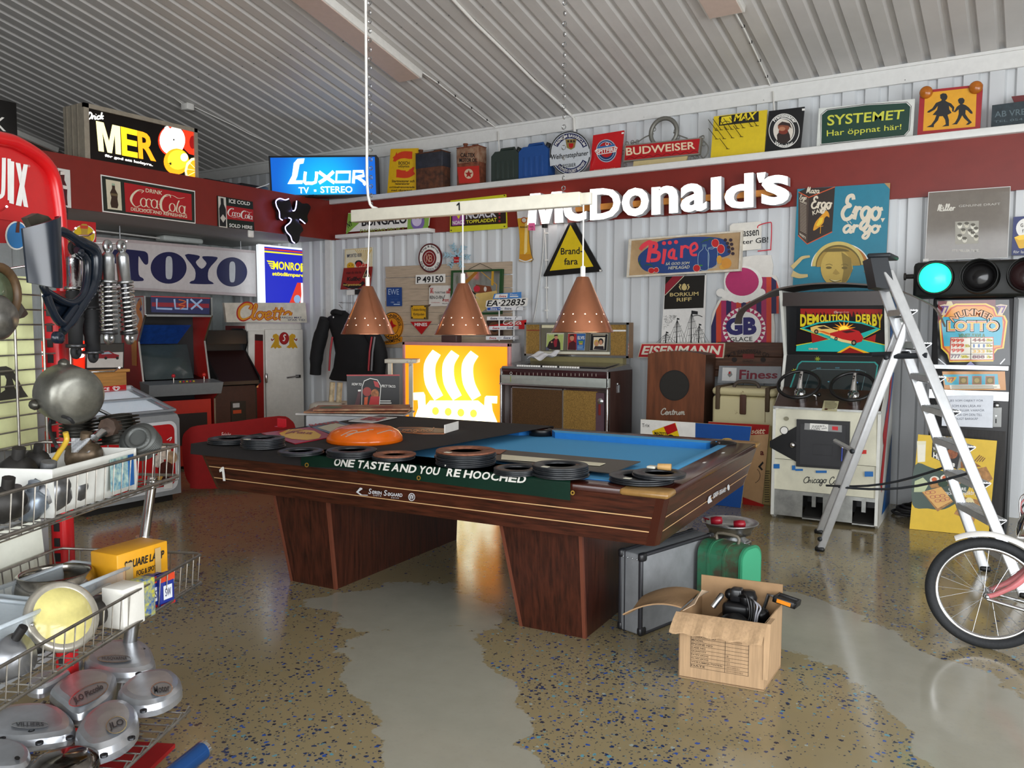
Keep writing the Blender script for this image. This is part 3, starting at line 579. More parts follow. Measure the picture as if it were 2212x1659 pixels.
# beer glass cut-out and note
a=WallArt(cC,YW-.045);gl=[(140,890),(255,880),(252,1000),(245,1100),(250,1200),(265,1300),(280,1345),(262,1362),(205,1368),(162,1358),(165,1310),(170,1200),(162,1100),(148,990)]
a.slab(gl,mat('d9a32a',.3),-.015,0,mat('5a4a30',.5));a.poly([(142,892),(253,882),(250,985),(150,995)],mat('dcdcdc',.5),1);a.poly([(215,1000),(238,1000),(232,1280),(205,1310)],mat('f0d48a',.3),1);a.poly([(170,1300),(262,1300),(278,1345),(240,1360),(165,1355)],mat('c98a2a',.3),1);a.stroke([(165,1345),(220,1362),(276,1342)],10,mat('e0e0dc',.3),2);a.ring(206,1010,26,26,5,RED,2,20);a.oval(206,1010,18,18,mat('d8d8d0',.4),2,16);a.text('ERDINGER',172,1062,236,1076,INK,2,.02)
a.solo('glass_cutout','tall cut-out of a wheat beer glass with white foam, beside the glowing letters','sign')
a=WallArt(cC,YW-.19);a.slab([(243,1035),(298,1032),(300,1098),(240,1096)],mat('f06aa0',.6),-.001,0);a.text('Sälj',252,1058,285,1078,INK,1);a.text('ej',262,1080,282,1094,INK,1);a.solo('sticky_note','small pink sticky note under the first glowing letter','note')
# ================================================================== loft front, corner and ceiling fittings
XL=-7.5
def LW(cv,x=XL+.012):return Art((x,0,0),(1,0,0),cv)
# orange drink lightbox on the loft
a=LW(cG1,-7.62);A=a.P(493,612);B=a.P(1175,780);zb=3.022;H=A.z-zb;y0,y1=A.y,B.y
t=thing('lightbox','tilted-looking black lightbox with huge yellow letters and orange fruit on the loft','illuminated sign',(-7.8,(y0+y1)/2,zb))
mb=MB();fr=mat('a59c8c',.5,.3,noise=.1)
mb.box(-7.95,-7.63,y0,y1,zb,A.z-.0,fr);mb.box(-7.63,-7.605,y0,y0+.05,zb,A.z,fr);mb.box(-7.63,-7.605,y1-.04,y1,zb,A.z,fr);mb.box(-7.63,-7.605,y0,y1,A.z-.04,A.z,fr)
for k in range(3):mb.box(-7.9+k*.09,-7.885+k*.09,y0-.006,y0,zb,A.z,mat('8b8376',.5,.3))
mb.build('case',t)
a.o.x=-7.624;bk=mat('120d0b',.25);a.panel(bk,.004,[(512,640),(1172,795),(1176,1085),(530,955)])
wl=mat('fffdf5',.4,emit=2.0);y1m=mat('ffd21e',.4,emit=1.5,emh='ffc81e');y2m=mat('ffa51c',.4,emit=1.4,emh='ff9a18');y0m=mat('fff1a0',.4,emit=1.8)
a.poly(inq([(572,722),(716,755),(722,925),(588,902)],BM),y0m,2);a.text('E',0,0,0,0,y1m,2,.03,0,[(720,755),(820,780),(822,945),(728,928)]);a.text('R',0,0,0,0,y2m,2,.03,0,[(818,780),(925,805),(932,965),(828,946)])
a.pen('Drick',515,672,622,712,8,wl,3);a.text('för god att kolsyra.',0,0,0,0,wl,3,.03,0,[(625,920),(912,978),(912,998),(625,940)])
red=mat('ff3b1e',.4,emit=1.1,emh='e83012');a.poly([(1090,775),(1168,790),(1170,930),(1130,920),(1100,890)],red,1);a.oval(1150,850,20,40,mat('a31010',.4,emit=.5),2,16)
a.poly([(1025+82*math.cos(i*PI/14),835+92*math.sin(i*PI/14)+6) for i in range(28)],red,2);a.poly([(1028+76*math.cos(i*PI/14)-(12 if 18<i<24 else 0),838+88*math.sin(i*PI/14)+(20 if i==21 else 0)) for i in range(28)],wl,3);a.oval(1036,835,5,6,INK,4,8)
a.oval(1052,965,76,78,y2m,4,28);a.oval(1060,955,60,58,mat('ffe23c',.4,emit=1.5,emh='ffda2a'),5,24);a.oval(1098,940,22,24,wl,6,16);st=[(1015+(14 if i%2 else 5)*math.cos(i*PI/5),978+(14 if i%2 else 5)*math.sin(i*PI/5)) for i in range(10)];a.poly(st,INK,6)
sl=[(1175,940),(1140,945),(1110,975),(1100,1020),(1108,1065),(1176,1082)];a.poly(sl,mat('fff0b0',.4,emit=1.4),6);a.poly([(1176,955),(1145,960),(1120,990),(1112,1025),(1120,1062),(1176,1076)],y2m,7)
for q in ((1130,975),(1112,1010),(1118,1050)):a.stroke([(1176,1020),q],3,mat('fff0b0',.4,emit=1.4),8,False,0)
o=a.build('glowing_face',t);o['label']='glowing black face with fruit'
# black sign at the very edge of the photo
a=LW(cG1,-7.7);A=a.P(-60,600);B=a.P(98,615);mb=MB();mb.box(-7.78,-7.7,A.y,B.y,3.022,B.z,BLACK,.004);a.text('K',0,0,0,0,WH,2,0,0,[(-40,690),(35,705),(35,785),(-40,775)]);mb.merge(a)
mb.solo('shop_sign','black box sign with a white letter, at the loft edge left of the fruit lightbox','sign')
# signs on the red loft front
a=LW(cG1);P=a.P;q=[(602,1042),(1165,1140),(1168,1336),(614,1265)];a.slab(q,WH,-.008,0)
a.poly([(607,1050),(1160,1146),(1163,1330),(619,1259)],mat('20261e',.4),1);a.poly([(630,1070),(718,1086),(728,1258),(642,1248)],mat('d8cfb4',.5),2);a.poly([(740,1090),(1142,1160),(1146,1316),(750,1265)],mat('b0191f',.4),2)
bt=mat('3a2518',.4);a.poly([(666,1095),(684,1098),(686,1130),(702,1160),(700,1190),(706,1225),(700,1245),(664,1240),(658,1215),(664,1180),(656,1150),(668,1125)],bt,3);a.poly([(666,1095),(684,1098),(684,1110),(666,1107)],mat('9db59a',.4),4);a.stroke([(660,1160),(700,1166)],14,mat('6b5a3c',.4),4,False,0)
def cola(a,q,w,m,k=3):
    """joined-up two-word drink lettering in the four corners q"""
    P0=a.P
    def P1(x,y,z=0):return P0((q[0][0]*(1-x)+q[1][0]*x)*(1-y)+(q[3][0]*(1-x)+q[2][0]*x)*y,(q[0][1]*(1-x)+q[1][1]*x)*(1-y)+(q[3][1]*(1-x)+q[2][1]*x)*y,z)
    a.P=P1
    S=lambda pts,ww=w:a.stroke(pts,ww,m,k)
    S([(.2,.18),(.24,.06),(.15,.05),(.05,.3),(.02,.6),(.1,.85),(.2,.72)],[w*.4,w,w*1.9,w*2,w,w*.5]);S([(.05,.3),(.1,.12),(.22,.1)],w*.5)
    for cx,r in ((.24,.07),(.335,.065),(.43,.07)):
        S([(cx+r*.75*math.cos(i*PI/5)*(1 if cx!=.335 else 1),.6+.2*math.sin(i*PI/5)) for i in range(2 if cx==.335 else 0,10 if cx==.335 else 11)],w)
    S([(.485,.42),(.48,.75),(.51,.8)],w);S([(.515,.6),(.555,.56)],w*1.2)
    S([(.72,.22),(.7,.08),(.62,.15),(.55,.45),(.56,.8),(.64,.92),(.72,.75)],[w*.5,w,w*1.9,w*2,w,w*.5]);S([(.6,.22),(.74,.1),(.86,.2),(.97,.12)],[w,w*.6,w,w*.3])
    S([(.75+.05*math.cos(i*PI/5),.66+.19*math.sin(i*PI/5)) for i in range(11)],w);S([(.87,.3),(.84,.5),(.825,.8),(.86,.86)],w)
    S([(.92+.05*math.cos(i*PI/5),.7+.18*math.sin(i*PI/5)) for i in range(11)],w);S([(.975,.52),(.965,.85),(1,.88)],w)
    S([(.1,.85),(.25,.95),(.36,.88),(.5,.98)],[w*.3,w,w*.9,w*.2]);a.P=P0
cr=mat('e8dcc0',.45);cola(a,[(775,1122),(1112,1165),(1112,1295),(775,1250)],.022,cr);a.text('DRINK',0,0,0,0,cr,4,.015,0,[(868,1125),(970,1142),(966,1165),(868,1148)]);a.text('DELICIOUS AND REFRESHING',0,0,0,0,cr,4,.015,0,[(780,1238),(1115,1285),(1115,1303),(780,1258)])
a.solo('tin_sign','long red and dark green drink sign with a bottle picture, under the fruit lightbox','sign','drink signs on the red loft front')
a=LW(cG1);a.slab([(1298,1168),(1510,1205),(1520,1378),(1302,1350)],mat('14201a',.4),-.008,0);a.poly([(1302,1172),(1348,1180),(1358,1362),(1308,1355)],mat('cfcac0',.4),1);a.poly([(1316,1182),(1334,1185),(1336,1220),(1348,1250),(1350,1355),(1312,1350),(1308,1245),(1318,1218)],INK,2);a.poly([(1330,1280),(1348,1305),(1332,1330),(1314,1302)],mat('c8c2b8',.4),3)
a.poly([(1352,1228),(1512,1252),(1514,1325),(1356,1308)],mat('a81a20',.4),1);cola(a,[(1358,1238),(1508,1262),(1508,1318),(1358,1298)],.03,WH);a.text('ICE COLD',0,0,0,0,WH,3,.02,0,[(1366,1188),(1492,1208),(1492,1228),(1366,1212)]);a.text('SOLD HERE',0,0,0,0,WH,3,.02,0,[(1368,1334),(1506,1350),(1506,1370),(1368,1356)])
a.solo('tin_sign','small square black, red and white drink sign left of the clover sign','sign','drink signs on the red loft front')
a=LW(cG1);a.slab([(345,1003),(418,1016),(426,1242),(352,1236)],mat('d8d6d0',.4),-.008,0);a.poly([(352,1018),(386,1026),(384,1075),(402,1120),(400,1180),(404,1228),(356,1222)],mat('4a1518',.4),1);a.stroke([(354,1112),(402,1122)],20,mat('e0d8d0',.4),2,False,0);a.rect(360,1024,386,1044,mat('e0d8d0',.4),2)
a.solo('tin_sign','white sign with a dark cola bottle, half hidden by the red tube frame','sign','drink signs on the red loft front')
mb=MB();mb.tube([a.P(395,1235),a.P(400,1262),a.P(385,1290),a.P(388,1312)],.005,INK,6,sm=4);mb.solo('cable','thin black cable dangling below the white bottle sign','cable')
# clover neon
t=thing('neon_sign','black clover shaped sign edged with white neon at the inner corner','illuminated sign',LW(cB).P(370,970))
a=LW(cB,XL+.1);cl=[(220,610),(245,588),(290,600),(330,590),(352,640),(365,690),(385,690),(395,630),(410,605),(450,632),(490,630),(518,660),(505,700),(490,740),(495,780),(472,800),(430,770),(418,790),(440,820),(455,860),(430,890),(418,950),(390,972),(360,950),(345,905),(310,870),(300,830),(330,800),(350,780),(335,755),(280,770),(255,760),(250,700),(225,650)]
a.slab([p[:2] for p in smooth_pts([(x,y,0) for x,y in cl],3,True)],mat('07080a',.3),-.06,0);a.build('board',t)
neon=mat('d9d4ff',.4,emit=5,emh='b9b4ff');a=LW(cB,XL+.13)
for pts in ([(330,590),(300,600),(255,588),(222,610),(228,655),(250,700),(255,755),(278,772)],[(398,608),(392,660),(380,690),(365,692)],[(330,752),(352,765),(340,795),(302,830),(312,870),(345,908),(360,950),(382,968)],[(425,765),(445,780),(470,802)]):
    mb=MB();mb.tube([a.P(*p) for p in pts],.006,neon,6,sm=4);o=mb.build('neon_tube',t);o['label']='glowing white neon tube'
# blue electronics lightbox in the corner
fw=V((_f.x,_f.y,0)).normalized();A=UD(580,337,9.9);B=UD(813,335,9.9);C_=UD(816,423,9.9);Dp=UD(585,425,9.9)
t=thing('lightbox','bright blue lightbox with white slanted letters hanging in the corner','illuminated sign',(Dp+C_)/2)
a=Sign.at([A,B,C_,Dp],(930,330));a.n=-fw;cs=mat('22242a',.45);a.slab([(0,0),(930,0),(930,330),(0,330)],cs,-.2,-.012);a.edge(14,cs,0)
for r in ((0,0,930,12),(0,318,930,330),(0,0,12,330),(918,0,930,330)):a.slab([(r[0],r[1]),(r[2],r[1]),(r[2],r[3]),(r[0],r[3])],cs,-.012,.006)
a.build('case',t)
def glow_grad(name,inner,outer,cx,cy,cz,R,st):
    """translucent backlit sheet: brighter where the lamp sits behind it"""
    m=bpy.data.materials.new(name);m.use_nodes=True;nt=m.node_tree;N=nt.nodes;L=nt.links;p=N['Principled BSDF']
    tc=N.new('ShaderNodeTexCoord');d=N.new('ShaderNodeVectorMath');d.operation='DISTANCE';L.new(tc.outputs['Object'],d.inputs[0]);d.inputs[1].default_value=(cx,cy,cz)
    mr=N.new('ShaderNodeMapRange');mr.inputs[2].default_value=R;L.new(d.outputs['Value'],mr.inputs[0]);cr=N.new('ShaderNodeValToRGB');cr.color_ramp.interpolation='EASE'
    cr.color_ramp.elements[0].color=rgb(inner);cr.color_ramp.elements[1].color=rgb(outer);L.new(mr.outputs[0],cr.inputs[0])
    L.new(cr.outputs[0],p.inputs['Emission Color']);p.inputs['Emission Strength'].default_value=st;p.inputs['Base Color'].default_value=rgb(outer);p.inputs['Roughness'].default_value=.3;return m
ctr=a.P(465,200)-t.location
a=Sign.at([A,B,C_,Dp],(930,330));a.n=-fw;a.poly([(12,12),(918,12),(918,318),(12,318)],glow_grad('blue_backlit','0fb9f0','0a55b0',ctr.x,ctr.y,ctr.z,.62,1.15),-5)
w3=mat('f2fbff',.4,emit=1.7);S=a.stroke
a.poly([(152,228),(195,160),(215,60),(250,25),(310,22),(298,62),(265,68),(240,165),(222,200),(286,200),(280,228)],w3,2)
a.stroke([(312,130),(300,215),(330,222),(395,215),(408,130)],26,w3,2,False,2);a.stroke([(428,132),(495,180),(560,222)],28,w3,2);a.stroke([(556,130),(495,180),(425,222)],28,w3,2)
a.stroke([(582,135),(574,215),(690,215),(698,135)],26,w3,2,True,0);a.stroke([(722,228),(732,130),(810,132),(815,165),(740,182)],26,w3,2,False,0);a.stroke([(760,180),(820,222),(810,240)],24,w3,2)
a.text('TV',245,255,335,305,w3,2,.015);a.rect(378,275,398,292,w3,2);a.text('STEREO',435,250,712,303,w3,2,.015);o=a.build('glowing_face',t);o['label']='glowing blue face with white letters'
mb=MB();q=UD(648,428,10.0);mb.box(q.x-.3,q.x+.25,q.y-.02,q.y+.05,3.02,q.z+.02,DARK);mb.build('bracket',t)
# black amplifier and radio on the loft
a=LW(cG1,-7.62);A=a.P(1225,1062);B=a.P(1440,1100);t=thing('loudspeaker','black box loudspeaker lying on the loft left of the blue lightbox','loudspeaker',(-7.75,(A.y+B.y)/2,3.022));mb=MB();mb.box(-7.95,-7.62,A.y,B.y,3.022,A.z,BLACK,.008);mb.build('cabinet',t);mb=MB();mb.lathe([(.05,0),(.06,.008),(.045,.004),(.0,-.002)],mat('2c2c2e',.5),20,(-7.62,A.y+.32,A.z-.1),(1,0,0));mb.build('driver',t)
A2=a.P(1450,1090);B2=a.P(1610,1115);mb=MB();mb.box(-7.95,-7.64,A2.y,B2.y,3.022,A2.z,mat('101012',.35),.008);mb.tube([(-7.63,B2.y-.25,3.03),(-7.6,B2.y-.1,3.09),(-7.63,B2.y,3.13)],.006,WH,6,sm=3);mb.solo('amplifier','long black stereo unit on the loft behind the blue lightbox','stereo')
# white bracket under the loft edge
mb=MB();a=LW(cM1,XL+.01);mb.box(XL-.03,XL+.0,a.P(1500,90).y,a.P(1550,90).y,a.P(1530,145).z,2.56,WH,.01);mb.solo('bracket','little white bracket under the loft edge below the small square drink sign','bracket')
# ------------------------------------------------------------------ ceiling fittings
RP=(0,7.95,3.72);RN=(0,RT,1.0)
def on_roof(cv,x,y):return U(*px(cv,x,y),RP,RN)
def batten(label,p,q,w,h,m,m2):
    """box light along the ribs from p (far, by the wall) to q (near)"""
    ex=(V(p)-V(q)).normalized();T=frame(q,ex,(0,RT,1));L=(V(p)-V(q)).length
    t=thing('ceiling_light',label,'ceiling light',(V(p)+V(q))/2-V((0,0,h)),'ceiling lights')
    mb=MB(T);mb.box(0,L,-w/2,w/2,-h,.0,m,.006);mb.build('housing',t);mb=MB(T);mb.box(.03,L-.02,-w/2+.02,w/2-.02,-h-.008,-h+.001,m2);mb.build('diffuser',t)
dm=mat('c9b3a6',.35,noise=.03);P1=on_roof(cG2,522,440);d=V((0,-1,RT));batten('long unlit ceiling light box left of the hanging lamp cord',P1,P1+d*1.75,.3,.075,WH,dm)
P1=on_roof(cG3,440,55);batten('unlit ceiling light box cut by the top photo edge',P1,P1+d*1.5,.3,.06,WH,dm)
P1=on_roof(cG1,195,835);batten('unlit ceiling light box far left behind the loft signs',P1+V((0,.3,-.3*RT)),P1-V((0,.4,-.4*RT)),.28,.07,WH,dm)
mb=MB();P1=on_roof(cG1,1120,620);mb.box(P1.x-.06,P1.x+.06,P1.y-.05,P1.y+.05,P1.z-.075,P1.z+.0,WH,.008);pts=[on_roof(cG1,x,y)+V((0,0,-.012)) for x,y in ((1040,578),(1085,612))];mb.tube(pts,.008,WH,6);mb.tube([on_roof(cG1,x,y)+V((0,0,-.012)) for x,y in ((1160,632),(1270,685),(1390,742),(1490,795),(1585,838),(1690,888))],.007,WH,6);mb.solo('junction_box','white junction box with a cable on the roof above the fruit lightbox','junction box')
def cable(label,cv,pts,r=.008,tail=None,m=WH):
    mb=MB();p=[on_roof(cv,x,y)+V((0,0,-.014)) for x,y in pts]
    for q in p[1:-1]:mb.box(q.x-.012,q.x+.012,q.y-.006,q.y+.006,q.z-.006,q.z+.014,DARK)
    if tail:p+=[V((p[-1].x+.03,7.9,p[-1].z-.03)),V((p[-1].x+.05,7.9,tail))]
    mb.tube(p,r,m,6);mb.solo('ceiling_cable',label,'cable','cables clipped to the roof')
cable('white cable clipped to the roof from the long light box to the wall',cG2,[(590,425),(680,488),(780,568),(878,640),(970,712),(1055,775)],tail=3.4)
cable('pair of white cables along a roof rib right of the lamp cord',cG2,[(745,-40),(900,125),(1080,300),(1250,470),(1400,605),(1485,690)],.016,3.4)
cable('white cable clipped to the roof above the hook board',cG3,[(485,60),(535,150),(580,245),(632,355),(675,450),(715,540)],tail=3.45)
# lamp under the loft
P1=UZ(*px(cM1,850,150),2.55);mb=MB();mb.box(P1.x-.09,P1.x+.09,P1.y-.3,P1.y+.25,2.49,2.556,mat('cfd4cf',.35),.025);mb.tube([P1+V((0,-.3,-.03)),P1+V((0,-1.9,-.0))],.01,WH,6);mb.solo('soffit_lamp','small unlit rounded lamp under the loft above the big tyre sign','lamp')
# ================================================================== things on the white wall
def wsign(cv,y=None):return WallArt(cv,y)
tan=mat('b7a48e',.7,noise=.12,scale=6,stretch=(1,1,12))
# board of pale planks
t=thing('plank_board','large board of pale grey-brown planks fixed to the wall behind the lamps','board',(UY(960,760,YW-.03).x,YW-.03,WallArt(cM2).P(900,845).z))
a=WallArt(cM2,YW-.035);e=[(72,178),(182,290),(290,400),(400,512),(512,622),(625,735),(738,845)];r_=[(20,138),(150,268),(275,388),(395,505),(510,620),(625,732),(738,845)]
for (l0,l1),(q0,q1) in zip(e,r_):
    p=MB();b=WallArt(cM2,YW-.035);b.slab([(672,l0),(1880,q0),(1880,q1),(680,l1)],tan,-.02,0);b.build('plank',t)
# pair of beer signs and triangle near the corner
a=wsign(cE2,YW-.03);a.slab([(358,322),(688,298),(680,560),(352,580)],mat('e8dfc0',.45),-.01,0);a.stroke([(366,330),(680,306),(672,560),(360,575)],5,mat('c9a24a',.4),1,True,0)
for i in range(9):a.poly([(600,480),(480+i*24,330-i*1),(490+i*24,330)],mat('d9b65a',.4),1)
a.text('IMPORTED BEER',0,0,0,0,mat('26305a',.4),2,.01,0,[(385,382),(565,370),(565,410),(388,425)]);a.oval(430,525,45,45,mat('e0a91f',.4),2,20);a.oval(415,515,5,7,INK,3,8);a.oval(450,512,5,7,INK,3,8);a.text('Onkel',0,0,0,0,mat('d02a1a',.4),3,.04,0,[(490,490),(650,480),(650,530),(495,540)]);a.oval(528,490,46,36,INK,2,18);a.oval(528,500,32,28,RED,3,18)
a.solo('tin_sign','cream beer sign with gold rays near the left corner, above a rust-red sign','sign','signs on the white wall')
a=wsign(cE2,YW-.055);a.slab([(345,548),(685,530),(655,790),(305,805)],mat('8e2018',.45),-.012,0);a.text('men du ska ha',0,0,0,0,mat('3a1412',.5),2,.01,0,[(380,588),(560,578),(555,612),(378,622)]);a.text('Kullbo',0,0,0,0,mat('24100f',.5),2,.04,.15,[(385,655),(555,648),(548,700),(382,705)]);a.stroke([(340,740),(430,772),(520,768),(590,715)],40,mat('1c1210',.5),2);a.text('med garantimärket',0,0,0,0,mat('e0c060',.5),3,.015,.1,[(340,732),(560,735),(556,765),(342,768)])
for k in range(3):a.poly([(380+k*80,792),(420+k*80,800),(440+k*80,796)],WH,2)
a.solo('tin_sign','rust-red sign with a black banner across its foot, near the left corner','sign','signs on the white wall')
a=wsign(cE2,YW-.075);a.slab([(618,545),(665,665),(568,668)],mat('d9b98a',.4),-.004,0);a.poly([(618,562),(654,657),(580,660)],INK,1);a.text('A!',595,615,640,650,mat('d9b98a',.4),2);a.solo('warning_sign','tiny black triangle with a pale rim on the corner of the rust-red sign','sign')
# wire shelf with coat hook
t=thing('wire_rack','thin white wire rack on the wall beneath the rust-red sign','rack',WallArt(cE2,YW-.08).P(420,1120));P=WallArt(cE2,YW-.08).P;mb=MB();wr=mat('c9cccd',.4,.4)
for x in (385,440,500):mb.tube([P(x,815),P(x,1120)],.004,wr,5)
for y in (830,965,1110):mb.tube([P(380,y),P(560,y-2)],.004,wr,5)
mb.build('wire_frame',t);mb=MB();q=P(520,835);mb.box(q.x-.03,q.x+.06,q.y-.03,q.y+.03,q.z-.03,q.z+.03,DARK);mb.build('clip',t);mb=MB();q=P(430,830);mb.box(q.x-.06,q.x+.08,q.y-.01,q.y+.03,q.z-.04,q.z+.02,WH);mb.build('ticket',t)
# jacket on a hanger
t=thing('jacket','black jacket with red and grey piping on a hanger near the corner','jacket',UY(765,855,YW-.3));yj=YW-.3;cl=mat('121214',.85,noise=.2,scale=8);P=Art((0,yj,0),(0,1,0),cM2).P
def sec(y,x0,x1,dp):return [V((P(x0+(x1-x0)*(.5-.5*math.cos(PI*i/10)),y).x,yj-math.sin(PI*i/10)*dp+(0.006*math.cos(i*9)),P((x0+x1)/2,y).z)) for i in range(11)]+[V((P(x0+(x1-x0)*(.5+.5*math.cos(PI*i/10)),y).x,yj+.06*math.sin(PI*i/10),P((x0+x1)/2,y).z)) for i in range(1,10)]
secs=[sec(*q) for q in ((490,225,275,.02),(520,185,320,.05),(560,130,400,.09),(640,150,520,.12),(760,190,640,.14),(900,215,660,.15),(1040,195,672,.15),(1150,150,680,.14),(1165,170,670,.12))]
mb=MB();k=len(secs[0])
for i in range(len(secs)-1):mb.add(secs[i]+secs[i+1],[(j,(j+1)%k,k+(j+1)%k,k+j) for j in range(k)],cl,True)
mb.add(secs[0],[list(range(k))],cl);mb.add(secs[-1],[list(range(k))[::-1]],cl);mb.build('body',t)
for pts in ([(140,570),(95,720),(55,900),(40,1100)],[(470,600),(590,740),(660,900),(650,1080)]):
    mb=MB();mb.tube([P(x,y)+V((0,-.06,0)) for x,y in pts],[.075,.085,.08,.068],cl,12,sm=4);mb.build('sleeve',t)
for x,m in ((238,mat('a8323a',.6)),(612,mat('a8323a',.6)),(640,mat('77777a',.6))):
    mb=MB();mb.tube([P(x+22,740)+V((0,-.158,0)),P(x+5,880)+V((0,-.165,0)),P(x-6,1060)+V((0,-.165,0))],.012,m,6);o=mb.build('piping',t);o['label']='coloured piping'
mb=MB();mb.tube([P(262,468),P(236,440),P(232,415),P(262,414),P(268,424)],.004,CHROME,6,sm=4);mb.tube([P(240,415)+V((0,-.01,0)),V((P(240,415).x,YW-.0,P(240,415).z+.005))],.004,CHROME,6);mb.tube([P(130,560),P(245,495),P(400,560)],.012,DARK,8);mb.build('hanger',t)
mb=MB();mb.tube([P(205,515)+V((0,-.06,0)),P(245,500)+V((0,-.09,0)),P(300,520)+V((0,-.06,0))],.03,cl,8,sm=3);mb.lathe([(.012,0),(0,.004)],WH,8,P(235,555)+V((0,-.1,0)),(0,-1,0));mb.build('collar',t)
# enamel and tin signs on the plank board
YB_=YW-.06
a=wsign(cB,YB_);mr=mat('5c1418',.35);a.slab([(1537+100*math.cos(i*PI/20),1095+125*math.sin(i*PI/20)) for i in range(40)],mr,-.012,0);a.oval(1537,1095,92,116,WH,1,40);a.ring(1537,1095,92,116,3,INK,2);a.oval(1532,1098,58,72,mat('7b1518',.35),2,32);a.ring(1532,1098,46,56,3,WH,3);a.ring(1532,1098,60,75,3,INK,3);a.text('K',1505,1062,1535,1130,mat('c9a08a',.4),4);a.text('B',1530,1068,1558,1128,mat('c9a08a',.4),4)
a.arc('King & Barnes',1537,1096,68,88,-62,66,INK,3,.01,1.25);a.arc('FINE SUSSEX ALES',1537,1096,88,70,252,112,INK,3,.01,1.25);a.solo('round_sign','round white sign with a maroon centre and rim above the plank board','sign','signs on the white wall')
a=wsign(cB,YW-.05);lb=mat('9fc3d3',.35)
for k in range(6):
    an=k*PI/3+.1;c,s_=math.cos(an),math.sin(an)
    g=lambda r,o:(1765+(c*r-s_*o)*108,1078+(s_*r+c*o)*108)
    a.slab([g(0,-.06),g(.98,-.05),g(.98,.05),g(0,.06)],lb,-.01,0)
    for r0 in (.35,.6,.8):
        for sg in (-1,1):a.slab([g(r0,0),g(r0+.08,0),g(r0+.28,sg*.2),g(r0+.2,sg*.22)],lb,-.009,.001*(k%2))
a.poly([(1740,1088),(1785,1085),(1786,1132),(1742,1138)],RED,4);a.text('Coca',1745,1105,1782,1120,WH,5);a.solo('snowflake_sign','pale blue snowflake cut-out with a small red tag beside the round maroon sign','sign','signs on the white wall')
def plate(a,q,label,txt,tq,m=WH,ink=INK,bold=.02,name='licence_plate',cat='licence plate',grp='signs on the white wall',shear=0.0):
    a.slab(q,m,-.008,0)
    for (tx,qq,b) in txt:a.text(tx,0,0,0,0,ink,2,b,shear,qq)
    return a.solo(name,label,cat,grp)
a=wsign(cM2,YB_);plate(a,[(965,150),(1245,140),(1245,225),(962,238)],'white number plate with six black characters on the plank board',[('P',[(978,168),(1015,166),(1015,225),(978,227)],.02),('49150',[(1030,166),(1228,155),(1228,218),(1030,225)],.02)],None)
a=wsign(cM2,YB_);a.slab([(685,270),(828,268),(830,448),(685,450)],mat('1f4486',.4),-.008,0);sk=mat('a9bcd8',.5);a.text('EWE',704,285,805,338,sk,2);a.text('RÅDETS',708,350,802,362,mat('3a5c98',.5),2);a.text('TACKBO',722,376,798,390,mat('4a6ca5',.5),2);a.text('1000',728,405,760,418,sk,2);a.text('420',788,405,815,418,sk,2);a.rect(755,426,815,436,sk,2);a.solo('tin_sign','small square blue sign on the left side of the plank board','sign','signs on the white wall')
a=wsign(cM2,YB_);a.slab([(1095,252),(1300,250),(1300,445),(1090,450)],mat('d8d3cb',.4),-.008,0);a.pen('Vi',1100,275,1140,325,6,RED,2);a.text('TVÄTTAR',1145,305,1250,328,INK,2,.01);a.pen('Alt' if False else 'all',1255,280,1300,325,5,RED,2);a.text('REN-O-FIN',1100,348,1225,380,INK,2,.01);a.stroke([(1222,400),(1245,340)],5,INK,2,False,0);a.pen('ren ',1225,360,1300,405,4,RED,2);a.text('GLÖMMER INGEN',1115,408,1195,418,RED,2);a.text('MELLERUD',1218,418,1290,428,INK,2)
for x,y in ((1098,258),(1096,440)):a.poly([(x-6,y-8),(x+18,y-8),(x-6,y+16)],mat('4a2a1c',.7),3)
a.solo('enamel_sign','chipped white enamel sign with red and black lettering left of the mirror','sign','signs on the white wall')
a=wsign(cM2,YB_);a.slab([(918,440),(1080,438),(1080,575),(920,570)],mat('5a4a2c',.6),-.008,0);a.poly([(922,445),(1062,444),(1062,568),(926,566)],mat('dba41e',.4),1);a.text('Tobaksrökning',928,468,1060,502,INK,2,.01);a.text('förbjuden',942,512,1048,545,INK,2,.01)
for x,y in ((930,452),(1055,452),(930,558),(1052,562)):a.oval(x,y,9,8,mat('3b2c1e',.7),2,10)
a.solo('enamel_sign','small yellow enamel sign with rusty corners and two lines of text','sign','signs on the white wall')
a=wsign(cM2,YB_);a.slab([(912,598),(1115,594),(1018,718)],RED,-.008,0);a.text('MINES',955,608,1075,640,WH,2,.02);a.solo('triangle_sign','red downward pointing triangle with white lettering on the plank board','sign','signs on the white wall')
a=wsign(cM2,YB_);og=mat('d98a1e',.4);a.slab([(740+102*math.cos(i*PI/20),640+135*math.sin(i*PI/20)) for i in range(40)],og,-.01,0);a.ring(740,640,102,135,5,INK,1);a.ring(740,640,62,84,4,INK,1);a.poly([(735,575),(752,620),(785,635),(752,650),(735,700),(712,650),(690,632),(716,618)],RED,2);a.arc('RÄDNINGS-',740,640,66,94,-80,100,INK,2,.02,1.32);a.arc('KÅREN',740,640,94,66,232,140,INK,2,.02,1.32)
a.slab([(645,790),(720,775),(832,738),(828,790),(760,812),(660,815)],og,-.01,-.001);a.text('VARMSTN',0,0,0,0,INK,2,.02,0,[(655,785),(815,752),(815,785),(660,808)]);a.solo('round_sign','orange-yellow round sign with black ring lettering behind the left lamp','sign','signs on the white wall')
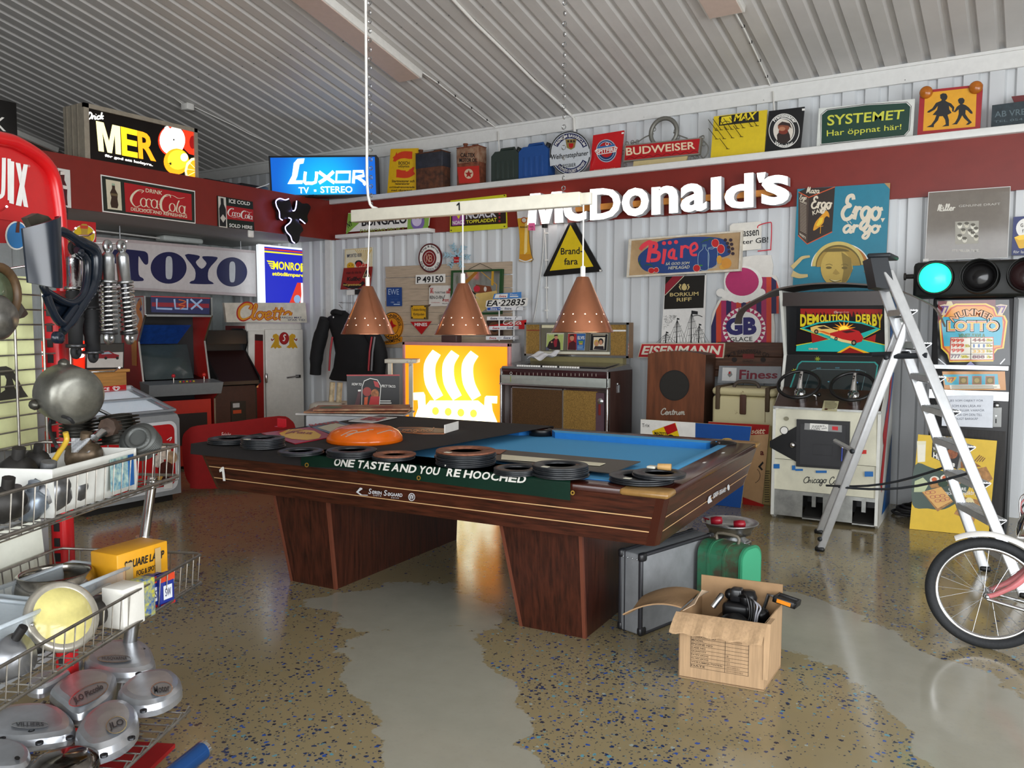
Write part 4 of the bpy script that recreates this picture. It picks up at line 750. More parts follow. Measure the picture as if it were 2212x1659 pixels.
# green framed mirror
t=thing('bar_mirror','square bar mirror in a green frame behind the middle lamp','mirror',UY(1030,680,YW-.08));a=WallArt(cM2,YW-.08);gf=mat('1f4a24',.4);o4=[(1305,108),(1795,92),(1780,525),(1295,535)];i4=[(1325,128),(1772,112),(1758,505),(1315,515)]
for k in range(4):a.slab([o4[k],o4[(k+1)%4],i4[(k+1)%4],i4[k]],gf,-.03,.006)
a.build('frame',t);a=WallArt(cM2,YW-.082);a.slab(i4,mat('cfc8c0',.05,1.0),-.01,0);a.poly([(1460,268),(1590,365),(1575,398),(1452,295)],INK,1);a.text('Heineken',0,0,0,0,mat('d8c8a0',.4),2,.02,0,[(1466,275),(1580,368),(1572,392),(1460,300)])
am=mat('c98a3a',.3,.5);br=mat('7a4226',.4);a.poly([(1420,220),(1530,120),(1560,125),(1440,250)],am,1);a.stroke([(1590,118),(1740,245),(1730,330)],8,mat('d8a850',.3,.4),1,False,0);a.poly([(1690,112),(1712,112),(1708,250),(1685,250)],mat('d9a83a',.3,.3),1);a.oval(1550,282,32,30,mat('c0283a',.5),1,14);a.poly([(1540,240),(1680,260),(1700,330),(1520,320)],br,1);a.oval(1550,282,32,30,mat('c0283a',.5),2,14);a.oval(1630,285,14,24,mat('d8d0c8',.5),2,12);a.poly([(1540,330),(1740,300),(1750,390),(1590,510),(1540,400)],mat('e8c87a',.3,.2),1);a.oval(1360,200,12,42,mat('6a7060',.4),1,14);a.build('glass',t)
mb=MB();P=WallArt(cM2,YW-.07).P;mb.tube([P(1470,98),P(1580,40),P(1690,92)],.003,DARK,4);mb.build('hanging_wire',t)
# chewing gum rack with plates
t=thing('gum_rack','white four-tier display rack of chewing gum headers in front of the mirror','display rack',UY(1085,735,YW-.25));a=WallArt(cM2,YW-.25);mb=MB();P=a.P
for x in (1762,1903):mb.tube([P(x,330),P(x,780)],.007,WH,6)
[mb.tube([P(x,470),V((P(x,470).x,YW,P(x,470).z))],.006,WH,6) for x in (1762,1903)];mb.build('uprights',t)
for i,(y,x0,x1,c) in enumerate(((455,1645,1950,'1f4f9e'),(548,1645,1940,'e8e8ea'),(640,1665,1910,'e8e8ea'),(735,1635,1910,'f0dcdc'))):
    b=WallArt(cM2,YW-.29);b.slab([(x0,y),(x1,y-4),(x1,y+32),(x0,y+36)],mat('e6e6e8',.4),-.08,0)
    if i==0:b.poly([(x0+4,y+3),(x0+130,y+2),(x0+130,y+32),(x0+4,y+33)],mat('2656b0',.4),1)
    b.text('Extra',x0+35,y+8,x0+100,y+28,WH if i==0 else (RED if i>1 else NAVY),2,.02,.2);b.text('Extra',x0+170,y+6,x0+235,y+26,NAVY,2,.02,.2);b.rect(x0+110,y+12,x0+150,y+22,mat('b9bdc4',.4),2);b.stroke([(x1-25,y+28),(x1-15,y+4),(x1,y+2)],4,INK,1);b.build('tray',t)
b=WallArt(cM2,YW-.27);b.slab([(1715,330),(1970,312),(1970,372),(1700,380)],mat('4a86c8',.4),-.01,0);b.poly([(1730,335),(1845,330),(1840,368),(1715,372)],WH,1);b.text('Extra',1765,342,1830,364,RED,2,.02,.2);b.text('Fluor',1868,328,1940,344,WH,2);b.rect(1865,350,1945,360,WH,2);o=b.build('header',t);o['label']='blue and white rack header'
a=wsign(cM2,YW-.3);a.slab([(1648,392),(2028,368),(2035,375),(2026,440),(2018,446),(1640,462),(1632,452),(1638,400)],WH,-.008,0);a.text('EA·22835',0,0,0,0,INK,2,.02,.15,[(1648,395),(2018,376),(2010,440),(1642,452)]);a.solo('licence_plate','white number plate with slanted black digits, in front of the gum rack','licence plate','signs on the white wall')
a=wsign(cM2,YW-.208);a.slab([(1660,636),(2018,578),(2012,668),(1660,665)],mat('cc1f22',.4),-.01,0);a.pen('Cola',1795,575,1980,622,8,WH,2);a.solo('tin_sign','wedge of a bright red sign with a white script, behind the gum rack','sign','signs on the white wall')
a=wsign(cM2,YW-.09);a.slab([(1640,585),(1795,580),(1795,725),(1640,728)],mat('3a2a22',.5),-.01,0);a.oval(1718,660,60,62,mat('6d4a30',.5),1,20);a.oval(1718,660,34,36,mat('2a1a16',.5),2,18);a.solo('tin_sign','dark brown sign with a round emblem behind the gum rack trays','sign','signs on the white wall')
a=wsign(cM2,YB_);a.slab([(1190,532),(1240,520),(1240,650),(1192,640)],mat('8a7c6c',.5),-.008,0);a.solo('tin_sign','sliver of a grey-brown plate showing left of the middle lamp','sign','signs on the white wall')
# big warning triangle
a=wsign(cC,YW-.04);a.slab([(590,1030),(640,1030),(868,1440),(862,1448),(375,1490),(370,1480)],mat('121212',.4),-.015,0);a.poly([(602,1050),(798,1405),(425,1442)],mat('e0c21c',.4),1);a.text('Brand-',0,0,0,0,INK,2,.015,0,[(520,1248),(705,1238),(705,1298),(520,1305)]);a.text('fara',0,0,0,0,INK,2,.015,0,[(548,1335),(665,1330),(665,1388),(548,1392)]);a.poly([(848,1432),(868,1432),(868,1446),(850,1448)],WH,2)
a.solo('warning_sign','large yellow fire hazard triangle with a thick black border','sign','signs on the white wall')
# hand painted berry board
t=thing('painted_board','long hand-painted board with pink lettering, berries and blue oval, white framed','sign',UY(1478,598,YW-.08));a=WallArt(cE3,YW-.085)
o4=[(100,192),(1370,92),(1345,548),(75,618)];i4=[(128,208),(1350,112),(1328,525),(100,598)]
for k in range(4):a.slab([o4[k],o4[(k+1)%4],i4[(k+1)%4],i4[k]],mat('d8d0c0',.5,noise=.1),-.04,.012)
a.build('frame',t);a=WallArt(cE3,YW-.087);a.slab(i4,mat('bfa077',.6,noise=.3,scale=5,h2='a78860'),-.02,0);bl=mat('24417c',.5)
a.poly([p[:2] for p in smooth_pts([(x,y,0) for x,y in [(205,380),(300,290),(430,215),(600,180),(800,165),(1000,165),(1150,190),(1210,260),(1235,350),(1160,390),(1085,400),(1080,470),(980,530),(830,555),(600,570),(420,570),(280,545),(210,470)]],3,True)],bl,1)
pk=mat('e8404f',.5);a.stroke([(225,310),(260,265),(340,225),(330,330),(310,450)],[38,52,48,44,40],pk,2);a.stroke([(335,232),(400,240),(395,300),(340,325),(430,345),(420,415),(340,430)],40,pk,3);a.stroke([(500,300),(488,400),(475,468)],[42,36,28],pk,2)
a.stroke([(600,300),(555,330),(548,385),(590,395),(605,310),(600,400),(640,405)],30,pk,2);a.stroke([(690,262),(685,400)],32,pk,2,False,0);a.stroke([(690,300),(725,270),(770,290)],30,pk,3);a.stroke([(800,330),(860,290),(840,235),(790,270),(800,360),(860,365)],28,pk,2)
for x,y in ((490,235),(555,230),(625,222)):a.oval(x,y,23,22,pk,2,14)
bt=mat('9fb8c8',.4);a.text('SÅ GOD SOM',0,0,0,0,mat('d8d2b8',.5),3,.01,.2,[(510,445),(780,432),(775,470),(508,482)]);a.text('HEMLAGAD',0,0,0,0,mat('d8d2b8',.5),3,.01,.2,[(540,495),(778,482),(776,518),(536,530)])
a.stroke([(925,260),(925,300),(880,350),(872,460),(900,530),(960,540),(985,515),(995,360),(960,300),(962,258)],5,bt,3);a.stroke([(985,300),(985,500),(1010,515),(1060,505),(1080,480),(1088,290),(1030,300),(985,292),(1030,280),(1088,290)],5,bt,3);a.rect(920,248,968,275,mat('5c7a90',.5),4)
rb=mat('c02226',.45);lf=mat('2f5a3a',.5)
for x,y,rx,ry in ((1065,235,40,45),(1128,300,40,50),(857,515,38,38),(350,542,34,30),(405,535,26,28)):a.oval(x,y,rx+4,ry+4,mat('e8c0b0',.5),3,18);a.oval(x,y,rx,ry,rb,4,18)
for x,y in ((1178,200),(1238,200),(1202,238),(1248,248),(1215,280),(1258,298),(1222,328),(1262,352)):a.oval(x,y,20,19,mat('33222e',.5),4,12)
a.oval(1110,420,30,48,mat('d59a3a',.5),3,16);a.oval(1190,460,56,60,mat('d28f35',.5),4,20);a.oval(1150,500,40,30,mat('d8a040',.5),3,16)
for pts in ([(230,415),(215,460),(245,505)],[(270,485),(330,475),(370,500)],[(940,215),(1000,185),(1060,200)],[(900,235),(960,200),(990,215)]):a.stroke(pts,[3,16,3],lf,3)
a.oval(905,485,22,8,mat('3f8a3a',.5),5,10);a.build('painting',t)
# speech balloon board and striped ice cream board (the figure on it left out)
a=wsign(cE3,YW-.05);a.slab([(1225,40),(1260,15),(1570,-10),(1580,20),(1575,300),(1360,320),(1225,300)],mat('e6e2d8',.4),-.01,0);a.cv=cD;rdm=mat('c8283a',.4);a.stroke([(-60,1395),(-50,1370),(40,1345),(58,1370),(52,1560),(40,1578),(-60,1590)],9,rdm,1,False,3);a.cv=(1080,220,.25316);a.text('assen',0,0,0,0,INK,2,.01,0,[(2075,1105),(2210,1090),(2210,1140),(2075,1150)]);a.text('ter GB!',0,0,0,0,INK,2,.01,0,[(2070,1180),(2290,1150),(2290,1200),(2070,1215)]);a.solo('speech_board','white board with a red rounded outline peeking out behind the painted board','sign','signs on the white wall')
a=wsign(cM4,YW-.025);bd=[(865,640),(880,520),(935,400),(1000,340),(990,200),(1000,130),(1150,90),(1160,-20),(1300,-40),(1440,-40),(1460,60),(1450,150),(1490,160),(1520,240),(1525,330),(1495,480),(1465,530),(1478,650),(1470,880),(870,880)];a.slab(bd,mat('e2ded6',.4),-.012,0)
cols=['2a2452','d0452a','a82a5c','2a2452','a82a5c','d0452a'];x=868;i=0
def clip_col(x0,x1):
    f=lambda x:640-(x-868)*3.2 if x<945 else (395 if x<1340 else (170 if x<1480 else 170+(x-1480)*3))
    return [(x0,f(x0)),(x1,f(x1)),(x1,880 if x1<1470 else 520),(x0,880 if x1<1470 else 520)]
while x<1515:a.poly(clip_col(x,min(1515,x+48)),mat(cols[i%6],.4),1);x+=48;i+=1
a.oval(1175,215,185,150,WH,2,30);a.oval(1165,215,160,135,mat('b8306a',.4),3,30)
for k in range(9):a.oval(960+k*48,320+60*math.sin(k*PI/8),44,40,WH,2,16)
a.oval(1185,660,210,205,mat('b02a5c',.4),4,40);
for k in range(26):
    an=k*2*PI/26;a.poly([(1185+205*math.cos(an-.1),660+200*math.sin(an-.1)),(1185+205*math.cos(an+.1),660+200*math.sin(an+.1)),(1185+168*math.cos(an),660+164*math.sin(an))],WH,5)
a.oval(1185,660,165,160,WH,6,36);nv=mat('2a2466',.4);a.text('GB',0,0,0,0,nv,7,.06,0,[(1010,560),(1305,550),(1305,722),(1010,728)]);a.text('GLACE',0,0,0,0,INK,7,.01,0,[(1050,745),(1265,740),(1265,782),(1050,785)]);a.solo('ice_cream_board','tall curved cut-out board with vertical stripes and a white lettered disc','sign','signs on the white wall')
# pipe tobacco poster with a ship
a=wsign(cM4,YW-.05);a.slab([(430,160),(822,150),(800,800),(388,800)],mat('e4e2de',.5),-.01,0);a.poly([(432,165),(808,152),(795,465),(418,478)],mat('17140f',.4),1);a.poly([(432,240),(500,165),(600,160),(425,340)],mat('8c1f2e',.4),2);a.stroke([(428,345),(610,160)],6,mat('d8c8b0',.4),3,False,0);gd=mat('c9b478',.4)
a.text('BORKUM',0,0,0,0,gd,3,.015,0,[(475,322),(748,310),(748,348),(475,356)]);a.text('RIFF',0,0,0,0,gd,3,.015,0,[(540,370),(682,364),(682,400),(540,405)]);a.oval(612,270,26,28,gd,3,16)
for sg in (-1,1):a.stroke([(612+sg*30,295),(612+sg*45,265),(612+sg*32,245),(612+sg*48,240)],[4,14,8,4],gd,3)
a.poly([(590,245),(612,230),(634,245)],gd,3)
for (x0,y0,h) in ((545,560,240),(683,490,310),(755,615,185),(440,690,110)):
    a.stroke([(x0,y0),(x0-6,y0+h)],[5,12],INK,2,False,0)
    for k in (.35,.55,.75):a.stroke([(x0-38,y0+h*k+8),(x0+40,y0+h*k-8)],[3,8,3],INK,2,False,0)
    for sg in (-1,1):
        for w_ in (30,62,95):a.stroke([(x0,y0+20),(x0+sg*w_,min(798,y0+h))],2.5,INK,2,False,0)
    a.poly([(x0,y0),(x0+(58 if h>300 else 22),y0+8),(x0+(58 if h>300 else 20),y0+(38 if h>300 else 18)),(x0,y0+(34 if h>300 else 18))],INK,2)
a.stroke([(690,545),(740,535),(785,550)],7,INK,2);random.seed(3)
for k in range(120):x=415+120*random.random()**1.4;y=535+(130-(x-415))*random.random()*1.1;a.rect(x,y,x+6,y+3,mat('55534f',.5),2)
a.solo('poster','tall poster, black top with gold lettering, engraved sailing ship below','poster','signs on the white wall')
# wall cables
mb=MB();P=WallArt(cC,YW-.012).P;mb.tube([P(378,1060),P(388,1180),P(395,1400),P(400,1700),P(402,1850)],.006,WH,6);[mb.box(P(398,y).x-.014,P(398,y).x+.014,YW-.025,YW,P(398,y).z-.008,P(398,y).z+.008,WH) for y in (1120,1350,1585,1780)];mb.solo('wall_cable','white cable clipped straight down the wall below the glowing letters','cable')
mb=MB();mb.tube([P(380,1070),P(365,1330),P(335,1560),P(310,1750),P(285,1880)],.008,mat('d0d0cc',.5),6,sm=3);mb.solo('wall_cable','loose white cable hanging slantwise below the glowing letters','cable')
mb=MB();q=WallArt(cC,YW-.14).P(378,1058);mb.box(q.x-.02,q.x+.02,q.y-.02,q.y+.04,q.z-.02,q.z+.03,DARK,.006);mb.solo('plug','small black plug under the first glowing letter','plug')
# ================================================================== along the back wall, right half
wood=mat('5a3a2c',.45,noise=.25,scale=4,stretch=(3,3,25));walnut=mat('3b2722',.4,noise=.2,scale=5,stretch=(8,8,1));gold_cloth=mat('96753a',.6,.2,noise=.35,scale=120);silver=mat('b9bbbc',.25,.9)
def vz(y_,cv,x,y):return UY(*px(cv,x,y),y_)
# jukebox
YJ=6.74;A=vz(YJ,cM3,110,1040);B=vz(YJ,cM3,1125,1050);zt=A.z+.0;x0,x1=A.x,B.x;yb=YJ+.52
t=thing('jukebox','low walnut console jukebox with gold speaker cloth and a raised title display','jukebox',((x0+x1)/2,YJ+.25,0))
mb=MB();mb.box(x0,x1,YJ+.02,yb,.12,zt,walnut,.006);mb.box(x0+.04,x1-.04,YJ+.06,yb-.03,0,.12,DARK);mb.build('cabinet',t)
z_a=vz(YJ,cM3,600,1120).z;z_b=vz(YJ,cM3,600,1205).z;z_c=vz(YJ,cM3,600,1235).z
mb=MB();mb.box(x0-.01,x1+.01,YJ-.02,YJ+.02,z_a,zt,mat('3a1f22',.15),.003);a=Art((0,YJ-.021,0),(0,1,0),cM3)
for k in range(20):a.rect(245+k*40,1082+k*.6,250+k*40,1108+k*.6,mat('b9a9a0',.4),1)
a.ring(195,1090,12,14,3,WH,1,16);mb.merge(a);mb.build('title_glass',t)
mb=MB();mb.box(x0-.012,x1+.012,YJ-.03,YJ+.02,z_b,z_a,mat('b9bfb9',.25,.3),.004);mb.box(x0-.014,x1+.014,YJ-.032,YJ+.015,z_b-.012,z_b,CHROME);a=Art((0,YJ-.031,0),(0,1,0),cM3);a.text('grand prix',230,1130,565,1162,mat('9aa09a',.4),1);a.rect(188,1115,193,1170,mat('9ab03a',.5),1);mb.merge(a);mb.build('front_panel',t)
mb=MB();xa,xb,xc=vz(YJ,cM3,200,1300).x,vz(YJ,cM3,700,1300).x,vz(YJ,cM3,1010,1300).x;mb.box(xa,xb,YJ-.005,YJ+.03,.2,z_c,mat('5f4428',.6,.3,noise=.5,scale=160));fr=lambda m_,a_,b_:[m_.box(a_,b_,YJ-.012,YJ+.02,z_c-.012,z_c,silver),m_.box(a_,a_+.012,YJ-.012,YJ+.02,.2,z_c,silver),m_.box(b_-.012,b_,YJ-.012,YJ+.02,.2,z_c,silver)];fr(mb,xa,xb);mb.build('speaker_grille',t)
mb=MB();mb.box(xb,xc,YJ-.005,YJ+.03,.2,z_c-.01,gold_cloth);o=mb.build('gold_panel',t);mb=MB();mb.box(xc,vz(YJ,cM3,1090,1300).x,YJ-.008,YJ+.03,.2,z_c-.02,mat('6d5560',.4,.4));P=Art((0,YJ-.01,0),(0,1,0),cM3).P;mb.prism([P(1032,1385),P(1052,1385),P(1052,1490),P(1032,1490)],[P(1032,1385,.006),P(1052,1385,.006),P(1052,1490,.006),P(1032,1490,.006)],mat('7a2a28',.4));mb.lathe([(.03,0),(.02,.01),(0,.012)],silver,12,P(1045,1358),(0,-1,0));mb.build('coin_panel',t)
for xx in (x0-.008,x1-.008):
    mb=MB();mb.box(xx,xx+.018,YJ-.03,YJ+.02,.0,zt,CHROME,.004);mb.build('chrome_edge',t)
# deck with keys, glass and the raised display
mb=MB();zb2=vz(YJ+.42,cM3,700,985).z;mb.hexa([(x0,YJ-.02,zt),(x1,YJ-.02,zt),(x1,yb,zt),(x0,yb,zt),(x0,YJ,zt+.02),(x1,YJ,zt+.02),(x1,YJ+.44,zb2),(x0,YJ+.44,zb2)],mat('8f8f90',.2,.5));mb.hexa([(x0+.1,YJ+.04,zt+.03),(x1-.06,YJ+.04,zt+.03),(x1-.08,YJ+.4,zb2+.002),(x0+.1,YJ+.4,zb2+.002),(x0+.1,YJ+.04,zt+.034),(x1-.06,YJ+.04,zt+.034),(x1-.08,YJ+.4,zb2+.006),(x0+.1,YJ+.4,zb2+.006)],mat('55565a',.08,.3));mb.build('deck',t)
for k in range(26):
    if k in (10,17):continue
    xx=x0+.16+k*.026;mb=MB();mb.box(xx,xx+.02,YJ+.005,YJ+.03,zt+.02,zt+.036,WHITE,.003);mb.build('selector_key',t)
YD=YJ+.45;A=vz(YD,cM3,330,605);B=vz(YD,cM3,1322,605);zl=vz(YD,cM3,700,930).z
mb=MB();mb.box(A.x,B.x,YD,YD+.1,zl,A.z,mat('7d6248',.4));
for r in ((A.x,B.x,A.z-.02,A.z),(A.x,B.x,zl,zl+.02),(A.x,A.x+.02,zl,A.z),(B.x-.02,B.x,zl,A.z)):mb.box(r[0],r[1],YD-.015,YD,r[2],r[3],CHROME)
mb.box(A.x+.06,B.x-.06,YD,YD+.08,zb2-.02,zl,mat('8a815a',.4));mb.build('display_box',t)
a=Art((0,YD-.004,0),(0,1,0),cM3);a.poly([(342,618),(470,618),(470,905),(340,905)],gold_cloth,1);a.poly([(1148,618),(1295,618),(1295,915),(1145,915)],gold_cloth,1);a.poly([(482,618),(1140,618),(1140,912),(482,905)],mat('6b6758',.3),1);a.poly([(490,628),(1130,628),(1130,658),(490,656)],mat('d8d2b0',.5),2);a.poly([(484,880),(1142,886),(1142,910),(484,902)],mat('e0dcc8',.4),2);a.stroke([(472,618),(472,905)],10,silver,2,False,0);a.stroke([(1143,618),(1143,912)],8,silver,2,False,0);a.rect(345,674,470,684,mat('8a3a28',.5),2);a.rect(1170,675,1295,690,WH,2);a.build('display_panel',t)
mb=MB();xs_=x1+.01;mb.lathe([(.012,0),(.012,.01),(0,.012)],silver,10,(xs_-.008,YJ+.18,zt-.12),(1,0,0));mb.box(xs_-.008,xs_+.004,YJ+.2,YJ+.22,zt-.2,zt-.13,silver);mb.build('key',t)
a=Art((0,YD-.012,0),(0,1,0),cM3)
def record(q,label,fn):
    b=Art((0,YD-.02,0),(0,1,0),cM3);b.slab(q,mat('d8d2c4',.5),-.003,0);fn(b);return b.solo('record_sleeve',label,'record sleeve','record sleeves in the jukebox display')
skin=mat('c08a6c',.5)
def f(b):b.poly([(540,712),(698,712),(690,866),(530,866)],mat('a9b86a',.5),1);b.poly([(535,850),(560,790),(605,755),(650,760),(665,800),(668,864),(590,866)],mat('25181c',.5),2);b.poly([(600,790),(622,752),(640,760),(632,835),(612,840)],mat('8c1f30',.5),3);b.oval(627,745,16,20,skin,3,16);b.poly([(608,740),(612,722),(640,720),(648,742),(640,732),(618,734)],INK,4);b.oval(585,792,9,8,skin,3,10);b.poly([(530,835),(565,860),(560,868),(530,868)],mat('5a5a70',.5),3);b.text('GOLDEN HITS',555,712,690,726,mat('d8d8c8',.5),3)
record([(535,706),(700,706),(690,868),(528,868)],'record sleeve with a person in a dark red jacket sitting on a green ground',f)
def f(b):b.poly([(740,712),(822,712),(820,866),(735,866)],mat('a82a2c',.5),1);b.poly([(822,712),(908,712),(895,870),(820,868)],mat('2c5f9e',.5),1);b.poly([(738,866),(750,800),(790,780),(815,800),(815,868)],mat('4a1c22',.5),2);b.oval(778,752,20,28,skin,3,16);b.poly([(755,745),(762,718),(795,716),(802,745),(790,732),(766,734)],INK,4);b.text('ELVIS',833,734,898,766,WH,3,.02);b.rect(842,782,884,800,mat('7fa03a',.5),3);b.rect(848,803,880,815,mat('d8a83a',.5),3);b.lines(830,826,892,4,10,4,mat('9fc0d8',.5),3)
record([(738,708),(908,708),(896,872),(732,868)],'red and blue record sleeve with a person in dark clothes, middle of the display',f)
def f(b):b.poly([(960,712),(1118,716),(1105,872),(948,872)],INK,1);b.poly([(985,745),(1095,745),(1085,862),(978,865)],mat('d8cdb8',.5),2);b.oval(1012,800,24,32,mat('c9a24a',.5),3,16);b.oval(1014,806,16,22,skin,4,16);b.oval(1055,785,24,30,INK,3,16);b.oval(1054,795,16,24,skin,4,16);b.poly([(985,860),(1000,830),(1080,830),(1084,862)],mat('2a2226',.5),4);b.lines(975,716,1100,2,10,4,mat('c8b8a0',.5),2)
record([(958,708),(1120,712),(1106,876),(945,874)],'black record sleeve with a framed picture of two people',f)
mb=MB();mb.grid(lambda u,v:(x0+.16+u*.28,YJ+.2+v*.16,zt+.09+v*.05+.025*math.sin(u*9)*math.cos(v*7)+.02*u),14,8,mat('e6e6ea',.25),True,(0,0,-.004));mb.solo('plastic_bag','crumpled clear-white plastic bag lying on the jukebox deck','bag')
# lettered red plate and brown loudspeaker
YS=7.12
a=Art((0,YS+.3,0),(0,1,0),cM4);zf=0
t=thing('loudspeaker','brown wooden loudspeaker cabinet with arched top and a big black round cone','loudspeaker',(vz(YS,cM4,530,1300).x,YS+.12,0));a=Art((0,YS,0),(0,1,0),cM4);b0=[a.P(265,905),a.P(330,888),a.P(420,880),a.P(550,880),a.P(680,888),a.P(760,900),a.P(818,915)];lo=[a.P(785,1540),a.P(235,1520)];lo=[V((p.x,YS,0)) for p in lo];fr_=b0+lo;bw=mat('6b3c22',.5,noise=.3,scale=3,stretch=(6,6,.8));mb=MB();mb.prism([p+V((0,.26,0)) for p in fr_],fr_,mat('3d2618',.5),True);mb.add([p+V((0,-.001,0)) for p in fr_],[list(range(len(fr_)))],bw);mb.build('cabinet',t)
a2=Art((0,YS-.004,0),(0,1,0),cM4);a2.oval(518,1205,138,142,mat('26231f',.8,noise=.3,scale=200),1,40);a2.ring(518,1205,142,146,8,DARK,2);a2.build('speaker_cone',t);a2=Art((0,YS-.004,0),(0,1,0),cM4);a2.pen('Centrum',385,1425,625,1485,9,mat('d8d4c8',.3,.3),3);o=a2.build('badge',t);o['label']='cream script badge'
a=Art((0,YS+.29,0),(0,1,0),cM4);q=[(200,805),(1000,800),(985,945),(165,940)];A0=[a.P(*p) for p in q];mb_=a;mb_.prism([p+V((0,.02,0)) for p in A0],A0,mat('c9c0a8',.45));a.poly([(207,812),(990,808),(976,938),(174,933)],mat('b31c26',.4),1);a.text('EISENMANN',0,0,0,0,mat('e0d8c4',.4),2,.03,.12,[(215,828),(965,825),(955,915),(200,912)]);xl,xr=A0[3].x,A0[2].x;a.box(xl+.1,xl+.13,YS+.31,YS+.34,0,A0[3].z+.05,WALLM);a.box(xr-.13,xr-.1,YS+.31,YS+.34,0,A0[3].z+.05,WALLM)
a.solo('name_plate','red and cream lettered metal plate behind the arched loudspeaker','sign')
# wooden crates, silver plate, cream metal chest
YC=7.05
t=thing('metal_chest','chipped cream metal chest with leather straps and a long-handled lid under the wooden box','chest',(vz(YC,cM4,1180,1400).x,YC+.2,0));cm=mat('c9bf95',.45,noise=.35,scale=9,h2='7a5a35',thr=(.3,.38));A=vz(YC,cM4,878,1220);B=vz(YC,cM4,1480,1220);zt_=A.z;zl_=vz(YC,cM4,1180,1312).z
mb=MB();mb.box(A.x,B.x,YC,YC+.42,0,zl_,cm,.03,None,3);mb.build('body',t);mb=MB();mb.box(A.x-.005,B.x+.005,YC-.006,YC+.425,zl_+.004,zt_,cm,.035,None,3);mb.build('lid',t)
P=Art((0,YC,0),(0,1,0),cM4).P
for x in (935,1410):
    mb=MB();c=P(x,1300);mb.box(c.x-.018,c.x+.018,YC-.022,YC+.44,zl_-.12,zt_+.014,mat('4a3a26',.7),.006);mb.build('strap',t)
mb=MB();c=P(1175,1405);mb.box(c.x-.028,c.x+.028,YC-.02,YC,c.z-.07,c.z+.1,mat('4d2f20',.7),.012);mb.build('latch',t);mb=MB();mb.tube([(A.x+.16,YC+.1,zt_),(A.x+.2,YC+.1,zt_+.045),(B.x-.2,YC+.1,zt_+.045),(B.x-.16,YC+.1,zt_)],.016,mat('4a4038',.6),8,sm=3);mb.build('handle',t)
a=Art((0,YC-.008,0),(0,1,0),cM4);a.stroke([(1385,1290),(1382,1560)],6,mat('8a7850',.5),1,False,0);a.build('seam',t)
cw=mat('4e3324',.7,noise=.3,scale=5,stretch=(1,1,10));t=thing('wooden_box','dark brown wooden box with faded printed lettering on the cream chest','box',(vz(YC+.37,cM4,1200,950).x,YC+.4,zt_+.06));A=vz(YC+.37,cM4,890,810);B=vz(YC+.37,cM4,1560,800);zb_=zt_+.07;zm=vz(YC+.37,cM4,1200,1065).z
mb=MB();mb.box(A.x,B.x,YC+.37,YC+.53,zb_,zm-.004,cw,.006);mb.build('body',t);mb=MB();mb.box(A.x+.0,B.x,YC+.365,YC+.53,zm,(zm+B.z)/2-.002,cw,.005);mb.box(A.x+.03,B.x-.01,YC+.38,YC+.52,(zm+B.z)/2,B.z,cw,.008);mb.build('lid',t);a=Art((0,YC+.36,0),(0,1,0),cM4);ik=mat('1d120d',.7)
a.arc('MCB JEANSWEAR CO',1220,1330,420,470,-26,26,ik,1,.01);a.text('QUALITY',1168,965,1272,985,ik,1,.01);a.rect(1170,905,1280,950,mat('6a1f1a',.7),1);a.text('AUTHENTIC JEANS',1030,1002,1418,1020,mat('6a2a1f',.7),1,.01);a.oval(1090,960,26,24,ik,1,14);a.oval(1365,960,26,24,ik,1,14);a.build('print',t)
a=Art((0,YC+.33,0),(0,1,0),cM4);q=[(945,1018),(1538,1025),(1530,1190),(930,1180)];a.slab(q,mat('8f9295',.35,.3),-.012,0);a.poly([(978,1035),(1112,1038),(1105,1165),(970,1160)],mat('d2d2d0',.4),1);a.poly([(1025,1105),(1040,1070),(1060,1070),(1072,1105),(1045,1130)],mat('80807c',.4),2);a.oval(1045,1085,9,12,RED,3,10);a.text('Finess',0,0,0,0,mat('6e1a2a',.4),2,.025,.05,[(1135,1055),(1505,1068),(1500,1140),(1135,1148)]);a.solo('name_plate','grey plate with dark red gothic word leaning on the wooden box','sign')
# printed boards standing on the floor behind the billiard table
def board(label,y,q,m,fn,cv=cT3,name='advert_board',tilt=.12):
    a=Art((0,y,0),(0,1,tilt),cv);pts=[a.P(*p) for p in q];pts[2].z=pts[3].z=.002;a.prism([p-a.n*.012 for p in pts],pts,mat('c8b890',.6));a.add([p+a.n*.0005 for p in pts],[[0,1,2,3]],m);fn(a);return a.solo(name,label,'sign','printed boards behind the table')
def f(a):a.poly([(648,102),(1115,130),(1110,560),(640,560)],WH,1);a.text('Trix',660,137,725,168,INK,2);a.poly([(745,200),(945,130),(985,270),(780,330)],YEL,2);a.poly([(845,165),(940,132),(965,195),(875,235)],RED,3);a.text('MAZETTI',0,0,0,0,INK,4,.02,0,[(765,205),(875,215),(880,240),(770,232)]);a.oval(905,255,30,24,INK,4,16);a.oval(1385,275,45,14,mat('c9a04a',.5),3,16)
board('white and blue printed board with a yellow and red flag shape',6.75,[(648,102),(1592,165),(1500,880),(640,860)],mat('1d4d94',.4),f)
def f(a):a.poly([(1225,124),(1745,150),(1738,228),(1590,235),(1225,210)],mat('9e1a1c',.4),1);a.pen('sätt',1590,175,1710,222,8,mat('e0c8a8',.5),2);a.text('a',1668,372,1700,408,mat('5a1a14',.5),2,.03);a.poly([(1650,505),(1690,460),(1698,475),(1672,505),(1692,530),(1680,538)],INK,2);a.ring(1600,580,70,70,4,INK,2,24,-.9,1.2);a.poly([(1520,765),(1700,830),(1680,905),(1520,880)],mat('a81f1a',.4),1);a.text('PÅ FAT',1520,830,1580,852,mat('d8b0a0',.5),2)
board('tan printed board with red top and foot, next to the driving game cabinet',6.92,[(1225,122),(1748,148),(1680,905),(1240,880)],mat('c09a70',.5),f)
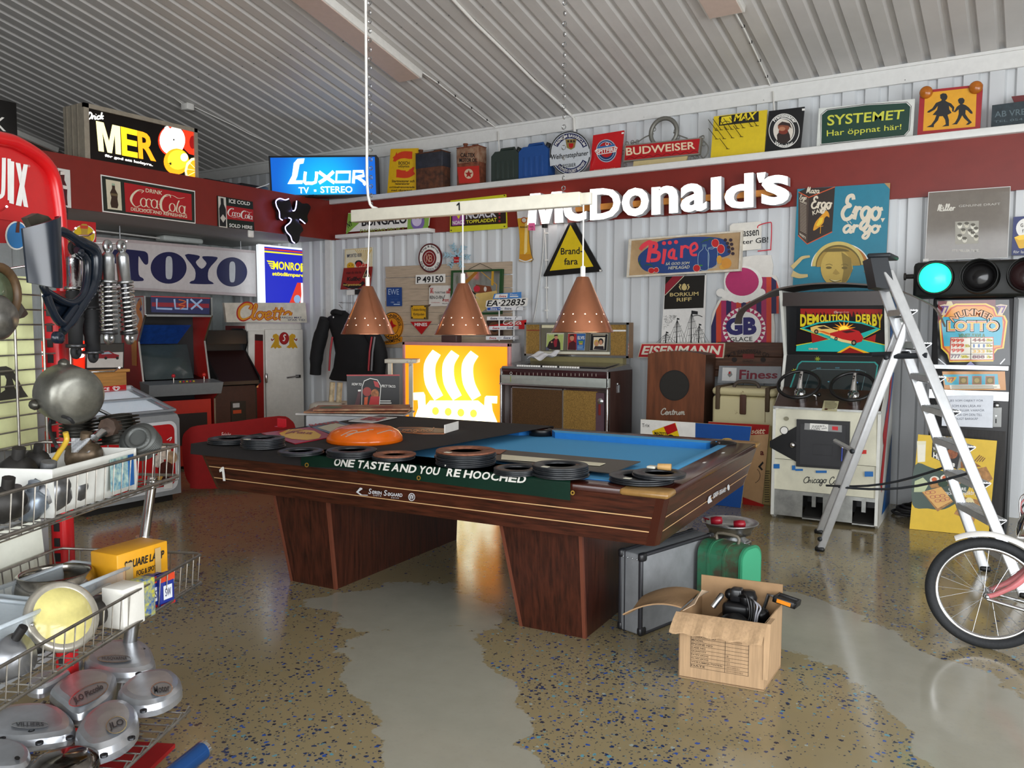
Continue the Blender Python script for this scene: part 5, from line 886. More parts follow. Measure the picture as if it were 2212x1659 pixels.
board('pale yellow printed board, only its edge showing beside the driving game cabinet',7.0,[(1600,150),(1760,160),(1755,840),(1600,830)],mat('c2ad72',.5),lambda a:a.lines(1705,540,1750,14,20,7,mat('5a4a38',.6),1))
# cocoa poster board above the driving game
YE=YW-.06;a=wsign(cD,YE);tq=mat('1f7d96',.4);a.slab([(278,1060),(1070,1008),(1022,1925),(236,1940)],tq,-.015,0,mat('a07a4a',.5));a.poly([(1020,1010),(1070,1008),(1068,1060)],mat('b08a5a',.5),1)
bx=mat('2e2019',.45);a.poly([(288,1085),(378,1130),(362,1530),(285,1455)],mat('4a3a30',.45),1);a.poly([(378,1130),(600,1040),(575,1425),(362,1530)],bx,1);a.poly([(288,1085),(350,1055),(600,1042),(378,1130)],bx,1);oo=mat('d0572a',.45);a.stroke([(288,1085),(378,1132),(600,1042)],8,oo,2,False,0);a.stroke([(285,1455),(362,1530),(576,1425)],8,oo,2,False,0)
cw_=mat('e2d6c0',.45);a.pen('Maza',355,1045,470,1095,7,cw_,2);a.pen('Ergo',395,1125,575,1225,15,cw_,2);a.text('KAKAO',0,0,0,0,cw_,2,.02,0,[(405,1248),(565,1195),(565,1230),(410,1285)]);a.pen('Ergo',298,1110,358,1150,5,cw_,2);a.text('KAKAO',0,0,0,0,cw_,2,.01,0,[(302,1155),(358,1175),(358,1195),(302,1172)])
for k in range(19):a.stroke([(302,1185+k*12.5),(356,1205+k*13)],4,mat('a89a88',.5),2,False,0)
a.text('MAZETTI',0,0,0,0,cw_,2,.02,0,[(298,1432),(350,1470),(350,1490),(298,1450)]);og=mat('e09a1f',.4);a.poly([p[:2] for p in smooth_pts([(x,y,0) for x,y in [(415,1415),(430,1350),(470,1300),(505,1265),(525,1245),(545,1262),(552,1302),(530,1292),(510,1310),(500,1350),(465,1385)]],4,True)],og,2);a.poly([(440,1370),(470,1310),(500,1300),(490,1350),(455,1380)],mat('f0c830',.4),3);a.stroke([(478,1375),(475,1440)],5,og,3,False,0);a.stroke([(455,1385),(500,1375)],5,og,3,False,0)
a.pen('Ergo',650,1115,1005,1320,32,cw_,2);a.pen('är go',665,1310,990,1432,24,cw_,2);a.poly([(990,1310),(1028,1308),(1005,1345)],cw_,2)
# smiling face in the bottom of a pot, two hands
sk1,sk2,sk3=mat('c2a552',.5),mat('a88a3c',.5),mat('6a5a26',.5);a.oval(645,1720,250,200,WH,1,44,PI,2*PI);a.oval(645,1720,240,192,mat('b0702a',.5),2,44,PI,2*PI);a.oval(630,1720,222,212,mat('cdb868',.45),3,44,PI,2*PI);a.oval(630,1722,195,185,sk3,4,44,PI,2*PI);a.oval(630,1725,186,172,sk2,5,44,PI,2*PI);a.oval(625,1760,130,165,sk1,6,36,PI,2*PI);
a.cv=cR1;a.oval(420,170,148,180,sk1,7,36);a.poly([(470,20),(560,80),(575,200),(520,300),(470,320),(490,200)],mat('8a7434',.5),8);a.oval(350,170,28,12,sk3,9,16);a.oval(500,172,28,12,sk3,9,16);a.stroke([(320,145),(355,135),(385,148)],5,sk3,9);a.stroke([(470,145),(505,135),(535,150)],5,sk3,9);a.poly([(415,180),(385,225),(420,238),(455,225)],mat('a88c42',.5),9);a.stroke([(355,282),(400,300),(470,290)],[4,18,4],sk3,9);a.stroke([(365,285),(410,296),(455,288)],[2,9,2],mat('e6dca8',.5),10);a.oval(420,20,130,36,sk3,8,20,PI,2*PI)
hd=mat('cbb47a',.5);a.stroke([(0,170),(60,110),(100,75),(170,62)],[40,36,30,20],hd,11);a.stroke([(0,225),(70,250),(150,245)],[60,44,26],hd,11);a.stroke([(885,320),(800,260),(720,210)],[70,60,30],hd,11);a.stroke([(885,230),(800,180),(690,210)],[60,44,22],hd,11);a.stroke([(720,300),(745,330),(760,345)],22,hd,11)
a.solo('advert_board','turquoise cocoa poster with a face in a pot, above the driving game cabinet','sign','signs on the white wall')
# clear grey beer mirror and blue gold-bar sign
t=thing('acrylic_sign','square smoked clear panel with faint white print and a small crowd picture','sign',UY(2090,555,YW-.12));a=wsign(cE1,YW-.1);q=[(352,52),(938,10),(918,520),(325,540)];a.slab(q,mat('8d857c',.08,0,trans=.0,alpha=.72),-.006,0);a.build('panel',t)
a=wsign(cE1,YW-.099);a.stroke(q,6,mat('d8d8d6',.3),1,True,0);lt=mat('d8d4c8',.4);a.pen('M',415,140,450,185,7,lt,1);a.pen('iller',452,135,545,182,7,lt,1);a.stroke([(420,150),(440,142),(455,160),(430,185),(520,178)],4,lt,1);a.text('GENUINE DRAFT',0,0,0,0,mat('c0bcb4',.4),1,.0,0,[(568,142),(865,126),(865,142),(568,158)]);a.text("IT'S MILLER TIME.",522,460,715,478,lt,1,.01);a.poly([(542,262),(712,255),(708,418),(542,424)],mat('a8a498',.5),1);random.seed(5)
for x,y in ((575,290),(625,285),(670,295),(600,330),(650,335),(692,320),(575,372),(668,352),(610,392),(692,378)):a.oval(x,y,17,21,mat(random.choice(['dedacb','cfcab8','e8e4d4']),.5),2,14);a.oval(x,y-12,17,10,mat('5f5b50',.5),3,12);a.oval(x-6,y,2.5,3,INK,4,6);a.oval(x+6,y,2.5,3,INK,4,6)
o=a.build('print',t);mb=MB();c=a.P(333,536);mb.box(c.x-.02,c.x+.02,YW-.11,YW-.02,c.z-.012,c.z+.008,WH);o=mb.build('holder',t)
a=wsign(cE1,YW-.06);a.slab([(960,228),(1150,215),(1150,500),(945,502)],mat('232f6a',.4),-.012,0);a.oval(1060,310,82,75,WH,1,28);a.text('G',1010,275,1030,300,mat('3a2a10',.5),2,.02);a.text('f',1022,315,1034,340,INK,2);gb=mat('b08a2a',.35,.4);a.poly([(965,375),(1000,360),(1140,345),(1140,430),(1010,455),(998,450)],gb,2);a.poly([(965,375),(1000,360),(1140,345),(1140,375),(1000,395)],mat('c9a43a',.35,.4),3);a.text('för landets',960,468,1110,488,WH,2,.0,.1);a.solo('tin_sign','blue sign with a white disc and gold bars, cut by the right photo edge','sign','signs on the white wall')
# ================================================================== driving game cabinet
DV=V((math.cos(math.radians(2.2)),math.sin(math.radians(2.2)),0));DN=V((DV.y,-DV.x,0));DO=V((-1.77,6.55,0));DW=.775
def dq(u,d,z):return DO+DV*u-DN*d+V((0,0,z))  # u along the front, d into depth
def dfront(cv,d0=0.0):return Art(dq(0,d0,0),DN,cv)
t=thing('arcade_cabinet','white and chrome two-seat driving arcade cabinet with bright car collision backglass','arcade machine',dq(DW/2,.35,0));cream=mat('d6d3bd',.45,noise=.12,scale=4);al=mat('a9aaa6',.38,.8,noise=.2,scale=12);blk=mat('0e0e10',.35)
prof=[(0,.03),(0,.34),(0,.86),(.24,1.02),(.32,1.27),(.16,1.7),(.12,1.78),(.74,1.78),(.74,.0),(.05,.0)]
for u0,u1 in ((-.0,.022),(DW-.022,DW)):
    mb=MB();pf=[(d-.012,z) for d,z in prof[:5]]+[(d-.03,z) for d,z in prof[5:7]]+prof[7:];mb.prism([dq(u0,d,z) for d,z in pf],[dq(u1,d,z) for d,z in pf],mat('d9d9d2',.4));
    if u0>.1:
        a=Sign.at([dq(u1+.002,.02,1.75),dq(u1+.002,.73,1.75),dq(u1+.002,.73,.05),dq(u1+.002,.02,.05)],(71,170));bl=mat('1f64ac',.4);rd=mat('c0262a',.4)
        a.poly([(25,2),(71,2),(71,40),(40,44)],bl);a.poly([(20,95),(60,60),(71,62),(35,110)],bl);a.poly([(2,140),(50,60),(58,64),(14,150)],rd);a.poly([(10,105),(30,88),(34,96),(14,114)],rd);a.poly([(20,168),(71,110),(71,168)],bl);mb.merge(a)
    mb.build('side_panel',t)
ST_=lambda d0,d1,z0,z1,m,nm,x0=.022,x1=DW-.022,th=.02:MB().hexa([dq(x0,d0,z0),dq(x1,d0,z0),dq(x1,d1,z1),dq(x0,d1,z1)]+[dq(x0,d0+th,z0),dq(x1,d0+th,z0),dq(x1,d1+th,z1),dq(x0,d1+th,z1)],m)
mb=MB();P=dfront(cR2).P;uf=lambda x,y:(P(x,y)-DO).dot(DV);zf=lambda x,y:P(x,y).z
h1=(uf(388,880),uf(556,890));h2=(uf(800,915),uf(985,925));zt1,zb1=zf(470,885),zf(470,1080);ztop=zf(300,838)
for (u0,u1,z0,z1) in ((0,h1[0],.03,ztop),(h1[1],h2[0],.03,ztop),(h2[1],DW,.03,ztop),(h1[0],h1[1],.03,zb1),(h2[0],h2[1],.03,zb1),(h1[0],h1[1],zt1,ztop),(h2[0],h2[1],zt1,ztop)):mb.hexa([dq(u0,0,z0),dq(u1,0,z0),dq(u1,.02,z0),dq(u0,.02,z0),dq(u0,0,z1),dq(u1,0,z1),dq(u1,.02,z1),dq(u0,.02,z1)],al)
o=mb.build('kick_plate',t)
for u0,u1 in (h1,h2):
    mb=MB();mb.hexa([dq(u0,.2,zb1),dq(u1,.2,zb1),dq(u1,.22,zb1),dq(u0,.22,zb1),dq(u0,.2,zt1),dq(u1,.2,zt1),dq(u1,.22,zt1),dq(u0,.22,zt1)],blk);mb.hexa([dq(u0,.0,zb1),dq(u1,.0,zb1),dq(u1,.2,zb1),dq(u0,.2,zb1),dq(u0,.02,zb1+.02),dq(u1,.02,zb1+.02),dq(u1,.2,zb1+.1),dq(u0,.2,zb1+.1)],mat('232220',.5));mb.hexa([dq(u0+.05,.1,zb1+.08),dq(u0+.08,.1,zb1+.08),dq(u0+.08,.12,zb1+.08),dq(u0+.05,.12,zb1+.08),dq(u0+.05,.1,zt1),dq(u0+.08,.1,zt1),dq(u0+.08,.12,zt1),dq(u0+.05,.12,zt1)],al);mb.build('pedal_well',t)
mb=ST_(0,0,ztop+.002,.47,cream,'');a=dfront(cR2,-.001);a.pen('Ch',392,725,465,775,6,INK,1);a.pen('icag',462,716,560,775,6,INK,1);a.pen('o',556,716,590,775,6,INK,1);a.pen('Coin',605,725,720,785,6,INK,1);mb.merge(a);mb.build('name_panel',t)
mb=ST_(-.012,0,.475,.875,cream,'',.005,DW-.005);a=dfront(cR2,-.008);a.poly([(118,430),(345,305),(345,605),(118,480)],blk,4);a.oval(238,342,34,34,INK,5,24);a.oval(238,342,29,29,WH,6,24);
for r in ((150,618,200,655),(302,630,330,668),(330,658,392,675),(498,672,588,692),(740,675,792,710),(900,680,970,722)):a.rect(*r,mat('1f6ab0',.4),5)
a.text('2',838,378,915,535,mat('cc2a20',.4),5,.03);a.oval(255,245,22,18,mat('8a866f',.6),4,9);mb.merge(a);mb.build('front_panel',t)
a=dfront(cR2,-.02);mb=MB();dr=[(340,250),(778,270),(770,668),(335,638)];mb.prism([a.P(x,y,-.02) for x,y in dr],[a.P(x,y,.008) for x,y in dr],mat('1c1c1e',.45));ip=[(372,285),(748,300),(742,645),(368,618)];mb.prism([a.P(x,y,.0) for x,y in ip],[a.P(x,y,.014) for x,y in ip],mat('2b2b2e',.5));b=dfront(cR2,-.036);b.poly([(405,282),(712,300),(712,358),(402,335)],mat('8d8d8c',.4,.4),1);b.poly([(450,283),(600,292),(598,350),(447,332)],WH,2);b.text('INSERT',468,300,570,316,INK,3);b.text('COIN',460,318,530,338,INK,3);b.stroke([(545,330),(590,322),(570,308)],4,INK,3,False,0);b.poly([(632,308),(680,311),(680,342),(632,338)],mat('b01820',.4,emit=.3),3);b.stroke([(475,455),(635,462),(632,552),(472,540)],4,mat('1a1a1c',.4),2,True,0);mb.merge(b);mb.build('coin_door',t)
mb=MB();mb.lathe([(.022,0),(.022,.02),(.012,.03),(0,.03)],CHROME,14,a.P(308,462,.0),DN);mb.build('lock',t);mb=MB();c=a.P(720,480,.014);mb.lathe([(.014,0),(.014,.02),(0,.02)],CHROME,12,c,DN);mb.tube([c+DN*.02,c+DN*.03-V((0,0,.1))],.006,mat('2a3f9a',.4),6);mb.build('key',t)
mb=ST_(-.014,.24,.878,1.02,mat('3a251d',.35,noise=.2,scale=4,stretch=(2,20,20)),'',.005,DW-.005);mb.hexa([dq(0,-.018,.868),dq(DW,-.018,.868),dq(DW,.0,.868),dq(0,.0,.868),dq(0,-.018,.884),dq(DW,-.018,.884),dq(DW,.0,.884),dq(0,.0,.884)],al);cpo=dq(0,-.016,.879);cpn=(DN*.142+V((0,0,.254))).normalized();b=Art(cpo+cpn*.003,cpn,cR2);b.poly([(565,98),(688,102),(668,188),(545,180)],mat('c9c29a',.45),1);b.lines(570,108,675,6,11,5,mat('6a6248',.5),2);b.oval(582,170,14,7,mat('4a1a14',.4),3,12);b.oval(177,163,16,6,WH,1,12);mb.merge(b);mb.build('control_panel',t)
mb=MB();c=Art(cpo+cpn*.004,cpn,cR1).P(225,1430);mb.tube([c,c+V((0,-.02,.03)),c+V((-.04,-.03,.045))],.009,CHROME,8,sm=3);mb.ball(c+V((.02,0,.04)),.016,blk,10,8);mb.build('gear_lever',t)
# monitor, backglass, top
mb=ST_(.24,.32,1.02,1.27,blk,'');mo=dq(0,.239,1.02);mn=(DN*.25+V((0,0,.08))).normalized();b=Art(mo+mn*.003,mn,cR1);sc_=mat('232b2c',.08);tl=mat('2f8f88',.3)
b.poly([(85,1060),(790,1068),(820,1100),(780,1360),(-40,1350),(50,1090)],tl,1);b.poly([(92,1072),(782,1080),(806,1108),(768,1350),(-20,1340),(60,1100)],sc_,2);ln=mat('6d8d92',.4);b.stroke([(110,1340),(170,1160),(230,1140),(640,1148),(700,1165),(655,1365)],3,ln,3,False,0);b.stroke([(120,1340),(650,1352)],3,ln,3,False,0)
for x,y in ((240,1132),(262,1130),(418,1128),(440,1128),(612,1148),(634,1148)):b.ring(x,y,9,6,2,mat('5fb0c8',.4),3,10)
b.oval(345,1260,9,5,mat('5fb0c8',.4),3,8);b.poly([(612,1262),(626,1262),(622,1278)],mat('5f8fd8',.4),3)
for cx,cy,m_ in ((20,1160,'c8c81e'),(240,1042,'7f8a1e')):b.poly([(cx+(34 if i%2 else 14)*math.cos(i*PI/8),cy+(30 if i%2 else 10)*math.sin(i*PI/8)) for i in range(16)],mat(m_,.4),3)
mb.merge(b);mb.build('monitor',t)
gd=.33;mb=ST_(gd+.0,gd-.1,1.275,1.72,blk,'');go=dq(0,gd-.001,1.275);gn=(DN*.445+V((0,0,-.1))).normalized();b=Art(go+gn*.002,gn,cR1);E_=.28
K=lambda h:mat(h,.3,emit=E_,emh=h)
b.poly([(40,558),(885,562),(880,980),(35,972)],mat('0b0b0c',.3),1);b.poly([(75,560),(860,565),(850,640),(80,640)],K('8c1a16'),2);random.seed(2)
for k in range(22):x=80+k*35;b.poly([(x,640),(x+10,575+30*random.random()),(x+22,600+20*random.random()),(x+34,640)],K('2a0c0c'),3)
b.pen('Co',395,583,440,603,3,mat('d8c8b8',.4),4);b.text('Chicago Coin',395,584,540,604,mat('d8a8a0',.4),4)
for ch,x,w_,y0,y1 in (('D',75,58,612,730),('E',140,48,612,712),('M',190,62,614,702),('O',262,48,616,692),('L',312,32,616,684),('I',350,14,616,680),('T',372,38,616,676),('I',416,14,614,674),('O',436,48,612,674),('N',492,48,610,676),('D',605,52,614,690),('E',665,36,612,698),('R',708,48,612,712),('B',762,46,612,726),('Y',806,56,612,742)):b.text(ch,x+4,y0+4,x+w_+4,y1+4,K('6a1410'),4,.04);b.text(ch,x,y0,x+w_,y1,K('c2b21e'),5,.04)
b.poly([(75,745),(240,690),(455,668),(670,690),(840,750),(665,850),(885,905),(880,975),(35,965),(40,910),(345,850)],K('1b9a92'),6);b.poly([(110,745),(260,700),(455,680),(660,702),(800,745),(640,800),(300,800)],K('120e10'),7);b.poly([(45,760),(350,850),(40,905)],K('140a0c'),8);b.poly([(885,770),(660,850),(885,900)],K('140a0c'),8);b.stroke([(75,748),(360,848),(38,908)],8,K('c2b21e'),9,False,0);b.stroke([(842,752),(660,850),(888,905)],8,K('c2b21e'),9,False,0);b.poly([(180,790),(340,850),(190,885)],K('8c1a16'),9);b.poly([(800,800),(690,850),(790,880)],K('8c1a16'),9);b.poly([(425,978),(550,910),(740,980)],K('d09a1c'),9);b.poly([(460,980),(550,928),(690,982)],K('7a1612'),10)
bu=[(495+(115 if i%2 else 48)*math.cos(i*PI/14),752+(78 if i%2 else 32)*math.sin(i*PI/14)) for i in range(28)];b.poly(bu,K('e0941a'),10);b.oval(495,752,46,30,K('f0d040'),11,16)
b.poly([(175,735),(230,718),(310,715),(385,750),(440,765),(420,850),(360,820),(280,790),(215,790),(180,770)],K('caa85c'),12);b.poly([(240,735),(300,722),(370,748),(280,752)],K('2a221c'),13);b.poly([(240,765),(300,770),(390,800),(350,805)],K('c0591c'),13);b.poly([(360,790),(470,762),(560,748),(640,770),(680,830),(665,870),(590,890),(470,860),(370,830)],K('a01c1c'),13);b.poly([(470,775),(550,760),(610,775),(520,790)],K('3a1214'),14);b.poly([(370,810),(480,848),(590,870),(585,895),(470,872),(365,832)],K('c8b078'),14)
for x,y,r in ((232,775,20),(590,880,24),(420,842,16)):b.oval(x,y,r,r*1.1,K('1a1414'),15,16);b.oval(x,y,r*.55,r*.6,K('8a7a60'),16,12)
b.text('GAME OVER',158,932,246,948,K('e0a080'),12,.02);mb.merge(b);o=mb.build('backglass',t);o['label']='bright backglass with two colliding cars'
mb=MB();mb.hexa([dq(.022,.13,1.66),dq(DW-.022,.13,1.66),dq(DW-.022,.24,1.72),dq(.022,.24,1.72),dq(.022,.12,1.765),dq(DW-.022,.12,1.765),dq(DW-.022,.24,1.765),dq(.022,.24,1.765)],mat('2a1c16',.3));mb.build('marquee',t)
mb=MB();mb.hexa([dq(.022,.35,.04),dq(DW-.022,.35,.04),dq(DW-.022,.73,.04),dq(.022,.73,.04),dq(.022,.35,1.76),dq(DW-.022,.35,1.76),dq(DW-.022,.73,1.76),dq(.022,.73,1.76)],blk);mb.build('back_box',t)
# curved brown canopy with drooping wings
sec=[(-.33,1.52),(-.31,1.6),(-.25,1.66),(-.12,1.73),(.0,1.785),(.2,1.815),(.4,1.822),(.58,1.81),(.78,1.785),(.9,1.74),(1.02,1.68),(1.1,1.62),(1.16,1.5)];cs=[V((u,0,z)) for u,z in sec];cs=smooth_pts(cs,4);mb=MB();n_=len(cs)-1
def cp(u,v):i=min(n_,int(u*n_+.5));k=cs[i];e=max(0,1-(abs(u*2-1)/.5)**4);return dq(k.x,.04+v*(.2+.5*e),k.z)
mb.grid(cp,n_,4,mat('4a4038',.45),True,(0,0,.012));o=mb.build('canopy',t);o['label']='curved dark canopy with drooping side wings'
for u,zc in ((.19,1.06),(.575,1.06)):
    w=MB();c=dq(u,-.02,zc);axn=(DN*.62+V((0,0,.78))).normalized();w.torus(c,.152,.013,blk,axn,40,10);w.build('steering_wheel',t)
    w=MB();e=axn.cross(DV).normalized();hub=c-axn*.07;w.tube([c+e*.14,c+e*.05-axn*.03,hub],[.016,.02,.03],CHROME,8);w.tube([c-e*.14,c-e*.05-axn*.03,hub],[.016,.02,.03],CHROME,8);w.lathe([(.05,-.1),(.042,-.02),(.04,0),(0,.01)],CHROME,16,hub,axn)
    for k in (.07,.1):
        for sg in (-1,1):w.lathe([(.008,0),(0,.001)],blk,8,c+e*sg*k+axn*.012,axn)
    w.build('wheel_hub',t)
# ================================================================== slot machine, traffic light, paper
YLm=6.98;P=Art((0,YLm,0),(0,1,0),cR1).P;xl,xr=P(1330,900).x,P(2105,900).x;zt_=P(1700,460).z
t=thing('slot_machine','tall black number lottery slot machine with a colourful glass at the far right','slot machine',((xl+xr)/2,YLm+.25,0));mb=MB();mb.box(xl,xr,YLm,YLm+.5,.0,zt_,mat('161618',.4),.008);mb.box(xr-.004,xr+.012,YLm-.012,YLm+.5,0,zt_,mat('1d1f20',.35));mb.build('cabinet',t)
zl1=P(1700,1115).z;zl2=P(1700,1340).z;zl3=P(1700,1400).z;zl4=P(1700,1690).z
mb=MB();mb.box(xl+.02,xr-.02,YLm-.02,YLm,zl1-.02,zl1+.01,silver);mb.box(xl,xr-.01,YLm-.05,YLm,zl3-.02,zl2-.0,silver);mb.build('chrome_rails',t)
mb=MB();b=Art((0,YLm-.002,0),(0,1,0),cR1);K=lambda h:mat(h,.12,emit=.12,emh=h);b.poly([(1380,480),(2070,475),(2080,1100),(1390,1100)],mat('0c0c0e',.08),1);b.poly([(1390,490),(1940,475),(1942,720),(1560,650),(1390,700)],K('6a1a22'),2);b.poly([(1480,490),(1520,490),(1570,600),(1440,600)],K('c8b890'),3)
oc=[(1500,540),(1560,512),(1850,510),(1930,545),(1960,620),(2030,625),(2055,680),(2020,940),(1960,950),(1920,1000),(1920,1065),(1500,1072),(1480,1000),(1420,940),(1400,680),(1440,620)]
b.poly(oc,K('d8b83a'),4);sc2=lambda f:[(1715+(x-1715)*f,790+(y-790)*f) for x,y in oc];b.poly(sc2(.95),K('b8401c'),5);b.poly(sc2(.9),K('d88a1c'),6);b.poly([(1440,640),(2005,640),(2010,760),(1990,910),(1450,920),(1425,700)],K('3aa0b8'),7);b.poly([(1510,835),(1920,830),(1930,1050),(1500,1056)],K('b83a1c'),8);b.poly([(1520,842),(1915,838),(1915,1045),(1508,1048)],K('d8d2c4'),9)
for x0,x1 in ((1405,1510),(1940,2055)):b.poly([(x0,530),(x0+50,518),(x1,528),(x1-20,570),(x1-50,625),(x0+20,620),(x0+40,560)],K('c8b49a'),8);b.text('77',x0+15,535,x1-15,605,K('5a2a7a'),9,.03,.1)
b.arc('NUMMER',1720,900,270,340,-42,42,INK,8,.07);b.arc('NUMMER',1720,900,275,335,-41,41,K('d89a6a'),9,.02);b.text('LOTTO',1470,668,1985,785,INK,8,.08);b.text('LOTTO',1482,675,1972,778,K('e6dcc0'),9,.055);b.text('LOTTO',1490,682,1965,772,K('b8304a'),10,.02);b.text('LOTTO',1495,690,1960,764,K('d8c02a'),11,-.01);b.text('VINST-TAVLA',1588,798,1842,838,K('1d6a3a'),10,.04,.1)
for x in (1705,):b.stroke([(x,840),(x,1046)],5,INK,11,False,0)
for y in (890,945,995):b.stroke([(1708 if y<990 else 1510,y),(1915,y)],4,INK,11,False,0)
for y in (865,912,960):b.text('999',1520,y-18,1642,y+18,K('c03a1c'),12,.04)
b.text('777',1515,1000,1605,1034,K('5a3a5a'),12,.03)
for tx,x0,x1,y in (('444',1718,1845,860),('111',1728,1838,915),('333',1722,1840,968),('888',1720,1838,1020)):b.text(tx,x0,y-16,x1,y+16,K({'444':'7a3a2a','111':'2a5a9a','333':'c89a1c','888':'6a2a3a'}[tx]),12,.03)
for tx,x0,x1,y in (('25:-',1650,1705,915),('50:-',1855,1918,860),('15:-',1855,1918,912),('10:-',1855,1915,965),('200:-',1610,1690,1018),('5:-',1860,1910,1020)):b.text(tx,x0,y-14,x1,y+14,INK,12,.07);b.text(tx,x0,y-14,x1,y+14,K('d8c81c'),13,.03)
b.stroke([(1395,1040),(1470,1100)],8,silver,3,False,0);b.stroke([(2030,1040),(1985,1090)],8,silver,3,False,0);b.poly([(1660,1100),(1705,1062),(1745,1100)],mat('8a8ab0',.4),13);mb.merge(b);mb.build('pay_table_glass',t)
mb=MB();b=Art((0,YLm-.002,0),(0,1,0),cR1);b.poly([(1430,1160),(2030,1160),(2040,1340),(1450,1335)],K('b87a2a'),1);b.poly([(1440,1190),(1960,1185),(1970,1290),(1460,1290)],K('3a9ab0'),2);b.poly([(1500,1290),(1980,1285),(1985,1325),(1510,1330)],K('d8d2c0'),3);b.lines(1520,1296,1960,3,11,4,mat('4a4a44',.5),4,.1)
for x in (1635,1762,1888):b.rect(x-44,1205,x+44,1285,K('a84a2a'),3);b.rect(x-36,1212,x+36,1280,mat('7a6a3a',.3),4);b.oval(x,1246,24,22,mat('a8945a',.3),5,14)
b.poly([(1465,1215),(1570,1212),(1555,1240),(1520,1272),(1480,1262)],K('c89a2a'),3);b.text('77',1485,1220,1545,1260,K('8a2a4a'),4,.03);mb.merge(b);mb.build('reel_window',t)
mb=MB();b=Art((0,YLm-.004,0),(0,1,0),cR1);q=[b.P(1915,1505),b.P(2000,1505),b.P(1995,1690),b.P(1910,1690)];mb.prism(q,[p+V((0,-.012,0)) for p in q],mat('8d8e8c',.35,.5));mb.lathe([(.022,0),(.016,.014),(0,.014)],silver,14,b.P(1950,1485),(0,-1,0));b2=Art((0,YLm-.018,0),(0,1,0),cR1);b2.rect(1938,1612,1950,1655,INK,1);b2.oval(1945,1585,10,7,CHROME,1,10);mb.merge(b2);mb.build('coin_slot',t)
mb=MB();P2=Art((0,YLm-.004,0),(0,1,0),cR2).P;mb.box(P2(1470,460).x,xr-.02,YLm-.006,YLm,.06,P2(1700,330).z,mat('2c2a29',.6,noise=.25,scale=8,stretch=(10,10,1)));mb.build('lower_door',t)
b=Art((0,YLm-.055,0),(0,1,0),cR1);q=[b.P(1435,1395),b.P(1920,1388),b.P(1912,1700),b.P(1425,1680)];b.prism([p+V((0,.002,0)) for p in q],q,mat('dde2ea',.6));gy=mat('6a6f7c',.6)
for tx,y,x0,x1 in (('SÄLJES SOM OBJEKT FÖR',1440,1450,1822),('DIG SOM KAN LÄSA AV',1488,1460,1802),('BILDER, ELLER VARFÖR',1532,1470,1835),('INTE GÖRA OM DEN TILL',1572,1460,1812),('ETT ROLIGT BARSKÅP',1610,1475,1772)):b.text(tx,x0,y-14,x1,y+14,gy,1)
b.solo('paper_notice','white sheet of printed notice taped to the black slot machine','notice')
YT=6.9;P=Art((0,YT,0),(0,1,0),cR1).P;z0,z1=zt_+.002,P(1800,95).z;xA=P(1150,200).x;t=thing('traffic_light','black traffic light lying sideways on the slot machine, green lamp lit','traffic light',(xA+.5,YT+.15,z0));mb=MB();mb.box(xA,xA+1.02,YT+.02,YT+.3,z0,z1,mat('101412',.45),.03);mb.build('housing',t);cz=P(1360,265).z;xs=[P(1360,265).x,P(1790,265).x];xs.append(xs[1]*2-xs[0])
for i,x in enumerate(xs):
    mb=MB();mb.lathe([(.128,0),(.128,.02),(.112,.03),(.108,.0)],mat('0d0f0e',.4),32,(x,YT+.02,cz),(0,-1,0));
    if i:mb.lathe([(.125,.0),(.12,.17),(.114,.17),(.112,.0)],mat('0d0f0e',.5),32,(x,YT+.02,cz),(0,-1,0))
    o=mb.build('visor',t);mb=MB();mb.lathe([(.11,0),(.09,.018),(.05,.03),(0,.034)],mat('2fe0a0',.3,emit=2.2,emh='20e8a0',noise=.0) if i==0 else mat('141212' if i==1 else '2a1414',.15),32,(x,YT+.018,cz),(0,-1,0));l=mb.build('lens',t)
    if i==0:l['label']='lit green lens'
mb=MB();mb.lathe([(.018,0),(.018,.06),(.028,.062),(.028,.075),(0,.075)],mat('2a2622',.6),12,(xA,YT+.12,cz+.02),(-1,0,0));mb.build('mounting_bolt',t)
# crispbread poster on the floor
a=Art(V((-.79,6.74,0)),V((.12,-.99,.08)),cR2);q=[(1340,375),(1990,428),(1918,1252),(1268,1155)];pts=[a.P(*p) for p in q];
for p in pts[2:]:p.z=.002
a.prism([p-a.n*.012 for p in pts],pts,mat('d9b42a',.5));yk=mat('cfa51f',.5);a.poly([(1330,430),(1405,430),(1398,600),(1335,606)],mat('d8d2b0',.3),1);a.poly([(1336,460),(1400,458),(1394,600),(1338,604)],mat('e4dfcc',.4),2)
a.poly([(1460,400),(1700,480),(1660,665),(1450,560)],INK,1);a.poly([(1460,400),(1490,388),(1560,392),(1730,455),(1700,482)],mat('dcd8d0',.4),2);a.poly([(1700,480),(1730,455),(1690,650),(1660,665)],mat('8a8680',.4),2);a.text('WASA',0,0,0,0,WH,3,.02,0,[(1462,475),(1520,498),(1518,520),(1462,500)]);a.text('Husmans',0,0,0,0,WH,3,.04,0,[(1465,520),(1645,605),(1640,645),(1463,565)]);a.text('MÖRKT',0,0,0,0,mat('a8a83a',.4),3,0,0,[(1465,505),(1520,530),(1520,540),(1465,516)]);a.poly([(1525,475),(1580,495),(1560,560),(1528,545)],mat('d8d4c8',.4),3);a.oval(1618,535,48,42,mat('8a4a22',.5,noise=.4,scale=60),3,18)
gr=mat('123524',.35);a.poly([p[:2] for p in smooth_pts([(x,y,0) for x,y in [(1315,630),(1450,650),(1660,720),(1760,790),(1700,900),(1560,990),(1420,985),(1292,950)]],4,True)],gr,1);bd=mat('a87a48',.6,noise=.3,scale=40);ch=mat('d9a860',.5)
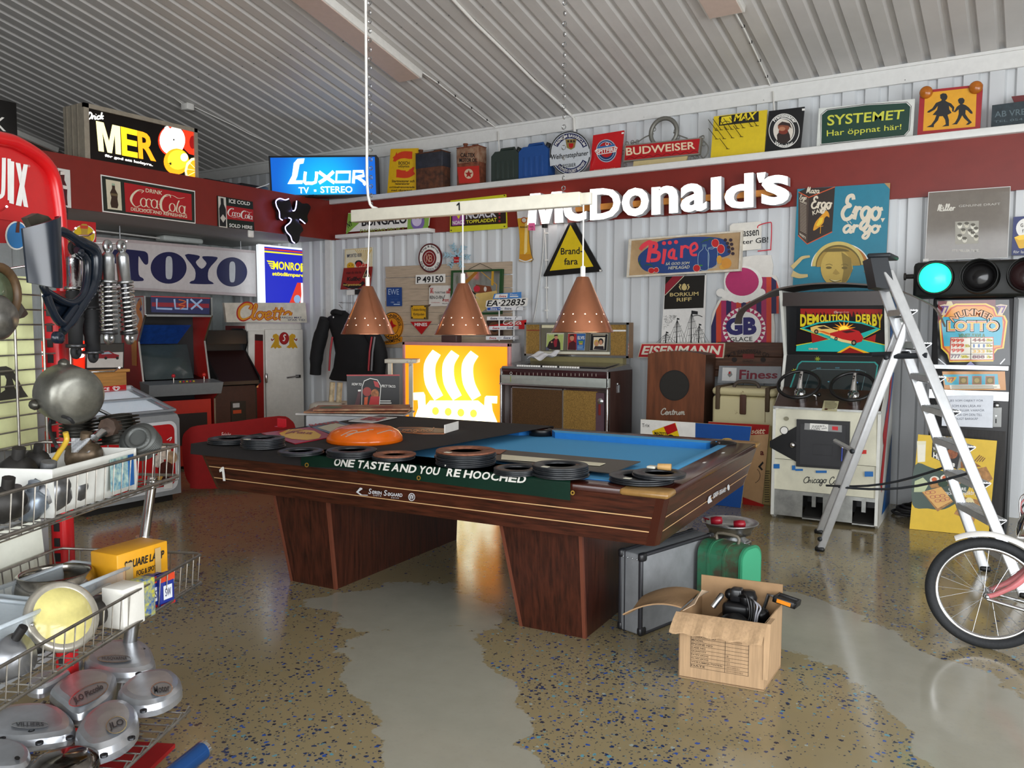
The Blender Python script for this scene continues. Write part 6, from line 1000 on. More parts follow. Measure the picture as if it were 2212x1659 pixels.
a.poly([(1312,760),(1380,730),(1430,780),(1390,850),(1305,850)],mat('b9c49a',.5),2);a.poly([(1430,790),(1680,740),(1690,780),(1450,820)],bd,2)
for x,y in ((1475,748),(1562,735),(1640,728)):a.oval(x,y,40,30,mat('e4dfd0',.5),3,16);a.oval(x-2,y-2,22,18,mat('c85a28',.5),4,14)
a.oval(1545,780,42,30,mat('1f3a22',.5),4,11);a.poly([(1370,850),(1530,805),(1630,930),(1500,1010)],bd,3);a.poly([(1375,848),(1528,808),(1622,920),(1500,985)],ch,4)
for x,y in ((1420,855),(1460,850),(1500,885),(1460,890),(1540,880),(1500,922),(1545,915),(1580,905)):a.ring(x,y,24,13,5,mat('a8404a',.5),5,14)
a.text('GODARE',1590,812,1735,838,WH,3,.02);a.text('tack vare mjölkbrynt',1560,838,1850,884,WH,3);a.poly([(1720,890),(1860,920),(1800,1095),(1635,1030)],bd,2);a.oval(1760,965,48,72,mat('e0d2a0',.5),3,14);a.poly([(1740,1000),(1790,992),(1880,995),(1880,1018),(1790,1015)],INK,4);a.poly([(1680,690),(1900,640),(1955,740),(1880,800),(1760,760)],bd,2);a.poly([(1690,600),(1780,590),(1860,640),(1690,655)],mat('8a5a30',.6,noise=.3,scale=50),2)
for k in range(4):a.stroke([(1800+k*22,600),(1850+k*14,545+k*8)],7,mat('7a4a22',.5),2,False,0)
a.solo('advert_board','bright yellow bread poster standing on the floor behind the ladder','sign')
t=thing('hose','dark coiled hose on the floor between driving game and yellow poster','hose',V((-.875,7.25,0)));mb=MB();c=V((-.875,7.25,0))
for k in range(4):mb.torus(c+V((.02*k,-.02*k,.02+.022*k)),.115-.02*(k%2),.011,mat('2c2a2a',.6),(.02*k,0,1),36,6)
mb.tube([c+V((.15,0,.05)),c+V((.08,.15,.1)),c+V((-.05,.25,.02)),c+V((.1,.3,.02))],.009,DARK,6,sm=5);mb.build('coil',t)
# ================================================================== stepladder
t=thing('stepladder','open aluminium stepladder with a black top grip in front of the slot machine','stepladder',(-.65,5.6,0))
fr1=V((-.04,5.36,0));rr1=UZ(1771,1190,0);sd=V((-.22,.47,0));rr2=UZ(1769,1152,0);fr2=fr1+sd
def up_at(x,y,a,b):
    """point over the line a-b (on the floor) that the photo shows at x, y"""
    n=(b-a).cross(V((0,0,1)));return U(x,y,a,n)
T1=up_at(1918,585,rr1,fr1);H1=up_at(1962,694,rr1,fr1);hd_=V((-.1,.26,0));T2=T1+hd_;H2=H1+(rr2-rr1)*.75
def rail(p,q,w,d,m=ALU,name='rail'):
    T=frame(p,(q-p),sd);L=(q-p).length;mb=MB(T);mb.box(0,L,-d/2,d/2,-w/2,w/2,m,.008);return mb.build(name,t)
rail(fr1,T1,.026,.062,name='front_rail');rail(fr2,T2,.026,.062,name='front_rail');rail(rr1,H1,.024,.05,name='rear_rail');rail(rr2,H2,.024,.05,name='rear_rail')
for p in (fr1,fr2,rr1,rr2):
    mb=MB();mb.box(p.x-.03,p.x+.03,p.y-.024,p.y+.024,0,.03,BLACK,.008);mb.build('foot',t)
bk_=mat('22262b',.5)
for k in range(8):
    f=.11+k*.108;a_,b_=fr1.lerp(T1,f),fr2.lerp(T2,f);T=frame(a_,b_-a_);L=(b_-a_).length;mb=MB(T);mb.box(0,L,-.075,.025,-.0,.006,ALU);mb.hexa([(0,-.075,-.002),(L,-.075,-.002),(L,-.07,-.002),(0,-.07,-.002),(0,-.02,-.045),(L,-.02,-.045),(L,-.012,-.042),(0,-.012,-.042)],ALU);mb.box(0,L,.02,.026,-.03,.006,ALU)
    for r in range(6):mb.box(0,L,-.068+r*.015,-.064+r*.015,.006,.009,ALU)
    mb.build('tread',t)
mb=MB();c0=V((-.06,0,.0));mb.hexa([T1+V((-.06,-.02,-.1)),T1+V((.05,-.02,-.12)),T2+V((.05,.03,-.12)),T2+V((-.06,.03,-.1)),T1+V((-.1,-.02,.085)),T1+V((0,-.02,.08)),T2+V((0,.03,.08)),T2+V((-.1,.03,.085))],bk_);mb.box(T1.x-.12,T1.x+.02,T1.y-.03,T2.y+.03,T1.z+.08,T1.z+.11,bk_,.012);mb.build('top_grip',t)
for a_,b_ in ((H1,T1.lerp(fr1,.17)),(H2,T2.lerp(fr2,.17))):
    mb=MB();T=frame(a_,(b_-a_),sd);L=(b_-a_).length;mb.box(-.05,L+.04,-.035,.035,-.02,.02,bk_,.015);mb.lathe([(.01,-.026),(.01,.026)],CHROME,10,(L,0,0));mb.build('hinge',t)
m1,m2=up_at(1919,770,rr1,fr1),up_at(2003,768,rr1,fr1)
for o_ in (V((0,0,0)),sd*.62):
    mb=MB();mb.tube([m1+o_,m2+o_],.018,bk_,6);mb.build('spreader',t)
for (y0,y1,o_) in (((1812,1052),(2100,1020),V((0,0,0))),((1822,1078),(2110,1038),sd*.9)):
    a_,b_=up_at(*y0,rr1,fr1),up_at(*y1,rr1,fr1);mb=MB();n_=8;mb.tube([a_.lerp(b_,i/n_)+o_*1.0-V((0,0,.05*math.sin(PI*i/n_))) for i in range(n_+1)],.008,bk_,6);o=mb.build('strap',t)
a_=up_at(1846,975,rr1,fr1);mb=MB();mb.tube([a_,a_+sd*.95],.016,ALU,8);mb.build('cross_tube',t)
for (x,y) in ((1919,772),(1846,974),(1776,1163)):
    a_=up_at(x,y,rr1,fr1);nn=(fr1-rr1).cross(V((0,0,1))).normalized();nn=nn if nn.dot(CAM-a_)>0 else -nn;mb=MB();mb.lathe([(.016,.026),(.016,.034),(0,.036)],bk_,12,a_,nn);mb.build('end_plug',t)
# ================================================================== bicycle (front half in view)
bx=V((1,.05,0)).normalized();by=V((-.05,1,0));hub=UD(2129,1297,1.0);hub=UZ(2122,1399,0)+V((.01,0,.262));t=thing('bicycle','old pale red bicycle with a white mudguard, cut by the right photo edge','bicycle',V((hub.x+.4,hub.y,0)))
def B3(x,z,y=0.0):return hub+bx*x+by*y+V((0,0,z))
pr_=mat('b86a6c',.35,noise=.2,scale=8);R_=.262
w=MB();w.torus(hub,R_-.024,.024,mat('1c1e21',.75,bump=.5,scale=90),by,64,12);tyre=w.build('tyre',t)
def wheel_parts(c):
    w=MB();w.torus(c,R_-.05,.011,CHROME,by,64,8);w.build('rim',t);w=MB()
    w.lathe([(.012,-.05),(.018,-.04),(.013,-.03),(.013,.03),(.018,.04),(.012,.05)],STEEL,14,c,by);w.build('hub',t)
    for i in range(24):
        an=2*PI*i/24;sg=1 if i%2 else -1;an2=an+(.9 if (i//2)%2 else -.9);w=MB();w.tube([c+(bx*math.cos(an2)+V((0,0,math.sin(an2))))*.017+by*.032*sg,c+(bx*math.cos(an)+V((0,0,math.sin(an))))*(R_-.055)],.0011,STEEL,4);w.build('spoke',t)
wheel_parts(hub)
w=MB();w.grid(lambda u,v:hub+(bx*math.cos(math.radians(120-u*90))+V((0,0,math.sin(math.radians(120-u*90)))))*(R_+.012+.016*math.sin(PI*v))+by*(v-.5)*.062,22,8,mat('e6e4e0',.25),True,(0,0,.0025));w.build('mudguard',t)
crown=B3(.245,.34);head=B3(.30,.47)
for sg in (-1,1):
    w=MB();w.tube([B3(0,0,.052*sg),B3(.04,.02,.055*sg),B3(.12,.085,.055*sg),B3(.2,.2,.05*sg),B3(.235,.32,.04*sg)],[.011,.012,.015,.016,.017],pr_,10,sm=4);w.build('fork_blade',t)
    w=MB();w.lathe([(.011,0),(.011,.012),(.006,.016),(0,.016)],STEEL,6,B3(0,0,.056*sg),by*sg);w.build('axle_nut',t);w=MB();w.tube([B3(0,-.01,.062*sg),B3(.3,-.06,.075*sg),B3(.7,-.04,.07*sg)],.009,STEEL,6);w.build('rack_stay',t)
w=MB();w.tube([B3(.225,.29,-.055),B3(.232,.325,0),B3(.225,.29,.055)],.02,pr_,8,sm=4);w.tube([B3(.232,.32),B3(.30,.5)],.024,pr_,12);w.build('head_tube',t)
w=MB();w.tube([B3(.27,.42),B3(.45,.3),B3(.8,.1)],.018,pr_,10,sm=4);w.tube([B3(.285,.46),B3(.8,.34)],.015,pr_,10);w.tube([B3(.8,.34),B3(.82,.06)],.016,pr_,10);w.tube([B3(.8,.1),B3(1.3,0,.06)],.01,pr_,8);w.tube([B3(.8,.1),B3(1.3,0,-.06)],.01,pr_,8);w.build('frame',t)
w=MB();w.tube([B3(.30,.5),B3(.325,.58)],.013,CHROME,10);w.tube([B3(.33,.57,.0),B3(.3,.56,-.12),B3(.22,.57,-.2),B3(.16,.585,-.25),B3(.135,.565,-.27),B3(.15,.53,-.275),B3(.3,.47,-.28)],.012,CHROME,10,sm=5);w.tube([B3(.33,.57,.0),B3(.3,.56,.12),B3(.22,.6,.22),B3(.2,.66,.27),B3(.26,.7,.285),B3(.42,.66,.3)],.012,CHROME,10,sm=5);w.build('handlebar',t)
w=MB();c=B3(.165,.335);w.lathe([(0,-.05),(.04,-.045),(.062,-.01),(.07,.03),(.072,.04),(.06,.045),(0,.048)],CHROME,24,c,-bx*.9+V((0,0,.25)));w.build('headlamp',t);w=MB();w.lathe([(.06,.046),(.03,.056),(0,.058)],mat('2a2d2c',.08),24,c,-bx*.9+V((0,0,.25)));w.build('headlamp_glass',t)
for k in range(3):
    w=MB();w.tube([B3(.16-.02*k,.36,.03*k-.03),B3(.12,.4+.03*k,.05),B3(.2,.5,.03),B3(.3,.52,.02*k),B3(.26,.4,-.04)],.004,[BLACK,pr_,CHROME][k],6,sm=5);w.build('brake_cable',t)
w=MB();w.torus(hub+bx*1.02,R_-.024,.024,mat('1c1e21',.75,bump=.5,scale=90),by,64,10);w.torus(hub+bx*1.02,R_-.05,.011,CHROME,by,48,8);w.build('rear_wheel',t);w=MB();w.box(0,0,0,0,0,0,BLACK);w=MB(T=frame(B3(.7,.58),bx));w.box(0,.26,-.06,.06,0,.06,BLACK,.03,None,3);w.tube([(.12,0,0),(.1,0,-.24)],.013,CHROME,8);w.build('saddle',t)
# ================================================================== cases, rim on a can
gv=V((math.cos(math.radians(76)),math.sin(math.radians(76)),0));gn_=V((gv.y,-gv.x,0));c1=UZ(1330,1362,0)+V((0,.02,0));c2=UZ(1392,1372,0);gw=(c2-c1).length
t=thing('flight_case','flat grey travel case with black corners standing on edge beside the table foot','case',c1+gn_*gw/2+gv*.3);T=MX(((gv.x,gn_.x,0,c1.x),(gv.y,gn_.y,0,c1.y),(0,0,1,0),(0,0,0,1)));Lc,Hc=.62,.405;gm=mat('77797b',.5,noise=.12,scale=10);dk=mat('2a2a2e',.45)
mb=MB(T);mb.box(.004,Lc-.004,.004,gw-.004,.004,Hc-.004,gm,.008);mb.box(0,Lc,gw*.28-.002,gw*.28+.002,-.0,Hc,dk);mb.build('shell',t)
for y in (0.0,gw-.022):
    for q in (((0,.018),(0,Hc)),((Lc-.018,Lc),(0,Hc)),((0,Lc),(0,.018)),((0,Lc),(Hc-.018,Hc))):
        mb=MB(T);mb.box(q[0][0],q[0][1],y,y+.022,q[1][0],q[1][1],dk,.007);mb.build('edge_strip',t)
    for x in (0,Lc-.04):
        for z in (0,Hc-.04):mb=MB(T);mb.box(x-.004,x+.044,y-.004,y+.026,z,z+.044,mat('1b1b1e',.4),.012);mb.build('corner',t)
for k in range(4):
    mb=MB(T);mb.lathe([(.004,0),(0,.004)],STEEL,8,(-.0,.03+k*(gw-.06)/3,Hc-.03),(-1,0,0));mb.build('rivet',t)
g1=UZ(1490,1300,0);ga=V((math.cos(math.radians(-14)),math.sin(math.radians(-14)),0));gb_=V((-ga.y,ga.x,0));g0=UZ(1568,1352,0)-ga*.175;T=MX(((ga.x,gb_.x,0,g0.x),(ga.y,gb_.y,0,g0.y),(0,0,1,0),(0,0,0,1)))
t=thing('metal_case','green rounded metal carrying case with brown grime, behind the cardboard box','case',g0+ga*.22+gb_*.1);W_,D_,H_=.24,.19,.40;gr=mat('2f6b4d',.4,noise=.5,scale=9,h2='4a4232',thr=(.42,.6));gl_=mat('3f9b74',.4,noise=.5,scale=30,h2='b9c6bd',thr=(.28,.33))
def rr(y0,y1,h,r):return [(y0,0),(y1,0),(y1,h-r)]+[(y1-r+r*math.cos(i*PI/12),h-r+r*math.sin(i*PI/12)) for i in range(1,6)]+[(y1-r,h),(y0+r,h)]+[(y0+r-r*math.sin(i*PI/12),h-r+r*math.cos(i*PI/12)) for i in range(1,6)]+[(y0,h-r)]
mb=MB(T);p_=rr(0,D_,H_,.07);mb.prism([(0,y,z) for y,z in p_],[(W_,y,z) for y,z in p_],gr,True,None,False);p2=rr(-.004,D_+.004,H_+.004,.07)
for x in (.06,.15):mb.prism([(x,y,z) for y,z in p2],[(x+.012,y,z) for y,z in p2],gr)
mb.build('shell',t);mb=MB(T);pi_=rr(.008,D_-.008,H_-.008,.065);mb.prism([(W_,y,z) for y,z in p2],[(W_+.012,y,z) for y,z in p2],mat('2c7a58',.4));mb.prism([(W_+.012,y,z) for y,z in pi_],[(W_+.016,y,z) for y,z in pi_],gl_);o=mb.build('end_plate',t);o['label']='bright green scratched end plate'
mb=MB(T);mb.tube([(.05,.1,H_),(.055,.1,H_+.035),(.17,.1,H_+.035),(.175,.1,H_)],.008,mat('6a6356',.5),6,sm=3);mb.build('handle',t)
rc=UZ(1577,1127,.33);rc.z=0;t=thing('milk_can','dull metal can under the loose wheel rim behind the green case','can',rc);mb=MB();mb.lathe([(.12,0),(.135,.02),(.135,.16),(.115,.22),(.08,.245),(.08,.265),(0,.265)],STEEL,32,rc);mb.build('body',t);mb=MB();mb.tube([rc+V((.09,-.08,.2)),rc+V((.12,-.11,.23)),rc+V((.13,-.02,.23)),rc+V((.11,0,.18))],.01,STEEL,6,sm=3);mb.build('handle',t)
t=thing('wheel_rim','bare aluminium wheel rim lying on the can behind the green case','wheel rim',rc+V((0,0,.266)));z=rc.z+.266;mb=MB();mb.lathe([(.08,0),(.125,.0),(.128,.022),(.14,.033),(.145,.053),(.165,.06),(.168,.066),(.158,.068),(.13,.046),(.1,.027),(.04,.025),(.04,0)],mat('b4b6b8',.3,1.0,noise=.1),40,(rc.x,rc.y,z));mb.build('rim',t)
for (dx,dy,lb,sc_) in ((-.075,-.02,'red cylindrical lamp piece lying left in the loose wheel rim',1),(.07,-.035,'dark red faceted piece lying right in the loose wheel rim',.9)):
    mb=MB();c=V((rc.x+dx,rc.y+dy,z+.066));mb.lathe([(.0,-.035),(.022,-.035),(.027,.0),(.022,.03),(.0,.035)],mat('9a1426',.35),14 if sc_==1 else 6,c,(1,.3,.1));
    if sc_==1:mb.tube([c+V((-.05,0,0)),c+V((-.09,.02,.0))],.006,mat('9a1426',.35),6)
    mb.solo('red_lamp_part',lb,'spare part')
# ================================================================== cardboard box with engine
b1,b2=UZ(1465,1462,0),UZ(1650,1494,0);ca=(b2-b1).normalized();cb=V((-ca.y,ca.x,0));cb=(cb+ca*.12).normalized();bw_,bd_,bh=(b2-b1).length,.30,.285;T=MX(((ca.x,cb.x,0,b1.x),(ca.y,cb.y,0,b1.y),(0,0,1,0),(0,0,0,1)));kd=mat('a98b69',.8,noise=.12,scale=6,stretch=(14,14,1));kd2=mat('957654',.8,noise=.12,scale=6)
t=thing('cardboard_box','open brown cardboard box with a printed table on its front, flaps spread','box',b1+ca*bw_/2+cb*bd_/2);th=.005
mb=MB(T);mb.box(0,bw_,0,th,0,bh,kd);a=Sign.at([T@V(p) for p in ((0,0,bh),(bw_,0,bh),(bw_,0,0),(0,0,0))],(850,650));a.cnt=0;ik=mat('3a2a1c',.7);A_=lambda x,y:((x-715)*1.0,(y-1190)*.96)
for k in range(10):a.rect(125,205+k*36-3,700,205+k*36,ik,1)
for x in (125,468,698):a.rect(x-2,202,x+2,530,ik,1)
for k,(tx,w_) in enumerate((('PRODUCTION NO',240),('MODEL',120),('ENGINE NO',210),('CASE NO',140),('QUANTITY',150),('N.W.(KG)',170),('G.W.(KG)',170),('VOLUME(L*W*H)',310),('DATE',140))):a.text(tx,132,212+k*36,132+w_,230+k*36,ik,1,.01)
for k,tx in ((0,'PTE-S1014'),(4,'1'),(5,'19'),(6,'23'),(7,'40X28X32'),(8,'0101000083')):a.text(tx,485,214+k*36,485+16*len(tx),230+k*36,mat('7a6248',.7),1)
for k in range(3):a.edge(3,ik,1,165+180*k,110,290+180*k,184);a.text('↑' if False else '!1J'[k],205+180*k,130,235+180*k,172,ik,1)
mb.merge(a) if False else None
o=mb.build('front_wall',t);MBa=MB();
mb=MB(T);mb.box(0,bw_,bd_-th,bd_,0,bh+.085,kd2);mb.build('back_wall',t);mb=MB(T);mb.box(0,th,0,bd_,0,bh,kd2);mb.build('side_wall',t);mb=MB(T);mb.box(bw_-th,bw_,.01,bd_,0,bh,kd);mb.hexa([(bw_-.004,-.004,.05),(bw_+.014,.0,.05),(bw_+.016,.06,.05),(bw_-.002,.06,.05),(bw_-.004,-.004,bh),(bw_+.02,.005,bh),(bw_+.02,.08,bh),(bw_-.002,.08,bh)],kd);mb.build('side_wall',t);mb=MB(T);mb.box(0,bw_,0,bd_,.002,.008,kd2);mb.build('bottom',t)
a.v=[v for v in a.v];o=a.build('printed_table',t);o['label']='dark printed table and handling marks'
mb=MB(T);mb.grid(lambda u,v:V((-.012+u*(bw_+.02),-.004-.085*v-.003*math.sin(u*22)*v,bh-.004+.006*math.sin(PI*v)-.058*v-.004*math.sin(u*31)*v)),26,6,kd,False,(0,0,.006));mb.build('front_flap',t)
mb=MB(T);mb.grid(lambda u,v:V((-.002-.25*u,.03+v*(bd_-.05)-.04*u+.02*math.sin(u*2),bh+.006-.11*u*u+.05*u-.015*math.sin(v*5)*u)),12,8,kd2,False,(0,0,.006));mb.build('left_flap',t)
mb=MB(T);mb.grid(lambda u,v:V((.006+.05*v,.02+.2*u,bh+.07*v*(1-abs(u-.5))+.0)),8,4,mat('b9a288',.6,noise=.3,scale=12),False,(.004,0,0));o=mb.build('taped_flap',t);o['label']='torn flap with clear tape'
T0=T;T=T@MX.Translation((.0,.075,.03));eng=thing('engine','small black engine with ribs, cables and red plug wires inside the cardboard box','engine',T@V((.2,.15,.008)));bl_=mat('121214',.35,.4)
mb=MB(T);mb.box(.1,.27,.06,.2,.008,.2,bl_,.02);mb.box(.13,.25,.08,.19,.2,.27,bl_,.02);mb.lathe([(.06,0),(.075,.01),(.075,.05),(.03,.07),(0,.07)],bl_,20,(.2,.06,.16),(0,-1,.3));mb.build('crankcase',eng)
for k in range(7):mb=MB(T);mb.box(.17+k*.013,.175+k*.013,.05,.16,.05,.21,bl_);mb.build('cooling_fin',eng)
mb=MB(T);mb.lathe([(.035,0),(.04,.03),(.03,.06),(0,.062)],bl_,16,(.23,.13,.26));mb.box(.16,.21,.1,.15,.27,.33,mat('1a1a1c',.25),.01);mb.ball((.29,.13,.22),.035,bl_,12,8);mb.ball((.15,.15,.29),.025,bl_,12,8);mb.build('carburettor',eng);mb=MB(T);mb.tube([(.11,.1,.27),(.13,.09,.3),(.1,.06,.25)],.012,STEEL,8,sm=3);mb.build('lever',eng)
for k in range(5):mb=MB(T);mb.tube([(.2+.01*k,.1,.3),(.24+.015*k,.06,.32-.01*k),(.26+.008*k,.05,.24),(.24+.012*k,.04,.19-.008*k)],.004,BLACK if k<3 else mat('8a8a90',.4),6,sm=4);mb.build('cable',eng)
for k in range(3):mb=MB(T);mb.tube([(.26+.014*k,.042,.2-.012*k),(.275+.014*k,.035,.175-.012*k)],.006,mat('c2183a',.4),8);mb.build('plug_connector',eng)
T=T0;t2=thing('bicycle_pedal','black pedal with an orange reflector lying on the box rim','pedal',T@V((.42,.24,bh+.02)));T3=T@MX.Translation((.335,.24,bh+.03))@MX.Rotation(math.radians(-8),4,'Z')@MX.Rotation(math.radians(10),4,'Y');mb=MB(T3);mb.box(0,.1,-.035,-.02,0,.028,BLACK,.004);mb.box(0,.1,.02,.035,0,.028,BLACK,.004);mb.box(0,.012,-.035,.035,0,.028,BLACK,.004);mb.box(.088,.1,-.035,.035,0,.028,BLACK,.004);mb.box(.01,.09,-.02,.02,.006,.02,DARK);mb.build('body',t2);mb=MB(T3);mb.box(.02,.08,-.038,-.034,.006,.022,mat('d8821c',.3));mb.build('reflector',t2);mb=MB(T3);mb.tube([(0,0,.014),(-.03,0,.014),(-.045,.0,-.12)],.008,STEEL,8);mb.build('axle',t2)
# ================================================================== billiard table and what lies on it
TA=math.radians(4.1);tx=V((math.cos(TA),math.sin(TA),0));ty=V((-math.sin(TA),math.cos(TA),0));TO=V((-1.32,3.27,0))-tx*2.83;TL_,TW_=2.83,1.78;TT=MX(((tx.x,ty.x,0,TO.x),(tx.y,ty.y,0,TO.y),(0,0,1,0),(0,0,0,1)))
def tp(x,y,z):return TT@V((x,y,z))
rose=mat('4c2417',.28,noise=.5,scale=5,h2='210e09',stretch=(1.2,1.2,14),thr=(.3,.62));rosev=mat('482216',.32,noise=.5,scale=5,h2='200d08',stretch=(12,12,.9),thr=(.3,.65));brn=mat('38170f',.2);inl=mat('d0a878',.4)
t=thing('billiard_table','big dark rosewood billiard table with blue cloth on two tapered pedestals','billiard table',tp(TL_/2,TW_/2,0));z0,z1,ins=.548,.772,.062
def side(p0,p1,q0,q1,n,frac=(.40,.70)):
    mb=MB();b0,b1,c0,c1=tp(*p0),tp(*p1),tp(*q0),tp(*q1);nn=(TT.to_3x3()@V(n));mb.hexa([b0,b1,b1-nn*.02,b0-nn*.02,c0,c1,c1-nn*.02,c0-nn*.02],rose)
    for f in frac:
        e0,e1,g0_,g1_=c0.lerp(b0,f),c1.lerp(b1,f),c0.lerp(b0,f+.022),c1.lerp(b1,f+.022);mb.add([p+nn*.0012 for p in (e0,e1,g1_,g0_)],[[0,1,2,3]],inl)
    return mb
k_=.045
sa=side((ins+k_,ins,z0),(TL_-ins-k_,ins,z0),(k_,0,z1),(TL_-k_,0,z1),(0,-1,0));fo=tp(0,ins,z0);fn_=(TT.to_3x3()@V((0,-(z1-z0),-ins))).normalized();a=Art(fo+fn_*.0015,fn_,cT1)
a.poly([(372,612),(396,585),(412,585),(426,705),(405,705),(396,622),(376,632)],WH,2);lw=mat('d8dade',.4)
def dealer(a,X,Y,f,k=2):
    g=lambda x,y:(X+(x-1540)*f[0]+(y-760)*f[2],Y+(y-760)*f[1]+(x-1540)*f[3])
    a.poly([g(*p) for p in ((1540,800),(1575,760),(1590,775),(1560,800),(1590,822),(1640,824),(1640,830),(1575,826))],lw,k);a.oval(*g(1585,772),9*f[0],9*f[1],lw,k,12)
    q=lambda x0,y0,x1,y1,s=14:[g(x0,y0),g(x1,y0+s),g(x1,y1+s),g(x0,y1)]
    a.text('S',0,0,0,0,lw,k,.01,.2,q(1645,768,1672,815,3));a.text('ØREN',0,0,0,0,lw,k,.02,0,q(1675,786,1758,815,8));a.text('S',0,0,0,0,lw,k,.01,.2,q(1775,782,1805,830,3));a.text('ØGAARD',0,0,0,0,lw,k,.02,0,q(1808,802,1935,832,10));a.text('75 90 91 22',0,0,0,0,lw,k,0,0,q(1685,822,1755,834,5));a.text('45 83 44 55',0,0,0,0,lw,k,0,0,q(1838,842,1905,852,5));c=g(2014,842);a.ring(c[0],c[1],29*f[0],34*f[1],5*f[0],lw,k,28);a.text('NTW',c[0]-17*f[0],c[1]-20,c[0]+17*f[0],c[1]+20,lw,k,.03)
dealer(a,1540,760,(1,1,0,0));sa.merge(a);o=sa.build('front_apron',t)
sb=side((TL_-ins,ins+k_,z0),(TL_-ins,TW_-ins-k_,z0),(TL_,k_,z1),(TL_,TW_-k_,z1),(1,0,0));fo=tp(TL_-ins,0,z0);fn2=(TT.to_3x3()@V((z1-z0,0,-ins))).normalized();a=Art(fo+fn2*.0015,fn2,cT3)
def q3(x0,y0,x1,y1,h0,h1):return [(x0,y0),(x1,y1),(x1,y1+h1),(x0,y0+h0)]
a.poly([(1213,800),(1225,760),(1248,745),(1240,770),(1255,800),(1220,822)],lw,2);a.text('SØREN',0,0,0,0,lw,2,.02,.1,q3(1262,735,1308,706,44,40));a.text('SØGAARD',0,0,0,0,lw,2,.02,.1,q3(1315,706,1370,678,42,38));a.oval(1393,682,10,26,lw,2,16);sb.merge(a);sb.build('end_apron',t)
sc=side((TL_-ins-k_,TW_-ins,z0),(ins+k_,TW_-ins,z0),(TL_-k_,TW_,z1),(k_,TW_,z1),(0,1,0));sc.build('back_apron',t);sd_=side((ins,TW_-ins-k_,z0),(ins,ins+k_,z0),(0,TW_-k_,z1),(0,k_,z1),(-1,0,0));sd_.build('end_apron',t)
for cx,cy,sx,sy in ((0,0,1,1),(TL_,0,-1,1),(TL_,TW_,-1,-1),(0,TW_,1,-1)):
    mb=MB();f=lambda i,o_,z:[tp(cx+sx*(i+.0),cy+sy*(i+o_),z),tp(cx+sx*(i+.012),cy+sy*(i+.012),z),tp(cx+sx*(i+o_),cy+sy*i,z),tp(cx+sx*(i+.06),cy+sy*(i+.06),z)];mb.prism(f(ins,.048,z0-.002),f(0,.048,z1),brn);mb.build('corner_post',t)
    mb=MB(TT);x0,x1=sorted((cx-sx*.012,cx+sx*.21));y0,y1=sorted((cy-sy*.012,cy+sy*.11));mb.box(x0,x1,y0,y1,z1,.803,mat('8c6a3a',.3,noise=.15),.014);o=mb.build('corner_cap',t)
for (x0,x1,y0,y1) in ((.2,TL_-.2,-.006,.13),(.2,TL_-.2,TW_-.13,TW_+.006),(-.006,.13,.1,TW_-.1),(TL_-.13,TL_+.006,.1,TW_-.1)):
    mb=MB(TT);mb.box(x0,x1,y0,y1,z1-.002,.802,brn,.006)
    if x1-x0<.2:
        for k in range(3):mb.box(x0+.05,x0+.062,y0+.35+k*.38,y0+.385+k*.38,.802,.8025,WH)
    mb.build('rail',t)
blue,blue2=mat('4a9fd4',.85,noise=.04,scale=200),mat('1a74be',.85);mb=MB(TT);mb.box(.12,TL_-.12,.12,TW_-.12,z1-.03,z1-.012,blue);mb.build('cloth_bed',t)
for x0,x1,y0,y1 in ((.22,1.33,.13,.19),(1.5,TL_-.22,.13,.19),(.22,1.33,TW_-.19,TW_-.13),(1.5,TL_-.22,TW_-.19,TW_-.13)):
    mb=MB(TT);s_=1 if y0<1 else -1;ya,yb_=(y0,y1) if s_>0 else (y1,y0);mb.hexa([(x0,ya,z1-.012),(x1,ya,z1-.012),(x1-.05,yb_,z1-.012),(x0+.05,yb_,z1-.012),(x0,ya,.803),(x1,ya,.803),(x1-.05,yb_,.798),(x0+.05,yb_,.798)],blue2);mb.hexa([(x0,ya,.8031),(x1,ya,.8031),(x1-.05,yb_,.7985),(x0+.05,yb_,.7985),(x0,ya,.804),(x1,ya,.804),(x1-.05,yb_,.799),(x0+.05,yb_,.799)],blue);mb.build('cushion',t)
for x0,x1 in ((.13,.19),(TL_-.19,TL_-.13)):
    mb=MB(TT);mb.box(x0,x1,.24,TW_-.24,z1-.012,.8,blue,.008);mb.build('cushion',t)
for x,y in ((.17,.17),(TL_/2,.13),(TL_-.17,.17),(.17,TW_-.17),(TL_/2,TW_-.13),(TL_-.17,TW_-.17)):
    mb=MB(TT);mb.lathe([(.052,.79),(.07,.806),(.074,.808),(.078,.8),(.078,.765),(.0,.765)],BLACK,24,(x,y,0));mb.build('pocket',t)
def ped(x0b,x1b,x0t,x1t,y0b,y1b,y0t,y1t):
    mb=MB(TT);mb.hexa([(x0b,y0b,0),(x1b,y0b,0),(x1b,y1b,0),(x0b,y1b,0),(x0t,y0t,z0+.01),(x1t,y0t,z0+.01),(x1t,y1t,z0+.01),(x0t,y1t,z0+.01)],rosev);mb.build('pedestal',t)
    for xb,xt in ((x1b,x1t),(x0b,x0t)):
        mb=MB(TT);mb.hexa([(xb-.016,y0b-.002,0),(xb+.002,y0b-.002,0),(xb+.002,y0b+.016,0),(xb-.016,y0b+.016,0),(xt-.016,y0t-.002,z0),(xt+.002,y0t-.002,z0),(xt+.002,y0t+.016,z0),(xt-.016,y0t+.016,z0)],mat('6a3a2a',.3));mb.build('pedestal_edge',t)
iT=TT.inverted();lc=lambda x,y:iT@UZ(x,y,0)
pa,pb=lc(633,1255),lc(725,1274);pc,pd=lc(1115,1362),lc(1250,1392);yb0=(pa.y+pb.y)/2;yt0=yb0-.06
za=lambda x,y,yy:iT@U(x,y,tp(0,yy,0),ty)
